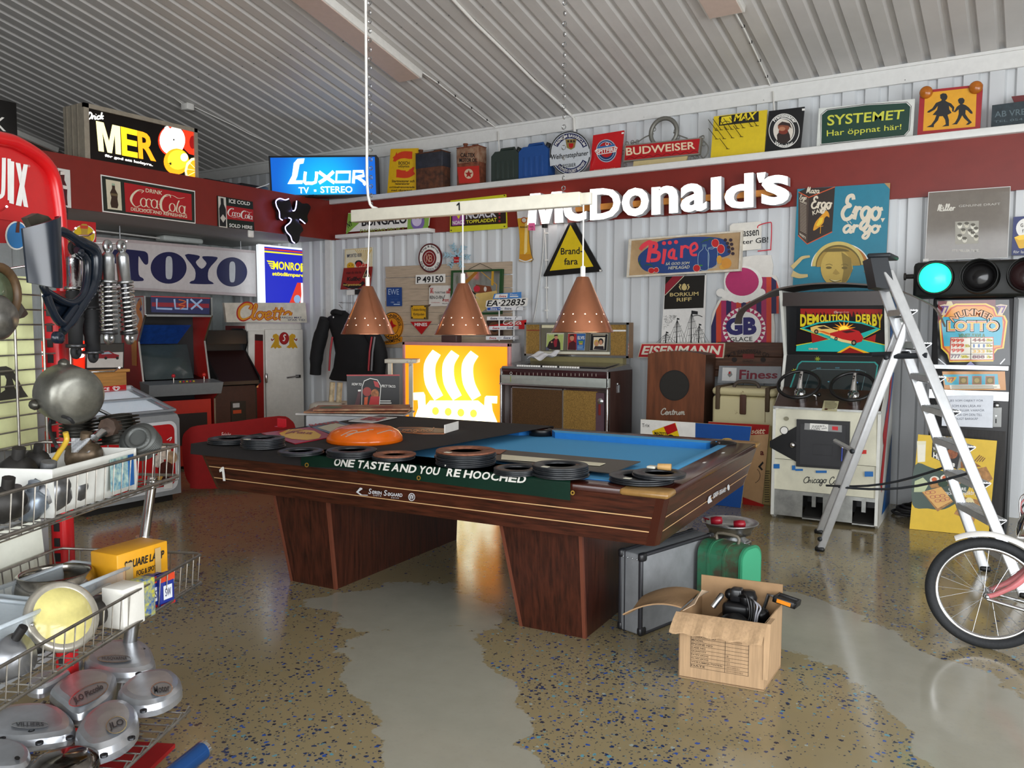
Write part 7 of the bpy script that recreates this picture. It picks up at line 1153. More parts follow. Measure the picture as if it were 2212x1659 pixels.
ped(pa.x,pb.x,za(592,1082,yt0).x,pb.x+.0,yb0,yb0+1.28,yt0,yb0+1.32);ped(pc.x,pd.x,za(1082,1148,yt0).x,pd.x+.0,yb0,yb0+1.28,yt0,yb0+1.32)
# black cover cloth over the left part
ck=mat('191413',.9,noise=.25,scale=3);ZB=.778
CX=[-.024,-.021,-.017]+[.02+.032*k for k in range(38)];CY=[-.026,-.023,-.019]+[.02+(TW_-.04)*k/40 for k in range(41)]+[TW_+.019,TW_+.022]
def cov(u,v):
    i,j=int(u*40+.5),int(v*45+.5);x=CX[i]*(1+.2*v if i>2 else 1);y=CY[j];d=max(0,1-y/.18,1-(TW_-y)/.18,1-x/.18);z=.8095
    if i==0 or j==0 or j==45:z=.752
    return tp(x,y,z)
mb=MB();mb.grid(cov,40,45,ck,True,(0,0,.003));mb.solo('cover_cloth','black cloth cover spread over the left half of the billiard table','cloth')
# green banner over the front edge
gb=mat('173a2c',.35,noise=.1,scale=4);fa=Art(tp(0,-.012,0),ty,cT4);px0,px1=(iT@fa.P(60,760)).x,(iT@fa.P(2350,1000)).x
def ban(u,v):
    x=px0+(px1-px0)*u;dr=.085+.0*u-.035*math.exp(-((u-.26)/.08)**2)*0;hh=.062+.026*u-.018*math.exp(-((u-.2)/.1)**2)
    if v<.5:return tp(x,.22-.2485*v*2,.8165)
    w=(v-.5)*2;return tp(x,-.0285-.002*math.sin(u*12),.8165-hh*w)
mb=MB();mb.grid(ban,40,12,gb,True,(0,0,.0));a=Art(tp(0,-.0325,0),ty,cT4);tw=mat('dad8d0',.4)
for x,y in ((92,728),(1047,838),(2420-60,965)):a.ring(x,y,18,20,9,GOLD,2,18)
def bt(x):return 690+(x-320)*.075
for w,x0,x1 in (('ONE',322,500),('TASTE',520,800),('AND',815,1030),("YOU'RE",1045,1405),('HOOCHED',1430,1965)):
    for i,ch in enumerate(w):
        if ch=="'":
            xa=x0+(x1-x0)*.62;a.poly([(xa,726),(xa+14,727),(xa+4,742)],tw,2);continue
        n=len(w);xa=x0+(x1-x0)*i/n;xb=xa+(x1-x0)/n*.9;s_=lambda x:668+(x-322)*.092+(30 if 500<x<760 else 0)*0;a.text(ch,0,0,0,0,tw,2,.03,.0,[(xa+14,s_(xa)),(xb+14,s_(xb)),(xb-4,s_(xb)+66),(xa-4,s_(xa)+66)])
mb.merge(a);mb.solo('banner','dark green vinyl banner with white capitals hanging over the table front','banner')
# black ring discs
disc_m=mat('1b1e22',.38,noise=.25,scale=40);rust_m=mat('7a4a34',.7,noise=.3,scale=30)
P_=MB();P_.lathe([(.085,0),(.148,0),(.15,.001),(.15,.0075),(.148,.0085),(.085,.0085),(.085,0)],disc_m,40);dproto=None
def stack(cx,cy,n,label,R=.15,seed=1,rust=False,zb=.8195):
    global dproto
    rnd=random.Random(seed);c=iT@UZ(cx,cy,zb+.03);
    for k in range(n):
        o=bpy.data.objects.new('friction_disc',dmesh2 if (rust and k==n-1) else dmesh);COL.objects.link(o);sc_=R/.15;o.scale=(sc_,sc_,1);o.location=tp(c.x+rnd.uniform(-.006,.006),c.y+rnd.uniform(-.006,.006),zb+k*.0088);tag(o,label,'friction disc','black ring discs: '+label)
o_=P_.build('friction_disc',None,(0,0,0));dmesh=o_.data;bpy.data.objects.remove(o_)
P_=MB();P_.lathe([(.085,0),(.148,0),(.15,.001),(.15,.0075),(.148,.0085),(.085,.0085),(.085,0)],rust_m,40);o_=P_.build('friction_disc',None,(0,0,0));dmesh2=o_.data;bpy.data.objects.remove(o_)
stack(1006,989,8,'thin black ring disc in the tall stack over the middle of the banner',.148,1,True);stack(1210,1013,6,'thin black ring disc in the stack at the right end of the banner',.128,2)
stack(1118,1008,3,'thin black ring disc in the low stack between the two banner stacks',.11,3);stack(1388,1024,3,'wide black ring disc in the lower pile on the bare front corner',.145,4,zb=.806);stack(1422,1014,2,'black ring disc lying askew on top of the front corner pile',.118,5,zb=.834)
stack(568,954,6,'thin black ring disc in the stack at the far left table corner',.12,6);stack(500,944,3,'thin black ring disc lying behind the far left stack',.13,7);stack(650,968,2,'black ring disc in the pair left of the banner end',.12,8);stack(760,972,4,'black ring disc in the stack in front of the orange dome',.13,9);stack(850,978,3,'black ring disc in the low stack right of the orange dome',.11,10,True)
for (x,y,z,lb,n_,R2) in ((1388,1024,.806,'little white tape strip on the edge of the front corner pile',3,.145),(1210,1013,.8195,'pale tape strip over the rim of the right banner stack',6,.128),(1006,989,.8195,'tiny white label on the tall banner stack',8,.148),(568,954,.8195,'white oval tag on the far left stack',6,.12)):
    mb=MB();q=iT@UZ(x,y,z+.03);c=tp(q.x-.2*R2,q.y-.78*R2,z+(n_-1)*.0088+.0086);mb.box(c.x-.016,c.x+.016,c.y-.012,c.y+.012,c.z,c.z+.0012,mat('d9d6c2',.6));mb.solo('tape_label',lb,'label')
mb=MB();c=UZ(1413,1012,.853);mb.box(c.x-.03,c.x+.01,c.y-.02,c.y+.02,c.z,c.z+.012,mat('cfcdbd',.6),.004);mb.lathe([(.014,-.03),(.016,.03),(0,.03)],mat('b08a52',.6),12,c+V((.05,.0,.012)),(1,.2,0));mb.solo('taped_plug','beige taped roll lying inside the top ring disc','plug')
# flat plates on the table
def flat(name,label,q,z,m,fn=None,cat='sign',th=.004,cv=cT4,grp='flat signs on the table'):
    a=Art((0,0,z),(0,0,1),cv);a.slab(q,m,-th,0);
    if fn:fn(a)
    return a.solo(name,label,cat,grp)
ZS=.8185
a=Art((0,0,ZS),(0,0,1),cT1);a.slab([(730,298),(1150,245),(1355,325),(1015,388)],mat('a3172a',.35),-.005,0);a.poly([(880,300),(960,268),(1060,265),(1180,280),(1240,315),(1220,345),(1120,360),(990,350),(910,330)],mat('e3b01c',.4),1);a.text('SHELL',0,0,0,0,mat('8a2018',.4),2,.03,0,[(1155,312),(975,300),(990,285),(1170,296)]);[a.stroke([(930,310),(985+40*k,270)],3,mat('8a2018',.4),2,False,0) for k in range(4)];a.solo('tin_sign','diamond laid red sign with a yellow scallop shell on the table','sign','flat signs on the table')
mb=MB();c=UZ(*px(cT1,905,245),.825);mb.box(c.x-.04,c.x+.04,c.y-.004,c.y+.002,c.z,c.z+.055,mat('c01c2a',.3));mb.box(c.x-.04,c.x+.04,c.y-.03,c.y,c.z,c.z+.003,mat('c01c2a',.3));mb.solo('price_holder','small red folded card holder behind the scallop sign','card holder')
flat('tin_sign','pale blue-grey sign with yellow fruit beside the orange dome',[(80,395),(335,350),(640,430),(300,460)],ZS,mat('5f6f7c',.4),lambda a:(a.poly([(180,410),(330,370),(560,425),(300,450)],mat('c9c0a0',.4),1),[a.stroke([(330+30*k,445-3*k),(350+40*k,415),(470+20*k,420)],9,mat('d8b02a',.4),2) for k in range(4)],a.text('BANAN',0,0,0,0,mat('b0382a',.4),2,.03,0,[(100,385),(340,357),(370,372),(130,402)])))
c=UZ(*px(cT4,585,500),.83);mb=MB();om=mat('e2660c',.18);mb.lathe([(.0,.098),(.1,.095),(.16,.082),(.2,.06),(.222,.03),(.226,.006),(.22,0),(.0,0)],om,44,V((c.x,c.y,.8127)));mb2=Art((0,0,.913),(0,0,1),cT4);ol=mat('e8cdb8',.4)
for pts in ([(380,480),(470,440),(520,445),(420,490)],[(430,470),(560,445)],[(520,455),(620,435)],[(690,462),(790,435),(820,440)],[(600,430),(660,428)]):mb2.stroke(pts,7,ol,1)
mb.merge(mb2);mb.solo('dome_sign','glossy orange domed round sign lying on the black cover cloth','sign')
flat('oval_sign','flat copper and black oval sign on the black cover cloth',[(830,425),(880,405),(1060,405),(1270,418),(1330,432),(1260,462),(1080,462),(900,448)],.816,mat('a8643a',.4),lambda a:(a.poly([(850,425),(890,410),(1060,410),(1262,422),(1300,434),(1250,455),(1080,456),(905,443)],mat('1c1210',.35),1),a.pen('Cognac Spirit' if False else 'original',900,412,1180,445,5,mat('c98a5a',.4),2)))
mb=MB();c=UZ(*px(cT4,1262,460),.815);d=UZ(*px(cT4,1378,425),.815);e_=(d-c).normalized();mb.hexa([c,d,d+V((.004,.004,0)),c+V((.004,.004,0)),c+V((0,0,.055)),d+V((0,0,.055)),d+V((.004,.004,.055)),c+V((.004,.004,.055))],WH);mb.solo('price_tag','white folded tag standing at the right end of the oval sign','tag')
flat('tin_sign','white sign with a red word at the back of the black cover cloth',[(445,352),(600,312),(860,320),(650,366)],.822,mat('d5d3ce',.4),lambda a:a.text('ESSO',0,0,0,0,mat('b0242a',.4),2,.04,0,[(540,345),(620,318),(790,324),(700,354)]))
a0=lambda x,y:UZ(*px(cT2,x,y),.782)
flat('clip_board','grey-brown sheet lying on the blue cloth behind the discs',[(820,440),(1990,540),(1740,640),(700,520)],.785,mat('4a443c',.5),None,'board',.004,cT2);flat('paper_strip','long cream strip of paper on the grey-brown sheet',[(805,480),(1690,555),(1640,575),(800,520)],.79,mat('e2dcc0',.6),None,'paper',.002,cT2);flat('copper_plate','thin copper-brown plate behind the tall disc stack',[(580,425),(845,440),(790,475),(500,450)],.79,mat('7a4a38',.4),None,'plate',.003,cT2)
# bench with flat signs behind the table
bc=UZ(765,892,.81);bx_=V((_r.x,_r.y,0)).normalized();wb=MB(frame((bc.x,bc.y,0),bx_));wb.box(-.36,.3,-.1,.3,.0,.8,mat('b8b9bc',.5),.01);wb.solo('white_cabinet','white low cabinet behind the left end of the billiard table','cabinet')
for i,(q,cc,lb) in enumerate((([(50,290),(700,262),(800,310),(230,345)],'b8b4b0','white board at the bottom of the pile behind the table'),([(60,262),(500,225),(930,262),(300,312)],'a07a58','brown printed cardboard sheet in the pile behind the table'),([(100,255),(420,228),(860,240),(480,285)],'b28a66','top cardboard sheet with rounded shapes, on the pile behind the table'))):
    a=Art((0,0,.815+i*.02),(0,0,1),cT4);pts=[a.P(*p) for p in q];cen=sum(pts,V())/4;cen=V((bc.x,bc.y,.81+i*.02))+bx_*.02;mb=MB(frame(cen,bx_+V((0,.15*(i-1),0))));mb.box(-.44+.06*i,.42,-.16,.2,-.006,.006,mat(cc,.6,noise=.2,scale=9,h2='8a4a30' if i else None));
    if i:[mb.lathe([(.09,.0065),(.0,.0075)],mat(h,.6),14,(x,y,0)) for x,y,h in ((-.2,.0,'5c6b4a'),(.2,-.02,'8a3a24'))]
    mb.solo('printed_sheet',lb,'cardboard sheet','printed sheets piled behind the table')
# ------------------------------------------------------------------ copper lamps on a white bar
cop=mat('d48f6e',.24,1.0)
lp=lambda x,y:iT@U(x,y,tp(0,.885,0),ty);L0,L1=lp(764,468),lp(1256,432);zb=(L0.z+L1.z)/2
t=thing('pendant_lamp','white bar lamp with three copper cone shades above the billiard table','lamp',tp((L0.x+L1.x)/2,.885,zb));pw=mat('e2ddcc',.4);mb=MB(TT);mb.box(L0.x,L1.x,.855,.915,zb-.035,zb+.04,pw,.004);mb.box(L1.x,L1.x+.06,.87,.9,zb-.03,zb+.035,pw,.004);mb.build('bar',t);a=Art(tp(0,.853,0),ty,cB);mb=a;a.poly([(1763,642),(1781,622),(1791,622),(1793,690),(1782,690),(1780,642),(1765,652)],INK,1);a.build('number',t)
for xs,ys in ((795,722),(1000,723),(1258,718)):
    c=lp(xs,ys);x,z=c.x,c.z;sh=MB(TT);zt=z+.305;sh.lathe([(.028,zt),(.034,zt-.002),(.17,z+.004),(.172,z),(.167,z),(.03,zt-.012)],cop,48,(x,.885,0));s_=sh.build('shade',t)
    for row,(zz,n,off) in enumerate(((.1,12,0),(.058,12,.15))):
        for k in range(n):
            an=2*PI*k/n+off;r=.172-(.172-.03)*zz/.305;hl=MB(TT);nv=V((math.cos(an),math.sin(an),.45)).normalized();hl.lathe([(.004,0.0),(.0,.0006)],mat('fff3dd',.5,emit=1.1),8,V((x,.885,z+zz))+V((math.cos(an),math.sin(an),0))*(r+.001),nv)
            if math.sin(an)<.3:h_=hl.build('light_hole',s_)
    mb=MB(TT);mb.lathe([(.014,zt),(.014,zt+.055),(.008,zt+.06),(0,zt+.06)],WHITE,12,(x,.885,0));mb.build('cord_grip',t);mb=MB(TT);mb.tube([(x,.885,zt+.05),(x+(.02 if xs<900 else 0),.885,zb-.03)],.0045,WHITE,6);mb.build('cord',t);mb=MB(TT);mb.ball((x,.885,z+.12),.045,mat('fff0d8',.4,emit=1.5),14,10);o=mb.build('bulb',t)
for xs,ch in ((798,0),(1217,1)):
    c=lp(xs,440);wp=tp(c.x,.885,0);zr=RZ(wp.y)-.02;mb=MB()
    n=44
    for k in range(n):
        z=zb+.04+(zr-zb-.04)*k/n;mb.torus(wp+V((.016*(1-ch),0,z+.03)),.012,.0028,STEEL,(1,0,0) if k%2 else (0,1,0),8,4)
    mb.build('chain',t)
    if not ch:mb=MB();mb.tube([tp(c.x+.06,.885,zb+.04),tp(c.x-.005,.88,zb+.12),wp+V((-.008,-.01,zb+.6)),wp+V((-.012,0,zr))],.009,WHITE,8,sm=4);mb.build('supply_cord',t)
# ================================================================== left corner: arcade machines, fridge, freezer, signs
def place(x0,x1,D,az):
    """frame of an upright thing whose front runs between two photo columns: x along the front, y into its depth"""
    o=UD(x0,704,D);n=V((math.cos(math.radians(az)),math.sin(math.radians(az)),0));a=U(x0,704,o,n);b=U(x1,704,o,n);u=(b-a);w=V((u.x,u.y,0)).length;u=V((u.x,u.y,0)).normalized()
    return MX(((u.x,-n.x,0,a.x),(u.y,-n.y,0,a.y),(0,0,1,0),(0,0,0,1))),w,o,n
def zat(T,x,y):return U(x,y,T.translation,T.col[1].to_3d()).z
# glowing ship lightbox
T,w,o,n=place(870,1103,9.12,-90);h=zat(T,985,740);t=thing('lightbox','large glowing orange-yellow box with a white sailing ship behind the billiard table','illuminated sign',T.translation);mb=MB(T);fr=mat('b9b4b4',.4,.2);mb.box(0,w,.02,.2,0.0,h,fr);pk_=mat('d89a98',.4)
for r in ((0,w,0.02,.05),(0,w,h-.035,h),(0,.035,0.02,h),(w-.035,w,.02,h)):mb.box(r[0],r[1],-.01,.02,r[2],r[3],pk_,.004)
mb.build('case',t);cc=T@V((w*.5,0,h*.55))-t.location;mb=MB(T);mb.box(.035,w-.035,.0,.018,.05,h-.035,glow_grad('amber_backlit','ffe23c','ff9018',cc.x,cc.y,cc.z,.7,1.25));a=Art(T@V((0,-.001,0)),n,cM2);wl2=mat('fffbe0',.4,emit=2.6,emh='fff6d0')
for dx in (0,178,362):a.stroke([(1165+dx,890+dx*.03),(1100+dx,1010),(1110+dx,1180),(1185+dx,1325)],[90,110,112,95],wl2,1)
a.poly([(940,1275),(1040,1270),(1055,1300),(1060,1400),(1100,1350),(1560,1350),(1620,1400),(1625,1320),(1640,1305),(1745,1308),(1742,1378),(1690,1375),(1700,1450),(1745,1560),(1750,1680),(935,1680),(950,1530),(990,1420),(985,1345),(945,1345)],wl2,1)
for k in range(4):a.oval(1155+k*121,1450+k*8,33,38,mat('ffee50',.4,emit=1.2),2,20)
mb.merge(a);q=mb.build('glowing_face',t);q['label']='glowing amber face with a white ship'
# white panels that sit on and by the lightbox: small dark trays
mb=MB();q=T@V((w*.42,.1,h));mb.box(q.x-.1,q.x+.1,q.y-.05,q.y+.05,h+.001,h+.075,mat('4a3634',.4),.006);mb.solo('tray','small dark plastic tray standing on the glowing ship box','tray')
# taco sign
T,w,o,n=place(748,862,7.75,-52);h=zat(T,805,812);a=Art(T.translation,n,cM2);mb=MB(T);mb.box(0,w,.0,.012,0,h,mat('151314',.4));mb.box(-.003,w+.003,.002,.014,h,h+.012,RED);a.text('HOW TO',0,0,0,0,WH,1,.02,.1,[(355,1180),(450,1185),(448,1208),(353,1205)]);a.text('FECT TACO.',0,0,0,0,WH,1,.02,.1,[(640,1198),(775,1205),(772,1228),(638,1222)]);a.poly([(445,1410),(450,1220),(470,1160),(530,1135),(600,1150),(635,1210),(620,1410)],WH,1);a.poly([(450,1410),(455,1222),(475,1166),(530,1142),(596,1156),(628,1212),(614,1410)],INK,2)
a.oval(500,1265,42,44,mat('9a2a20',.4),3,16);a.oval(575,1285,38,45,mat('a8683a',.5,noise=.4,scale=40),3,14);a.poly([(560,1160),(605,1175),(620,1230),(575,1215)],RED,3);a.poly([(535,1310),(620,1310),(610,1410),(510,1410)],RED,4);a.poly([(475,1320),(510,1312),(500,1408),(470,1408)],mat('c8501e',.4),4);a.poly([(418,1245),(440,1245),(440,1290),(425,1410),(375,1410),(405,1310)],mat('4a1c22',.4),1);a.poly([(412,1248),(442,1245),(440,1262),(414,1264)],WH,2);a.lines(612,1350,745,3,20,8,WH,1,.2);mb.merge(a);mb.solo('advert_board','black board with food pictures and white words left of the glowing ship box','sign')
c=UD(722,880,8.1);t=thing('stool_drum','rusty white enamel drum stool under the hanging jacket','stool',(c.x,c.y,0));en=mat('c9c3b4',.45,noise=.3,scale=10,h2='6a4326',thr=(.33,.42));mb=MB();mb.lathe([(.22,0),(.24,.3),(.25,.66),(.23,.74),(.19,.755),(0,.76)],en,32,(c.x,c.y,0));mb.build('body',t)
for dx in (-.04,.06):mb=MB();mb.tube([(c.x+dx,c.y,.755),(c.x+dx+.02,c.y,.95)],.025,mat('b9a888',.5,noise=.3),8);mb.build('upright',t)
T,w,o,n=place(834,866,8.3,-60);t=thing('step_stool','chipped white wooden step stool behind the glowing ship box','stool',T.translation);h=zat(T,850,776);mb=MB(T);mb.box(-.02,.3,0,.25,h-.04,h,en,.006);mb.build('seat',t)
for x in (.01,.22):mb=MB(T);mb.box(x,x+.04,.02,.06,0,h-.04,en);mb.build('leg',t)
# red capsule board on the floor
cap=UD(430,1058,7.45);n=V((math.cos(math.radians(-40)),math.sin(math.radians(-40)),.1));a=Art(cap,n,cT1);rdb=mat('8e100f',.6,noise=.06,spec=.15);pts=smooth_pts([(x,y,0) for x,y in [(190,775),(120,735),(80,660),(58,520),(55,340),(100,270),(180,235),(500,200),(880,152),(980,185),(1020,250),(1035,420),(1000,640),(850,740)]],3,True);a.slab([p[:2] for p in pts],rdb,-.03,0);a.text('Frisör',392,292,470,330,mat('d8c0b8',.4),1);a.solo('oval_board','large red board with rounded ends leaning behind the billiard table','sign')
# arcade machines
AZ=-14
def cab(name,label,x0,x1,D,prof,mats,h,dep=.7):
    T,w,o,n=place(x0,x1,D,AZ);t=thing(name,label,'arcade machine',T@V((w/2,dep/2,0)))
    for x in (0,w-.018):
        mb=MB(T);mb.prism([(x,d,z) for d,z in prof],[(x+.018,d,z) for d,z in prof],mats[0],True,mats[1]);mb.build('side_panel',t)
    return T,w,o,n,t
pr1=[(.0,.0),(.0,.72),(-.1,.78),(-.08,.9),(.12,.92),(.22,1.33),(.02,1.6),(.02,1.79),(.7,1.79),(.7,0)]
T,w,o,n,t=cab('arcade_cabinet','red-sided upright arcade cabinet with a striped header and curved dark screen',314,462,8.35,pr1,(mat('b3231c',.4),CHROME),1.79)
def lb(m,*b,nm='panel',bev=0.0,art=None):
    mb=MB(T);mb.box(*b,m,bev);
    if art:mb.merge(art)
    return mb.build(nm,t)
bkk=mat('0c0c0e',.35);lb(bkk,.018,w-.018,.5,.68,.05,1.77,nm='back_box');lb(mat('b82a1c',.35),.05,w-.05,.0,.02,.03,.72,nm='front_panel');lb(mat('1a1214',.4),.22,w-.1,-.012,.0,.25,.58,nm='coin_door');a=Art(T@V((0,.018,0)),n,cM1)
a.poly([(555,700),(1122,720),(1115,880),(560,860)],mat('2a2f5c',.3),1);a.poly([(565,765),(1112,780),(1112,820),(565,805)],mat('8a2030',.3),2);a.poly([(558,704),(1120,722),(1120,732),(558,714)],mat('b84038',.3),2);lx=mat('9ab4d8',.3);a.stroke([(612,730),(612,825),(760,830)],18,lx,3,False,0);a.stroke([(780,735),(790,825),(905,830),(905,735)],18,lx,3,False,0);a.stroke([(935,735),(1050,835)],18,lx,3,False,0);a.stroke([(1045,740),(940,832)],18,lx,3,False,0);a.stroke([(820,740),(890,760),(820,790),(880,800),(830,830)],9,mat('c8642a',.3),4);lb(mat('141016',.3),.018,w-.018,.02,.05,1.6,1.78,nm='header',art=a);lb(CHROME,.018,w-.018,.012,.03,1.585,1.605,nm='chrome_strip')
mb=MB(T);mb.hexa([(.02,.1,.9),(w-.02,.1,.9),(w-.02,.5,.95),(.02,.5,.95),(.02,.1,.905),(w-.02,.1,.905),(w-.02,.5,.955),(.02,.5,.955)],bkk);mb.build('bezel',t);mb=MB(T);mb.grid(lambda u,v:V((.07+u*(w-.2),.24+.16*v-.05*math.sin(PI*u)*math.sin(PI*v),.93+.36*v)),10,10,mat('3a4648',.12));mb.build('screen',t);mb=MB(T);mb.hexa([(.02,.38,1.3),(w*.66,.38,1.3),(w*.66,.4,1.3),(.02,.4,1.3),(.02,.16,1.5),(w*.75,.16,1.5),(w*.75,.18,1.5),(.02,.18,1.5)],mat('123a82',.35,noise=.2,scale=20));q=mb.build('star_panel',t)
mb=MB(T);gy_=mat('8f969b',.35,.4);mb.hexa([(-.02,-.1,.78),(w+.02,-.1,.78),(w+.02,.12,.8),(-.02,.12,.8),(-.03,-.14,.9),(w+.03,-.14,.9),(w+.03,.12,.925),(-.03,.12,.925)],gy_);mb.build('control_panel',t)
for x,m in ((.22,'b8202c'),(.5,'c8281c')):
    mb=MB(T);mb.tube([(x*w/.62,-.04,.91),(x*w/.62,-.04,.97)],.006,CHROME,8);mb.ball((x*w/.62,-.04,.98),.02,mat(m,.3),12,8);mb.build('joystick',t)
for k in range(5):mb=MB(T);mb.lathe([(.012,0),(.01,.012),(0,.014)],mat(('c8b02a','b8203a')[k%2],.3),10,(.28*w/.62+k*.035,-.04,.912));mb.build('button',t)
a=Sign.at([T@V(p) for p in ((-.001,.7,1.78),(-.001,.03,1.78),(-.001,.03,.9),(-.001,.7,.9))],(67,88));a.poly([(10,0),(67,0),(67,20),(45,44),(10,44)],mat('b9b4b4',.4),1);a.stroke([(62,4),(50,12),(60,22),(48,34)],8,mat('d07a1e',.4),2);a.stroke([(54,2),(60,14)],6,mat('3a2a6a',.4),2,False,0);a.poly([(30,44),(46,44),(44,70),(30,70)],mat('d08a2a',.4),2);a.build('side_art',t)
pr2=[(.0,.0),(.0,.78),(-.12,.84),(-.1,.9),(.26,1.2),(.2,1.3),(.22,1.42),(.3,1.46),(.6,1.46),(.6,0)]
T,w,o,n,t=cab('arcade_cabinet','smaller black and brown arcade cabinet between the red one and the white fridge',458,552,9.4,pr2,(bkk,bkk),1.5);brw=mat('4a2a20',.5,noise=.1);lb(brw,.018,w-.018,.0,.02,.1,.8,nm='front_panel');mb=MB(T);mb.hexa([(.018,-.1,.82),(w-.018,-.1,.82),(w-.018,.28,1.16),(.018,.28,1.16),(.018,-.1,.86),(w-.018,-.1,.86),(w-.018,.26,1.2),(.018,.26,1.2)],mat('2a1614',.3));mb.build('screen_hood',t);lb(mat('141212',.4),.2,.38,-.01,0,.35,.62,nm='coin_door');lb(mat('1a1c1c',.2),.02,w-.02,.2,.5,1.28,1.44,nm='header');lb(bkk,.018,w-.018,.3,.58,.1,1.44,nm='back_box');lb(mat('c8c8c8',.5),.22,.3,-.016,-.01,.55,.6,nm='sticker');lb(mat('c84a1e',.5),.22,.32,-.016,-.01,.48,.52,nm='sticker')
# white fridge with two lions, enamel chocolate sign on top
T,w,o,n=place(533,655,10.0,AZ);hf=zat(T,600,697);t=thing('fridge','old rounded white fridge with two golden lions and a red-framed narrow window','fridge',T@V((w/2,.3,0)));mb=MB(T);mb.box(0,w,0.02,.6,.04,hf,mat('d5d1ca',.35),.03,None,3);mb.box(-.004,.004,.05,.58,.05,hf-.04,mat('8e1715',.4));mb.build('body',t);a=Art(T@V((0,0.0,0)),n,cM1);xd=(T.inverted()@a.P(1650,1300)).x;lb(mat('dcd8d0',.3),xd,w-.01,-.015,.02,.06,hf-.08,nm='door',bev=.012);lb(mat('dcd8d0',.3),.01,xd-.01,-.012,.02,.06,hf-.1,nm='side_door',bev=.008)
a=Art(T@V((0,-.014,0)),n,cM1);a.poly([(1550,1070),(1628,1075),(1640,1990),(1545,1990)],mat('a01c1c',.25),1);a.poly([(1550,1070),(1628,1075),(1628,1135),(1550,1130)],mat('2a1c1c',.3),2);a.poly([(1555,1500),(1582,1500),(1582,1580),(1555,1580)],mat('e8a060',.4,emit=.3),3);q=a.build('window',t);q['label']='narrow red glass window'
a=Art(T@V((0,-.0165,0)),n,cM1);gl=mat('c8981e',.4);a.oval(1830,1110,48,60,mat('8c1616',.4),1,24);a.oval(1830,1108,42,52,mat('a01c1c',.4),2,24);a.pen('S',1812,1075,1848,1135,9,WH,3)
for sg in (-1,1):
    g=lambda x,y:(1830+sg*x,y);a.poly([g(*p) for p in ((50,1085),(75,1065),(105,1075),(110,1100),(92,1112),(95,1140),(120,1180),(130,1205),(100,1195),(85,1212),(70,1195),(50,1205),(20,1195),(48,1170))],gl,1);a.stroke([g(95,1112),g(115,1130),g(122,1112)],9,mat('8c1616',.4),2)
q=a.build('emblem',t);q['label']='golden lions beside a red shield';mb=MB(T);q=T.inverted()@a.P(1940,1478);mb.tube([(q.x-.13,-.03,q.z-.005),(q.x+.03,-.035,q.z+.01)],.013,CHROME,8);mb.box(q.x+.0,q.x+.06,-.04,-.015,q.z-.012,q.z+.025,DARK);mb.build('handle',t);mb=MB(T);q=T.inverted()@a.P(1655,1490);mb.box(q.x-.015,q.x+.02,-.04,-.015,q.z-.06,q.z+.06,CHROME,.012);mb.build('latch',t)
a=Art(T@V((0,-.03,0)),n,cM1);q=[(1258,770),(2035,770),(2050,945),(1280,955)];pts=[a.P(*p) for p in q];pts[2].z=pts[3].z=hf+.002;a.prism([p-n*.05 for p in pts],pts,mat('d6d0c2',.45,noise=.15,scale=8));a.stroke([(1500,835),(1520,790),(1460,778),(1400,830),(1395,900),(1440,935),(1520,900)],[30,34,36,36,34,30,20],RED,1);a.stroke([(1500,835),(1518,795),(1460,785),(1405,832),(1402,898),(1442,928),(1520,895)],[18,22,24,24,22,18,10],mat('d8941e',.4),2)
for m,ww,k in ((RED,26,3),(mat('d8941e',.4),15,4)):a.pen('loetta',1505,785,1915,928,ww,m,k)
a.poly([(1790,890),(2030,895),(2040,945),(1795,948)],mat('d2ccbe',.45),8);a.text('FÄRDIG MAT',1785,900,1995,920,NAVY,9,.01);a.text('SPAR TID',1860,926,2025,942,NAVY,9,.01);a.solo('tin_sign','cream metal sign with orange script standing on the white fridge','sign')
# tyre maker sign and shock absorber lightbox
a=Art((-7.72,0,0),(1,.12,0),cM1);q=[(-40,132),(1560,272),(1568,712),(-40,622)];a.slab(q,mat('c9bcbc',.4),-.12,-.004);a.poly([(-30,165),(1552,296),(1555,685),(-30,602)],mat('dad4d4',.3),1);nvy=mat('1c1f52',.35);sl=mat('c8ccd2',.3)
a.poly([p[:2] for p in smooth_pts([(x,y,0) for x,y in [(205,262),(450,272),(515,290),(530,330),(528,395),(500,405),(470,370),(445,330),(437,345),(440,500),(480,535),(475,562),(330,560),(300,540),(320,480),(300,330),(240,390),(205,380)]],3,True)],nvy,2);a.oval(725,436,172,152,nvy,2,40);a.poly([p[:2] for p in smooth_pts([(x,y,0) for x,y in [(700,345),(727,325),(755,345),(762,440),(755,530),(730,545),(700,530),(695,440)]],3,True)],sl,3)
a.poly([p[:2] for p in smooth_pts([(x,y,0) for x,y in [(880,312),(1010,318),(1018,345),(985,385),(1040,445),(1088,395),(1050,345),(1060,325),(1180,332),(1185,360),(1110,450),(1105,545),(1145,575),(1140,592),(940,588),(938,565),(975,545),(975,450)]],3,True)],nvy,2);a.oval(1330,475,146,140,nvy,2,40);a.poly([p[:2] for p in smooth_pts([(x,y,0) for x,y in [(1308,395),(1333,375),(1358,395),(1362,475),(1355,560),(1333,575),(1310,560),(1304,475)]],3,True)],sl,3)
[a.tube([a.P(x,y,-.06),V((a.P(x,y,-.06).x,a.P(x,y,-.06).y,2.565))],.008,STEEL,6) for x,y in ((300,180),(1450,275))];a.solo('letter_sign','wide white sign with bulging navy letters above the arcade cabinets','sign')
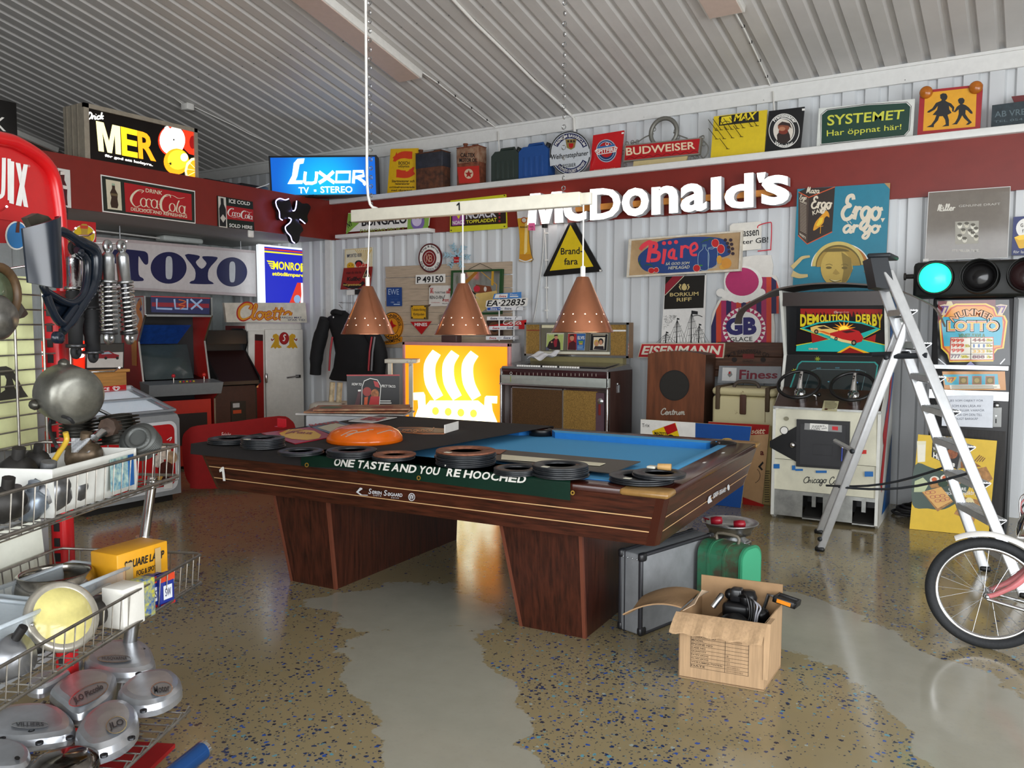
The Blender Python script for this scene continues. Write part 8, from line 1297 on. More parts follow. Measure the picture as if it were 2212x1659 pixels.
T,w,o,n=place(560,672,10.45,-24);a=Art(o,n,cM1);q=[(1585,208),(2080,258),(2095,885),(1600,840)];t=thing('lightbox','bright blue and red lightbox with yellow lettering on wall brackets above the fridge','illuminated sign',a.P(1850,800));a.slab(q,mat('e8eef0',.4,emit=.9),-.1,0);a.build('case',t);a=Art(o+n*.001,n,cM1);bl_=mat('0e1a9a',.35,emit=.75,emh='1020c0');yw=mat('e8d81e',.35,emit=.9,emh='f0e010');rdl=mat('c8341e',.35,emit=.7,emh='d8301a');a.poly([(1640,232),(2075,275),(2085,875),(1655,830)],bl_,1);a.poly([(1640,245),(2076,288),(2076,302),(1640,260)],rdl,2);a.poly([(1640,272),(2076,312),(2076,325),(1640,287)],yw,2);a.text('MONROE',0,0,0,0,yw,2,.03,0,[(1725,370),(2020,395),(2018,468),(1725,450)])
for sg,x0 in ((1,1662),(-1,2062)):
    for k in range(4):a.poly([(x0+sg*k*12,365+k*22+(25 if sg<0 else 0)),(x0+sg*70,372+k*22+(25 if sg<0 else 0)),(x0+sg*75,386+k*22+(25 if sg<0 else 0)),(x0+sg*(10+k*12),379+k*22+(25 if sg<0 else 0))],yw,3)
a.text('stötdämpare',0,0,0,0,yw,2,.04,0,[(1715,472),(2022,492),(2020,535),(1718,520)]);a.poly([(1955,578),(2082,582),(2085,870),(1850,850)],rdl,2);wg=mat('e8ecf0',.35,emit=.8);a.poly([(1990,580),(2035,582),(2040,700),(2020,780),(1985,780),(1995,690)],wg,3);a.oval(1955,735,32,40,mat('8ab0d8',.35,emit=.5),3,16);a.poly([(2040,765),(2085,775),(2085,815),(2045,795)],wg,3);q=a.build('glowing_face',t);q['label']='glowing blue face with red corner'
for y in (260,880):mb=MB();p0=a.P(2085,y);p1=V((-7.57,7.572,p0.z));mb.hexa([p0-V((0,0,.06)),p1-V((0,0,.06)),p1-V((0,-.01,.06)),p0-V((0,-.01,.06)),p0+V((0,0,.06)),p1+V((0,0,.06)),p1+V((0,.01,.06)),p0+V((0,.01,.06))],mat('d5dcda',.4));mb.build('wall_bracket',t)
# ice cream freezer
fx0,fx1,fy0,fy1=-6.92,-6.22,3.57,4.44;t=thing('chest_freezer','grey ice cream chest freezer with a red front and sloping glass lid','freezer',((fx0+fx1)/2,(fy0+fy1)/2,0));fg=mat('8f9294',.4);mb=MB();mb.prism([(x,fy0,z) for x,z in ((fx0,.06),(fx1,.06),(fx1,.7),(fx1-.03,.74),(fx0,.92))],[(x,fy1,z) for x,z in ((fx0,.06),(fx1,.06),(fx1,.7),(fx1-.03,.74),(fx0,.92))],fg);mb.box(fx0+.05,fx1-.05,fy0+.05,fy1-.05,0,.06,DARK);mb.build('body',t)
a=Sign.at([(fx1+.003,fy0+.03,.69),(fx1+.003,fy1-.03,.69),(fx1+.003,fy1-.03,.1),(fx1+.003,fy0+.03,.1)],(81,59))
rrp=lambda x0,y0,x1,y1,r:[(cx+r*math.cos(b0+k*PI/10),cy+r*math.sin(b0+k*PI/10)) for cx,cy,b0 in ((x1-r,y0+r,-PI/2),(x1-r,y1-r,0),(x0+r,y1-r,PI/2),(x0+r,y0+r,PI)) for k in range(6)]
a.poly(rrp(0,0,81,59,7),mat('d8dadc',.35),1);a.poly(rrp(2.5,2.5,78.5,55,6),mat('b8161b',.35),2);b=Art((fx1+.006,0,0),(1,0,0),cL2);b.merge(a);a=b
for x,y,r,h_ in ((1700,940,75,'d8c8b8'),(1780,1000,60,'b89878'),(1640,1040,60,'d8ccc0'),(1720,1130,80,'4a2018'),(1700,1230,60,'3a1814'),(560,830,80,'c8a890'),(590,900,60,'7a4a30')):a.oval(x,y,r,r*1.1,mat(h_,.4,noise=.3,scale=30),3,20)
a.poly([(1615,1200),(1690,1195),(1640,1300),(1620,1280)],mat('c89a4a',.4),4);a.poly([(1700,1265),(1790,1250),(1785,1315),(1695,1330)],WH,5);a.stroke([(1330,1330),(1380,1350),(1340,1390)],10,WH,3);a.stroke([(1730,820),(1780,790),(1760,830)],8,WH,3);a.text('AHT',890,1625,975,1640,RED,3,.02);e2=Art((0,fy0-.003,0),(0,1,0),cL2);e2.poly([(190,700),(590,740),(590,1080),(200,1060)],mat('b8161b',.35),1);e2.ring(255,920,60,50,16,WH,2);e2.text('GB GLACE',0,0,0,0,WH,2,0,0,[(205,970),(330,970),(330,995),(205,995)]);a.merge(e2);q=a.build('front_print',t);q['label']='red printed front with white rounded border'
lid=lambda x,y,d:V((fx1-.03+(fx0-fx1+.03)*x,fy0+(fy1-fy0)*y,.74+.18*x+d));mb=MB();wi=mat('dfe4ea',.25,emit=.35);mb.add([lid(.12,.03,.004),lid(.12,.95,.004),lid(.95,.95,.004),lid(.95,.03,.004)],[[0,1,2,3]],wi);q=mb.build('lit_interior',t);mb=MB();gm_=mat('cfe0ea',.03,0,alpha=.22);mb.hexa([lid(.02,.01,.02),lid(.02,.99,.02),lid(.98,.99,.02),lid(.98,.01,.02),lid(.02,.01,.028),lid(.02,.99,.028),lid(.98,.99,.028),lid(.98,.01,.028)],gm_);mb.build('glass_lid',t)
for (p,q_) in (((.02,.01),(.02,.99)),((.02,.99),(.98,.99)),((.5,.01),(.5,.99))):mb=MB();mb.tube([lid(*p,.03),lid(*q_,.03)],.014,mat('a5aab0',.3,.5),6);mb.build('lid_frame',t)
a=Art((fx0+.06,0,0),(1,0,0),cL2);mb=MB();pA,pB=a.P(355,330),a.P(1410,250);mb.box(fx0-.02,fx0+.05,fy0,pB.y,.9,pB.z+.0,mat('c5c8ca',.35),.03,None,3);a.poly([(350,325),(1310,245),(1312,305),(350,392)],mat('b8161f',.35),1);a.text('GB GLACE',0,0,0,0,WH,2,.03,0,[(870,288),(1135,272),(1135,308),(870,325)])
for cx in (1205,455):
    for s_ in (1,.55):a.stroke([(cx,270+8*(1-s_)),(cx-22*s_,258+8),(cx-36*s_,280),(cx,308-8*(1-s_)),(cx+36*s_,278),(cx+22*s_,258+8)],7,WH,3,True,3)
mb.merge(a);q=mb.build('header_sign',t)
# counter, lit sign and framed car picture behind the freezer
t=thing('counter','light wooden counter behind the freezer','counter',(-7.9,3.4,0));ct=UX(270,797,-7.45).z;ye=UX(280,800,-7.45).y;wd=mat('c08a4a',.4,noise=.2,scale=4,stretch=(4,.6,8));mb=MB();mb.box(-8.2,-7.46,2.2,ye-.03,0,ct-.03,wd);mb.build('body',t);mb=MB();mb.box(-8.22,-7.44,2.18,ye,ct-.03,ct,wd,.006);mb.build('top',t)
a=Art((-7.6,0,0),(1,0,0),cL2);q=[(330,-80),(890,-75),(890,70),(330,60)];a.cv=cL1;q=[(330,1430),(905,1425),(895,1700),(330,1690)];pts=[a.P(*p) for p in q];pts[2].z=pts[3].z=ct+.002;a.prism([p-V((.1,0,0)) for p in pts],pts,mat('e02a1a',.4,emit=1.0,emh='f02a10'));a.text('Nestlé',0,0,0,0,mat('fff0e8',.4,emit=1.6),1,.05,0,[(385,1515),(880,1500),(875,1600),(385,1625)]);a.solo('lightbox','glowing red lightbox with white letters on the wooden counter','illuminated sign')
a=Art((-7.52,0,0),(1,0,0),cL1);q=[(895,1455),(1290,1445),(1285,1700),(892,1700)];pts=[a.P(*p) for p in q];pts[2].z=pts[3].z=ct+.002;a.prism([p-V((.02,0,0)) for p in pts],pts,INK);a.poly([(905,1465),(1280,1455),(1275,1700),(902,1705)],mat('c8c6c2',.4),1);a.poly([(905,1465),(1280,1455),(1278,1540),(905,1555)],mat('3a3a38',.5),2);cr=mat('8c1626',.4);a.poly([(1000,1575),(1050,1535),(1130,1528),(1185,1558),(1235,1572),(1230,1605),(1010,1608)],cr,3);a.poly([(1060,1545),(1125,1536),(1165,1560),(1050,1565)],mat('9aaab8',.3),4);[a.oval(x,1603,15,16,INK,5,12) for x in (1095,1215)];a.solo('framed_picture','framed picture of a dark red car on the wooden counter','picture')
a=Art((-7.55,0,0),(1,0,0),cL1);q=[(640,160),(995,195),(1000,430),(640,430)];pts=[a.P(*p) for p in q];a.prism([p-V((.02,0,0)) for p in pts],pts,mat('c01a20',.4));a.oval(870,330,120,110,WH,1,28);a.oval(870,330,112,102,mat('d8b81e',.4),2,28);a.poly([(830,230),(850,210),(895,212),(915,235),(905,310),(940,350),(940,430),(810,430),(815,350),(845,305)],mat('b8963a',.4),3);a.poly([(828,225),(912,230),(908,262),(832,258)],mat('c8432a',.4),4);mb=MB();mb.tube([a.P(700,165),V((-7.54,a.P(700,165).y,2.57))],.004,INK,5);a.merge(mb);a.solo('tin_sign','red sign with a bottle on a yellow disc hanging beside the red tube frame','sign')
# ================================================================== wire rack of motorcycle parts, near left
NA,UA=math.radians(26),math.radians(116);rN=V((math.cos(NA),math.sin(NA),0));rU=V((math.cos(UA),math.sin(UA),0));RT_=MX(((rU.x,rN.x,0,0),(rU.y,rN.y,0,0),(0,0,1,0),(0,0,0,1)))
def K3(s,n,z):return rU*s+rN*n+V((0,0,z))
def RA(n,cv):return Art(rN*n,rN,cv)
def RP_(cv,x,y,n):return RA(n,cv).P(x,y)
wire=mat('9a968f',.35,.85,noise=.25,scale=25);rk=thing('shop_rack','red and chrome shop rack with wire baskets of motorcycle parts','shop rack',K3(1.9,-1.9,0));redp=mat('b5171c',.35);NP=-1.96
mb=MB(RT_);mb.box(2.74,2.8,NP-.03,NP+.03,0,1.62,redp,.012)
for k in range(28):mb.box(2.735,2.742,NP-.01,NP+.01,.1+k*.055,.13+k*.055,DARK)
mb.build('post',rk)
tb=[(0,300),(40,312),(85,340),(112,375),(124,430),(130,490),(138,640),(146,900)];aR=Art(rN*NP,rN,(0,0,1));mb=MB();mb.tube([aR.P(-160,275)]+[aR.P(*p) for p in tb],.024,mat('c01418',.25),12,sm=4);mb.build('tube_frame',rk)
a=Art(rN*(NP-.005),rN,cA);a.slab([(-700,500),(0,595),(200,650),(330,720),(430,850),(470,1000),(490,1300),(-700,1150)],mat('bb1a1e',.3),-.012,0);wt=mat('e6e4e0',.4)
a.poly([(60,720),(90,725),(92,1080),(62,1075)],wt,1);a.stroke([(-60,690),(-60,950),(-40,1050),(10,1040),(25,980),(30,715)],34,wt,1,False,2);a.poly([(75,740),(115,748),(112,1110),(72,1100)],wt,2);a.poly([(130,755),(170,762),(238,1138),(200,1130)],wt,1);a.poly([(195,768),(232,775),(175,1128),(128,1118)],wt,2);a.ring(245,785,9,9,2,wt,1,12);q=a.build('header_board',rk);q['label']='red header board with white capitals'
a=Art(rN*(NP-.01),rN,cL1);a.slab([(-400,100),(600,150),(560,420),(-400,400)],mat('b51d22',.4),-.01,0);a.oval(170,330,120,150,WH,1,24);a.oval(170,330,105,135,mat('2f7ab8',.4),2,24);a.stroke([(170,300),(180,200),(205,150)],[40,30,20],mat('5a2a1c',.4),3);a.oval(690,380,50,120,mat('7a9a2a',.4),1,16);q=a.build('bottle_board',rk)
mb=MB();mb.prism([K3(.4,NP-.02,.3),K3(2.72,NP-.02,.3),K3(2.72,NP-.02,1.45),K3(.4,NP-.02,1.45)],[K3(.4,NP-.04,.3),K3(2.72,NP-.04,.3),K3(2.72,NP-.04,1.45),K3(.4,NP-.04,1.45)],mat('8a8c8c',.5));b=Art(rN*(NP-.018),rN,cL1);mb.build('back_panel',rk)
def paper(label,cv,pts,m,n=NP+.0,fn=None,name='poster',cat='poster'):
    a=Art(rN*n,rN,cv);a.slab(pts,m,-.003,0)
    if fn:fn(a)
    return a.solo(name,label,cat)
yp=mat('eef2b8',.6)
def face(a):
    a.cv=cL2;a.poly([(-20,60),(60,52),(120,80),(185,190),(240,300),(290,370),(-20,415)],mat('3c3a34',.6),1);a.poly([(0,150),(40,150),(60,190),(55,240),(40,270),(45,300),(0,330)],yp,2);a.poly([(120,180),(160,230),(190,300),(170,350),(140,250)],yp,2)
paper('pale yellow poster with a dark face silhouette behind the wire grid',cL1,[(-60,740),(325,760),(400,2560),(-60,2560)],yp,fn=face)
paper('blank white sheets standing behind the middle wire basket',cL3,[(-60,350),(420,195),(490,800),(-60,1100)],mat('e4e6d8',.6),n=NP+.012,name='paper_sheet',cat='paper')
# wire grid with hooks
mb=MB(RT_);z0g,z1g=1.0,1.66;gs=[(RT_.inverted()@RP_(cL1,x,800,NP+.03)).x for x in (-150,120,418,690)]
for s_ in gs:mb.tube([(s_,NP+.035,z0g),(s_,NP+.035,z1g)],.0045,wire,6)
for k in range(14):mb.tube([(1.0,NP+.03,z0g+k*.05),(2.72,NP+.03,z0g+k*.05)],.003,wire,5)
mb.build('wire_grid',rk)
hk=lambda cv,pts,n0,n1:MB().tube([RP_(cv,x,y,n0+(n1-n0)*i/(len(pts)-1)) for i,(x,y) in enumerate(pts)],.0035,CHROME,6)
for cv,pts in ((cL1,[(0,690),(420,625),(475,570)]),(cL1,[(540,295),(735,292),(785,255)]),(cL1,[(540,335),(920,330),(975,295)]),(cL1,[(960,408),(1290,412),(1315,390)]),(cL1,[(-20,1335),(50,1330),(105,1295)]),(cL2,[(560,125),(1190,105),(1240,68)]),(cL1,[(-10,80),(30,60),(70,30)])):hk(cv,pts,NP+.03,NP+.2).build('hook',rk)
def basket(s0,s1,n0,n1,zb,zt,step,nm):
    mb=MB(RT_)
    for z in (zt,zb+.012):mb.tube([(s0,n0,z),(s1-.02,n0,z),(s1,n0+.02,z),(s1,n1-.02,z),(s1-.02,n1,z),(s0,n1,z)],.005,wire,6)
    s=s0
    while s<s1:mb.tube([(s,n0,zt),(s,n0+.01,zb),(s,n1-.01,zb),(s,n1,zt)],.0024,wire,4);s+=step
    n=n0+step
    while n<n1:mb.tube([(s1,n,zt),(s1-.01,n,zb),(s0,n,zb)],.0024,wire,4);n+=step
    return mb.build(nm,rk)
NF=-1.42;basket(.9,2.62,NP+.03,NF,.985,1.1,.042,'upper_basket');basket(.7,2.7,NP+.03,NF+.03,.6,.71,.042,'middle_basket')
mb=MB(RT_);s=.5
for nn in (NP+.03,-1.65,NF+.02):mb.tube([(.5,nn,.195),(2.6,nn,.195)],.006,wire,6)
while s<2.6:mb.tube([(s,NP+.03,.2),(s,NF+.02,.2),(s,NF+.035,.225)],.003,wire,5);s+=.045
mb.build('lower_shelf',rk);mb=MB(RT_);mb.box(.5,2.6,NP,NP+.05,.15,.19,redp);mb.build('shelf_beam',rk)
mb=MB(RT_);s=.4
while s<2.3:mb.tube([(s,-1.9,.06),(s,-1.2,.06)],.004,wire,5);s+=.05
mb.tube([(.4,-1.2,.06),(2.3,-1.2,.06)],.006,wire,6);mb.tube([(.4,-1.2,.0),(.4,-1.2,.06)],.006,wire,6);mb.tube([(2.28,-1.2,.0),(2.28,-1.2,.06)],.006,wire,6);mb.build('bottom_shelf',rk)
# hanging parts
def parts(name,label,cat,*meshes,grp='motorcycle parts on the rack'):
    f=meshes[0][1].foot();t=thing(name,label,cat,f,grp)
    for nm,m in meshes:m.build(nm,t)
    return t
def PL_(n,cv):A=RA(n,cv);return lambda pts,w0,w1,m,mb:mb.prism([A.P(x,y,w0) for x,y in pts],[A.P(x,y,w1) for x,y in pts],m)
nb=mat('121a25',.22,noise=.35,scale=6);old=mat('3a352c',.5,noise=.4,scale=9);A=RA(-1.78,cL1);f1=MB();loop=[(460,250),(650,265),(820,380),(960,440),(1020,560),(1030,700),(980,860),(880,1010),(760,1180),(640,1320),(560,1180),(480,1000),(450,860),(470,560)];hole=[(530,310),(660,320),(820,440),(920,490),(930,600),(900,860),(790,1010),(700,1000),(480,860),(490,800),(510,560)]
f1.tube([A.P(x,y) for x,y in [(500,280),(650,290),(830,400),(960,480),(990,620),(960,860),(860,1030),(760,1190),(650,1330)]],[.012,.016,.022,.024,.024,.022,.02,.018,.014],nb,10,sm=4);f1.tube([A.P(x,y) for x,y in [(500,280),(500,560),(450,860),(560,960),(700,1030),(800,1010),(880,900),(905,600),(800,480)]],.013,nb,10,sm=3);f1.tube([A.P(x,y) for x,y in [(480,950),(560,1150),(640,1240),(700,1180),(780,1060)]],.014,nb,8,sm=3);PL_(-1.8,cL1)([(480,940),(780,1060),(680,1240),(600,1230),(500,1080)],-.004,.004,nb,f1);PL_(-1.8,cL1)([(760,380),(930,490),(905,620),(800,560)],-.004,.004,nb,f1);f1.lathe([(.012,0),(.016,.012),(.008,.014),(0,.008)],nb,14,A.P(820,510),rN);f1.lathe([(.02,-.01),(.02,.012),(.01,.014),(0,.01)],nb,14,A.P(600,1390),rN)
f2=MB();f2.grid(lambda u,v:A.P(90+400*u+60*v*(1-u),260+560*v-130*math.sin(PI*u*.6)*(1-v)+60*math.sin(PI*u)*v,.1*math.sin(PI*(.15+.75*u))),14,12,nb,True,tuple(rN*-.006));PL_(-1.76,cL1)([(250,150),(360,100),(470,130),(600,250),(520,290),(300,250)],-.01,.01,old,f2);parts('headlamp_fairing','dark blue-black motorcycle headlamp fairing hooked on the wire grid','motorcycle part',('frame_loop',f1),('shell',f2))
def shock(label,cv,p,q,n,m,spring,r=.022,sleeve=None):
    a_,b_=RP_(cv,*p,n),RP_(cv,*q,n);d=(b_-a_);L=d.length;d.normalize();e1=MB();e1.torus(a_+d*.02,.016,.009,m,rN,16,8);e1.torus(b_-d*.02,.016,.01,m,rN,16,8);e1.tube([a_+d*.03,a_+d*.045],.011,m,10);e1.lathe([(.012,.04),(r*.95,.05),(r,.06),(r,L*.38),(r*1.35,L*.385),(r*1.4,L*.41),(r,L*.415)],sleeve or m,20,a_,d);e1.lathe([(r*.65,L*.4),(r*.65,L*.88),(r*1.4,L*.88),(r*1.4,L*.91),(.012,L*.92),(.012,L-.03)],mat('4a4a4c',.3,.8),18,a_,d);e2=MB();u=d.orthogonal().normalized();w=d.cross(u);nt=10
    if spring:e2.tube([a_+d*(L*(.42+.46*k/(nt*14)))+(u*math.cos(k*2*PI/14)+w*math.sin(k*2*PI/14))*r*1.25 for k in range(nt*14)],.0042,spring,6)
    else :e2.lathe([(r*1.2,L*.42)]+[(r*(1.25 if k%2 else 1.1),L*(.44+.02*k)) for k in range(12)]+[(r,L*.72),(r*.95,L*.9),(0,L*.9)],RUBBER,18,a_,d)
    return parts('shock_absorber',label,'shock absorber',('body',e1),('spring' if spring else 'gaiter',e2),grp='shock absorbers hanging on the rack')
shock('chrome spring shock absorber, left of the bright pair on the hook',cL1,(1118,385),(1130,1450),-1.76,STEEL,CHROME);shock('chrome spring shock absorber, right of the bright pair on the hook',cL1,(1255,385),(1350,1450),-1.74,STEEL,CHROME)
shock('shock absorber with a crinkled chrome sleeve and black lower tube',cL1,(760,400),(790,1600),-1.86,RUBBER,None,.024,mat('c4c6c8',.15,1.0,bump=.6,scale=30));shock('all black shock absorber hanging right of the chrome sleeved one',cL1,(930,700),(970,1640),-1.84,RUBBER,None,.026)
def lump(mb,cv,x,y,n,r,m,sc=(1,1,1)):mb.ball(RP_(cv,x,y,n),r,m,14,10,sc)
g1_=MB();c=RP_(cL1,-20,930,-1.72);g1_.torus(c,.075,.014,mat('4a3620',.5,noise=.4),rN,28,10);g2_=MB();g2_.lathe([(.07,-.02),(.06,.0),(.0,.012)],mat('55604a',.1,noise=.2),24,c,rN);g3_=MB();g3_.tube([RP_(cL1,130,1100,-1.74),RP_(cL1,200,1130,-1.8),RP_(cL1,270,1140,-1.86)],[.03,.02,.006],mat('3c342a',.6),8);parts('round_lamp','old round lamp with a rusty rim and green-grey lens at the left photo edge','lamp',('rim',g1_),('lens',g2_),('bracket',g3_));c=RP_(cL1,-60,1180,-1.7);mb=MB();mb.lathe([(.07,-.03),(.062,.02),(.04,.045),(0,.05)],mat('6f6d68',.3,.7,noise=.3),24,c,rN);mb.solo('lamp_shell','grey metal lamp shell under the old round lamp at the photo edge','motorcycle part','motorcycle parts on the rack')
c=RP_(cL2,730,350,-1.62);ax=(rN*.75-rU*.45+V((0,0,-.12))).normalized();mb=MB();mb.lathe([(.0,-.07),(.08,-.066),(.088,-.05),(.088,.025),(.084,.042),(.072,.054),(.05,.059),(0,.061)],mat('6f6e66',.32,.7,noise=.3,scale=12),36,c,ax);m2=MB();[m2.lathe([(.016,-.012),(.016,.0),(.006,.012),(0,.012)],mat('55534c',.35,.8),10,c+(V((0,0,1))*z+ax.cross(V((0,0,1)))*y)*.088-ax*.03,ax) for y,z in ((0,1),(1,-.35),(-.9,-.5))];parts('float_bowl','round domed aluminium cover with lugs hanging above the upper basket','motorcycle part',('dome',mb),('lug',m2))
# upper basket contents
zb=.99;inv=RT_.inverted()
def KP(cv,x,y,z):return inv@U(*px(cv,x,y),(0,0,z),(0,0,1))
mb=MB(RT_);q=[inv@RP_(cL2,540,1070,NF-.03),inv@RP_(cL2,1415,945,NF-.03)];s0,s1=min(q[0].x,q[1].x),max(q[0].x,q[1].x);n1=NF-.03;n0=n1-.19;tw_=mat('d2d2cc',.45)
mb.hexa([(s0+.02,n0+.02,zb),(s1-.02,n0+.02,zb),(s1-.02,n0+.025,zb),(s0+.02,n0+.025,zb),(s0,n0,zb+.13),(s1,n0,zb+.13),(s1,n0+.005,zb+.13),(s0,n0+.005,zb+.13)],tw_);mb.hexa([(s0+.02,n1-.025,zb),(s1-.02,n1-.025,zb),(s1-.02,n1-.02,zb),(s0+.02,n1-.02,zb),(s0,n1-.005,zb+.13),(s1,n1-.005,zb+.13),(s1,n1,zb+.13),(s0,n1,zb+.13)],tw_)
for s_ in (s0,s1-.005):mb.box(s_,s_+.005,n0,n1,zb,zb+.13,tw_)
mb.box(s0+.02,s1-.02,n0+.02,n1-.02,zb,zb+.005,tw_);m2=MB(RT_);m2.box(s1-.14,s1-.02,n1+.001,n1+.0025,zb+.02,zb+.115,mat('b9cfc0',.5,noise=.5,scale=40,h2='3a7a9a'));m2.box(s1-.05,s1-.02,n1+.002,n1+.003,zb+.02,zb+.115,mat('1d5a9c',.5));parts('plastic_tub','white plastic tub with a picture label in the upper wire basket','tub',('tub',mb),('label',m2))
fin=mat('26241f',.45,.6,noise=.3,scale=20)
def fins(label,cv,x,y,n,R,k,ax,m=fin,gap=.011):
    c=RP_(cv,x,y,n);ax=V(ax).normalized();b=MB();b.lathe([(R*.7,0),(R*.7,gap*k),(R*.45,gap*k+.004),(R*.45,0)],m,20,c,ax);f=MB()
    for i in range(k):f.lathe([(R*.6,i*gap),(R,i*gap+.001),(R,i*gap+.004),(R*.6,i*gap+.005)],m,22,c,ax,1,.85)
    return parts('engine_cylinder',label,'engine part',('barrel',b),('cooling_fin',f))
fins('black finned cylinder lying left behind the white tub',cL2,810,780,-1.7,.062,6,(.0,0,1));fins('dark finned cylinder with chrome pipes right behind the white tub',cL2,1240,850,-1.55,.07,8,(-.2,0,1));fins('grey ribbed cylinder head at the right end of the upper basket',cL2,1500,880,-1.48,.058,7,(.5,-.6,.4),mat('4a4c4a',.45,.5))
mb=MB();P_=lambda x,y,n=-1.55:RP_(cL2,x,y,n);mb.tube([P_(980,800),P_(1060,740),P_(1150,720),P_(1300,690),P_(1420,720),P_(1500,770)],.013,CHROME,10,sm=4);m2=MB();m2.tube([P_(1110,690),P_(1330,660)],.03,mat('4a3a30',.6,.4,noise=.3),8);m3=MB();m3.tube([P_(930,460,-1.6),P_(1080,530,-1.58),P_(1210,600,-1.56)],.006,STEEL,6);parts('exhaust_pipe','bent chrome pipe with a rusty clamp on top of the finned cylinder','motorcycle part',('pipe',mb),('clamp',m2),('lever',m3))
mb=MB();mb.tube([P_(680,740),P_(690,830),P_(620,940),P_(560,1040)],.008,mat('b8962a',.35),8,sm=4);mb.solo('fuel_hose','yellow hose curving down beside the white tub','hose');mb=MB();mb.tube([P_(760,640),P_(700,590),P_(545,570,-1.75),P_(520,720,-1.75),P_(590,890)],.005,RUBBER,8,sm=5);mb.solo('control_cable','black cable looping below the domed aluminium cover','cable');mb=MB();mb.grid(lambda u,v:P_(740+220*u,800+150*v,-1.58+.02*math.sin(u*9+v*7)),10,8,mat('cfd2d6',.12,0,alpha=.75));mb.solo('plastic_bag','crumpled clear bag stuck between cylinder and white tub','bag')
gm=mat('77787a',.35,.8,noise=.3,scale=15);dk_=mat('2a2826',.5,.4,noise=.3,scale=15)
for i,(x,y,r,m,lb) in enumerate(((870,990,.05,mat('6a5a48',.4,.6,noise=.4),'brown-grey carburettor body inside the white tub'),(480,1380,.058,gm,'round grey cover in the upper basket, left of the jointed casting'),(320,1480,.04,mat('7a8490',.35,.6,noise=.3),'bluish grey casting low in the upper basket'),(730,1330,.042,gm,'jointed grey casting in front of the white tub'),(170,1180,.05,dk_,'black ribbed part at the left of the upper basket'),(370,1060,.036,dk_,'dark fork-shaped part standing in the upper basket'),(60,1480,.045,dk_,'dark lump of parts at the left edge of the upper basket'),(140,1500,.035,gm,'small grey carburettor at the left edge of the upper basket'))):
    mb=MB();n_=-1.5 if i in (1,2,3,6,7) else -1.6;c=RP_(cL2,x,y,n_);c.z=max(c.z,zb+r);mb.lathe([(0,-r),(r*.7,-r),(r,-r*.6),(r,r*.5),(r*.6,r*.8),(r*.5,r),(0,r)],m,16,c,(rN+V((0,0,.4+.3*(i%3)))));m2=MB();m2.tube([c,c+V((.02,.0,r*1.5))],r*.35,m,10);m2.tube([c,c+rU*r*1.5],r*.3,m,10);parts('carburettor_part',lb,'engine part',('body',mb),('stub',m2))
# middle basket contents
zm=.6065
def at(cv,x,y,z=zm):return KP(cv,x,y,z)
def kbox(name,label,cat,cv,x,y,w,d,h,m,rot=0,fn=None):
    c=at(cv,x,y);c.x=min(c.x,2.63-w/2);T=RT_@MX.Translation(c)@MX.Rotation(math.radians(rot),4,'Z');mb=MB(T);mb.box(-w/2,w/2,-d/2,d/2,0,h,m,.003);t=thing(name,label,cat,T.translation,'boxes in the middle basket');mb.build('carton',t)
    if fn:a=Sign.at([T@V(p) for p in ((w/2,d/2+.001,h),(-w/2,d/2+.001,h),(-w/2,d/2+.001,0),(w/2,d/2+.001,0))][1::-1]+[T@V(p) for p in ((w/2,d/2+.001,0),(-w/2,d/2+.001,0))],(100,100));fn(a);a.build('print',t)
    return t
yb=mat('d99a16',.5)
def f(a):a.text('SQUARE LAMP',12,16,92,34,INK,1,.03,.2);a.text('FOG & SPOT',35,40,75,50,INK,1,.02,.1);a.oval(55,70,20,18,mat('6a665c',.5),1,14);a.rect(14,20,28,95,mat('b59a6a',.6),2);a.rect(72,8,84,70,mat('b59a6a',.6),2);[a.rect(3+4*(k%2),60+6*k,7+4*(k%2),66+6*k,INK,1) for k in range(6)]
kbox('lamp_carton','tattered yellow fog lamp carton with brown tape in the middle basket','box',cL3,1500,925,.2,.12,.17,yb,18,f);bb=mat('1e2f86',.45)
def f(a):a.rect(0,0,100,22,mat('c8401e',.5),1);a.rect(20,35,80,80,mat('d0d4da',.5),1);a.text('SW',30,45,70,70,NAVY,2);a.rect(0,92,100,100,RED,1)
kbox('plug_carton','blue spark plug box with an orange top in front of the yellow carton','box',cL3,1600,1100,.07,.03,.1,bb,12,f);kbox('plug_carton','blue spark plug box with a white panel, right one of the pair','box',cL3,1705,1080,.06,.03,.1,bb,16,f);kbox('plug_carton','yellow and blue patterned little box left of the blue pair','box',cL3,1480,1215,.06,.05,.12,mat('c8c21e',.5,noise=.5,scale=60,h2='2a5a9a'),10);kbox('carton','plain small white box in the middle basket','box',cL3,1290,1290,.085,.08,.12,mat('dcdad2',.55),12)
c=at(cL3,1050,925);c.y=max(c.y,-1.8);c.x=min(c.x,2.36);c=RT_@c;mb=MB();mb.lathe([(.09,0),(.115,.05),(.118,.09),(.108,.125),(.1,.128),(.095,.12),(.1,.09),(.09,.02),(0,.02)],mat('9a958c',.15,1.0,noise=.3),40,c);mb.solo('headlamp_ring','open chrome headlamp bowl behind the translucent tub','motorcycle part','motorcycle parts on the rack')
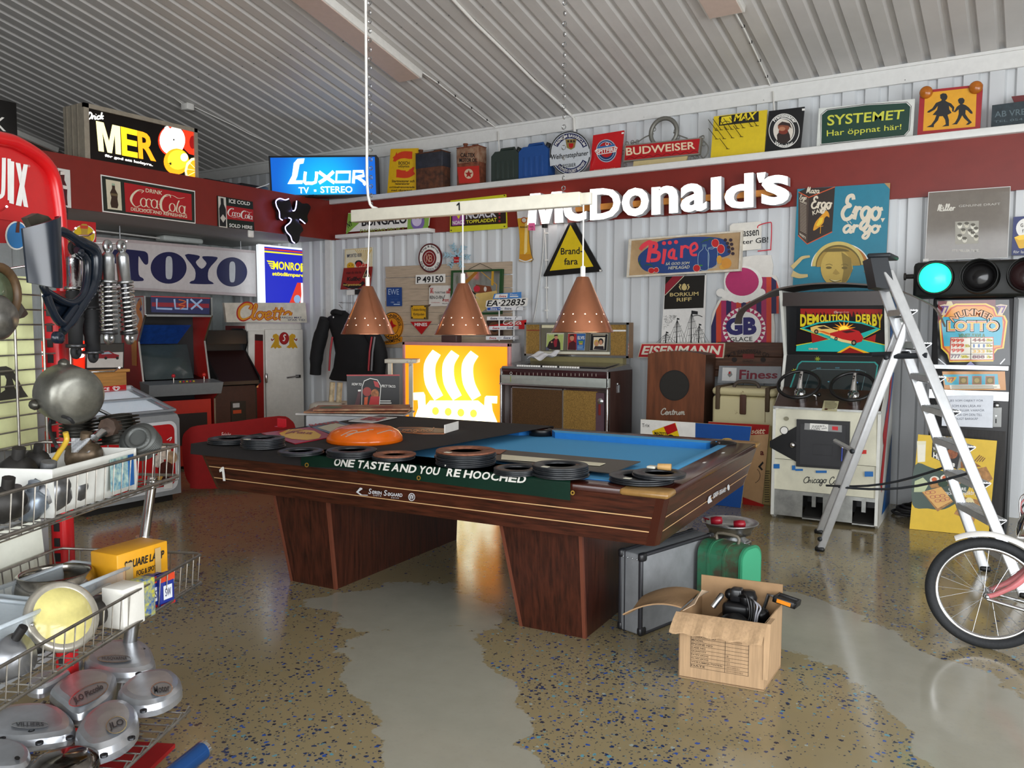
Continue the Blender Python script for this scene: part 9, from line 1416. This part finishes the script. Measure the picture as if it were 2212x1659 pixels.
def tub(label,x,y,w,d,h,rot):
    c=at(cL3,x,y) if x>100 else TC+V((-.31,.02,0));T=RT_@MX.Translation(c)@MX.Rotation(math.radians(rot),4,'Z');pm=mat('d6e0e6',.3,0,alpha=.26);mb=MB(T);t=thing('clear_tub',label,'tub',T.translation,'clear plastic tubs in the middle basket')
    for r in ((-w/2,w/2,-d/2,-d/2+.003),(-w/2,w/2,d/2-.003,d/2),(-w/2,-w/2+.003,-d/2,d/2),(w/2-.003,w/2,-d/2,d/2)):mb.box(r[0],r[1],r[2],r[3],0,h,pm)
    mb.box(-w/2,w/2,-d/2,d/2,0,.003,pm);mb.build('wall',t);mb=MB(T);pr=mat('d5dfe6',.3,0,alpha=.6);mb.tube([(-w/2,-d/2,h),(w/2,-d/2,h),(w/2,d/2,h),(-w/2,d/2,h)],.007,pr,6,True);mb.build('rim',t);return T
TC=at(cL3,640,1230);T=tub('long clear plastic tub with a pink label, filled with small parts',640,1230,.34,.22,.12,8)
for i,(x,y,z,m,lb) in enumerate(((-.06,.02,.05,'bdb39a','cream tube lying in the clear tub'),(.05,-.04,.03,'4a4640','dark wiring lump in the clear tub'),(.09,.05,.04,'c9c4b8','white cap in the clear tub'))):mb=MB(T);mb.tube([(x-.05,y,z),(x+.05,y+.02,z+.02)],.02,mat(m,.5),10);mb.solo('small_part',lb,'spare part','small parts in the clear tub')
mb=MB(T);mb.box(-.16,-.06,.1105,.112,.01,.1,mat('d8788a',.5,alpha=.9));mb.lathe([(.028,0),(0,.001)],mat('b9a8b4',.5),20,(-.11,.1125,.06),(0,1,0));mb.solo('pink_label','pink paper label stuck on the long clear tub','label')
tub('pale clear plastic tub at the left photo edge of the middle basket',-10,1440,.2,.2,.12,8)
c=RP_(cL3,640,1390,-1.5);c.z=max(c.z,zm+.085);ax=(rN*.75-rU*.35+V((0,0,.5))).normalized();mb=MB();mb.lathe([(.0,-.08),(.06,-.07),(.09,-.02),(.1,.0),(.1,.012),(.092,.018),(.08,.014)],mat('b3aea2',.3,.6,noise=.15),40,c,ax);m2=MB();m2.lathe([(.082,.012),(.06,.03),(.03,.038),(0,.04)],mat('d6cb82',.15,noise=.08,scale=30),36,c,ax);m3=MB();m3.lathe([(.006,.01),(.006,.02),(0,.02)],CHROME,8,c+ax.cross(V((0,0,1)))*.1,ax);parts('headlamp','round headlamp with yellowed glass in a cream rim in the middle basket','headlamp',('shell',mb),('glass',m2),('screw',m3))
c=RP_(cL3,1050,1300,-1.5);c.z=zm+.045;mb=MB();mb.lathe([(.03,-.09),(.042,-.06),(.045,.06),(.03,.1),(0,.1)],mat('241f1c',.3),20,c,rU);mb.lathe([(.046,-.0),(.047,.03),(.046,.05)],CHROME,20,c,rU);mb.solo('tail_lamp','dark cylinder with a chrome band beside the plain white box','lamp','motorcycle parts on the rack')
mb=MB();c=RP_(cL4,110,520,-1.5);c.z=zm+.05;mb.lathe([(.0,-.05),(.05,-.045),(.055,.03),(.0,.05)],mat('8a8c90',.3,.7),20,c,(rN+V((0,0,.5))));mb.tube([c+V((0,0,.03)),c+V((.03,.02,.08))],.012,DARK,8);mb.solo('air_filter','grey drum with a black nozzle at the lower left of the middle basket','motorcycle part','motorcycle parts on the rack');mb=MB();mb.tube([K3(1.65,-1.55,.62),K3(1.95,-1.6,.63),K3(2.05,-1.52,.63)],.022,dk_,8);mb.solo('bracket','tangle of dark metal brackets under the yellowed headlamp','motorcycle part')
# fork leg beside the rack
p0,p1=UD(330,1030,3.25),UD(262,1530,3.3);p1.z=0.0;f1=MB();d=(p1-p0);f1.tube([p0,p0.lerp(p1,.3)],.019,CHROME,16);f2=MB();f2.tube([p0.lerp(p1,.3),p1],.026,STEEL,16);f3=MB();f3.tube([p0.lerp(p1,.26),p0.lerp(p1,.34)],.033,CHROME,16);f3.torus(p0.lerp(p1,.28),.03,.007,STEEL,d);f4=MB();q=p0.lerp(p1,.78);f4.tube([q+V((.03,-.02,.05)),q+V((.05,-.04,-.05))],.012,STEEL,8);parts('fork_leg','chrome front fork leg standing beside the rack baskets','motorcycle part',('upper_tube',f1),('lower_tube',f2),('clamp',f3),('lug',f4))
# polished engine covers on the low shelf
alu2=mat('c3c6cb',.3,.75,noise=.08,scale=14);zs=.206
def cover(label,pts,h,art,cv=cL4,n=1,scr=(),lift=0.0):
    q=[RT_@KP(cv,x,y,zs+lift) for x,y in pts];q=smooth_pts(q,3,True);c=sum(q,V())/len(q);mb=MB();rings=[]
    for f,z in ((1.0,0),(1.0,h*.35),(.96,h*.7),(.86,h*.93),(.7,h),(.3,h*1.04)):rings.append([c+(p-c)*f+V((0,0,z)) for p in q])
    k=len(q)
    for r0,r1 in zip(rings,rings[1:]):mb.add(r0+r1,[(i,(i+1)%k,k+(i+1)%k,k+i) for i in range(k)],alu2,True)
    mb.add(rings[-1],[list(range(k))],alu2,True);t=thing('engine_cover',label,'engine cover',c,'polished engine covers on the low shelf');mb.build('casting',t);a=Art((0,0,zs+lift+h*1.03+.002),(0,0,1),cv);art(a);x=a.build('badge',t);x['label']='raised badge'
    for (sx,sy) in scr:mb=MB();s_=U(*px(cv,sx,sy),(0,0,zs+lift+h*.85),(0,0,1));mb.lathe([(.011,0),(.011,.007),(.006,.008),(.005,.002),(0,.002)],mat('3a3b3e',.4,.7),12,s_);mb.build('screw_hole',t)
em=mat('b3b6ba',.35,.75)
def bd_(cx,cy,rx,ry,rot,tx,tq=None):
    def fn(a):
        R=[(cx+rx*math.cos(i*PI/16)*math.cos(rot)-ry*math.sin(i*PI/16)*math.sin(rot),cy+rx*math.cos(i*PI/16)*math.sin(rot)+ry*math.sin(i*PI/16)*math.cos(rot)) for i in range(32)];a.stroke(R,9,CHROME,2,True,0);a.poly(R,em,1);g=lambda u,v:(cx+rx*u*math.cos(rot)-ry*v*math.sin(rot),cy+rx*u*math.sin(rot)+ry*v*math.cos(rot));a.text(tx,0,0,0,0,mat('55575b',.4,.8),3,.02,0,[g(-.75,-.5),g(.75,-.5),g(.75,.5),g(-.75,.5)])
    return fn
cover('blue-grey angular engine cover at the back of the low shelf',[(870,640),(1000,470),(1120,430),(1400,420),(1540,470),(1610,600),(1600,720),(1400,770),(1150,770),(980,720)],.05,bd_(1190,530,175,36,0,'HUSQVARNA'),scr=((1480,440),(1440,690)))
cover('oval engine cover with a long slanted red-edged badge, middle of the low shelf',[(520,1010),(560,920),(780,780),(1020,745),(1200,790),(1200,900),(1120,1060),(820,1230),(640,1120)],.055,bd_(920,900,225,80,-.48,'JLO Piccolo'),scr=((905,780),(1000,1080)))
cover('rounded engine cover with an oval badge at the right rim of the low shelf',[(1220,980),(1380,830),(1560,760),(1760,750),(1880,840),(1880,960),(1700,1090),(1450,1140),(1270,1080)],.055,bd_(1680,845,110,72,-.15,'Motor'),scr=((1440,820),(1490,1075)))
cover('flat long engine cover with a thin oval badge, front left of the low shelf',[(-120,1200),(100,1120),(420,1100),(640,1150),(780,1290),(740,1420),(420,1480),(150,1500),(-120,1450)],.05,bd_(310,1215,195,38,.0,'VILLIERS'),scr=((330,1290),(410,1410),(725,1355),(20,1370)))
cover('egg-shaped engine cover with a round badge, front right of the low shelf',[(780,1430),(900,1250),(1100,1110),(1300,1090),(1430,1190),(1430,1370),(1250,1540),(960,1640),(830,1560)],.06,bd_(1210,1220,108,84,-.35,'JLO'),scr=((970,1250),(1365,1360),(1080,1540)))
cover('narrow curved engine cover under the rim of the middle basket',[(280,900),(360,800),(620,720),(840,600),(850,640),(700,790),(520,900),(400,940)],.045,lambda a:a.oval(630,790,24,22,DARK,1,12))
cover('blue-grey engine cover at the bottom left corner of the photo',[(-150,1480),(200,1520),(330,1640),(250,1800),(-150,1800)],.05,lambda a:a.oval(180,1560,30,22,DARK,1,12))
mb=MB();c=U(*px(cL4,660,1640),(0,0,.25),(0,0,1));mb.lathe([(.085,-.045),(.095,-.01),(.09,.015),(.06,.03),(0,.035)],mat('8a8580',.12,1.0,noise=.2),32,c);mb.solo('chrome_cap','round dark chrome cap in front at the bottom photo edge','motorcycle part','motorcycle parts on the rack')
mb=MB();c0,c1_=UZ(375,1672,.13),UZ(440,1620,.13);dd=(c1_-c0).normalized();mb.tube([c0-dd*.3,c1_],.03,mat('1c4a86',.25,.4),16);mb.tube([c1_-dd*.012,c1_+dd*.001],.031,CHROME,16);mb.solo('blue_tube','blue metal tube on the bottom shelf at the lower photo edge','motorcycle part','motorcycle parts on the rack');mb=MB(RT_);q=inv@UZ(300,1650,.07);mb.box(q.x-.2,q.x+.12,q.y-.12,q.y+.06,.066,.08,mat('a81a1e',.5));mb.solo('red_magazine','red booklet under the engine covers on the bottom shelf','booklet')
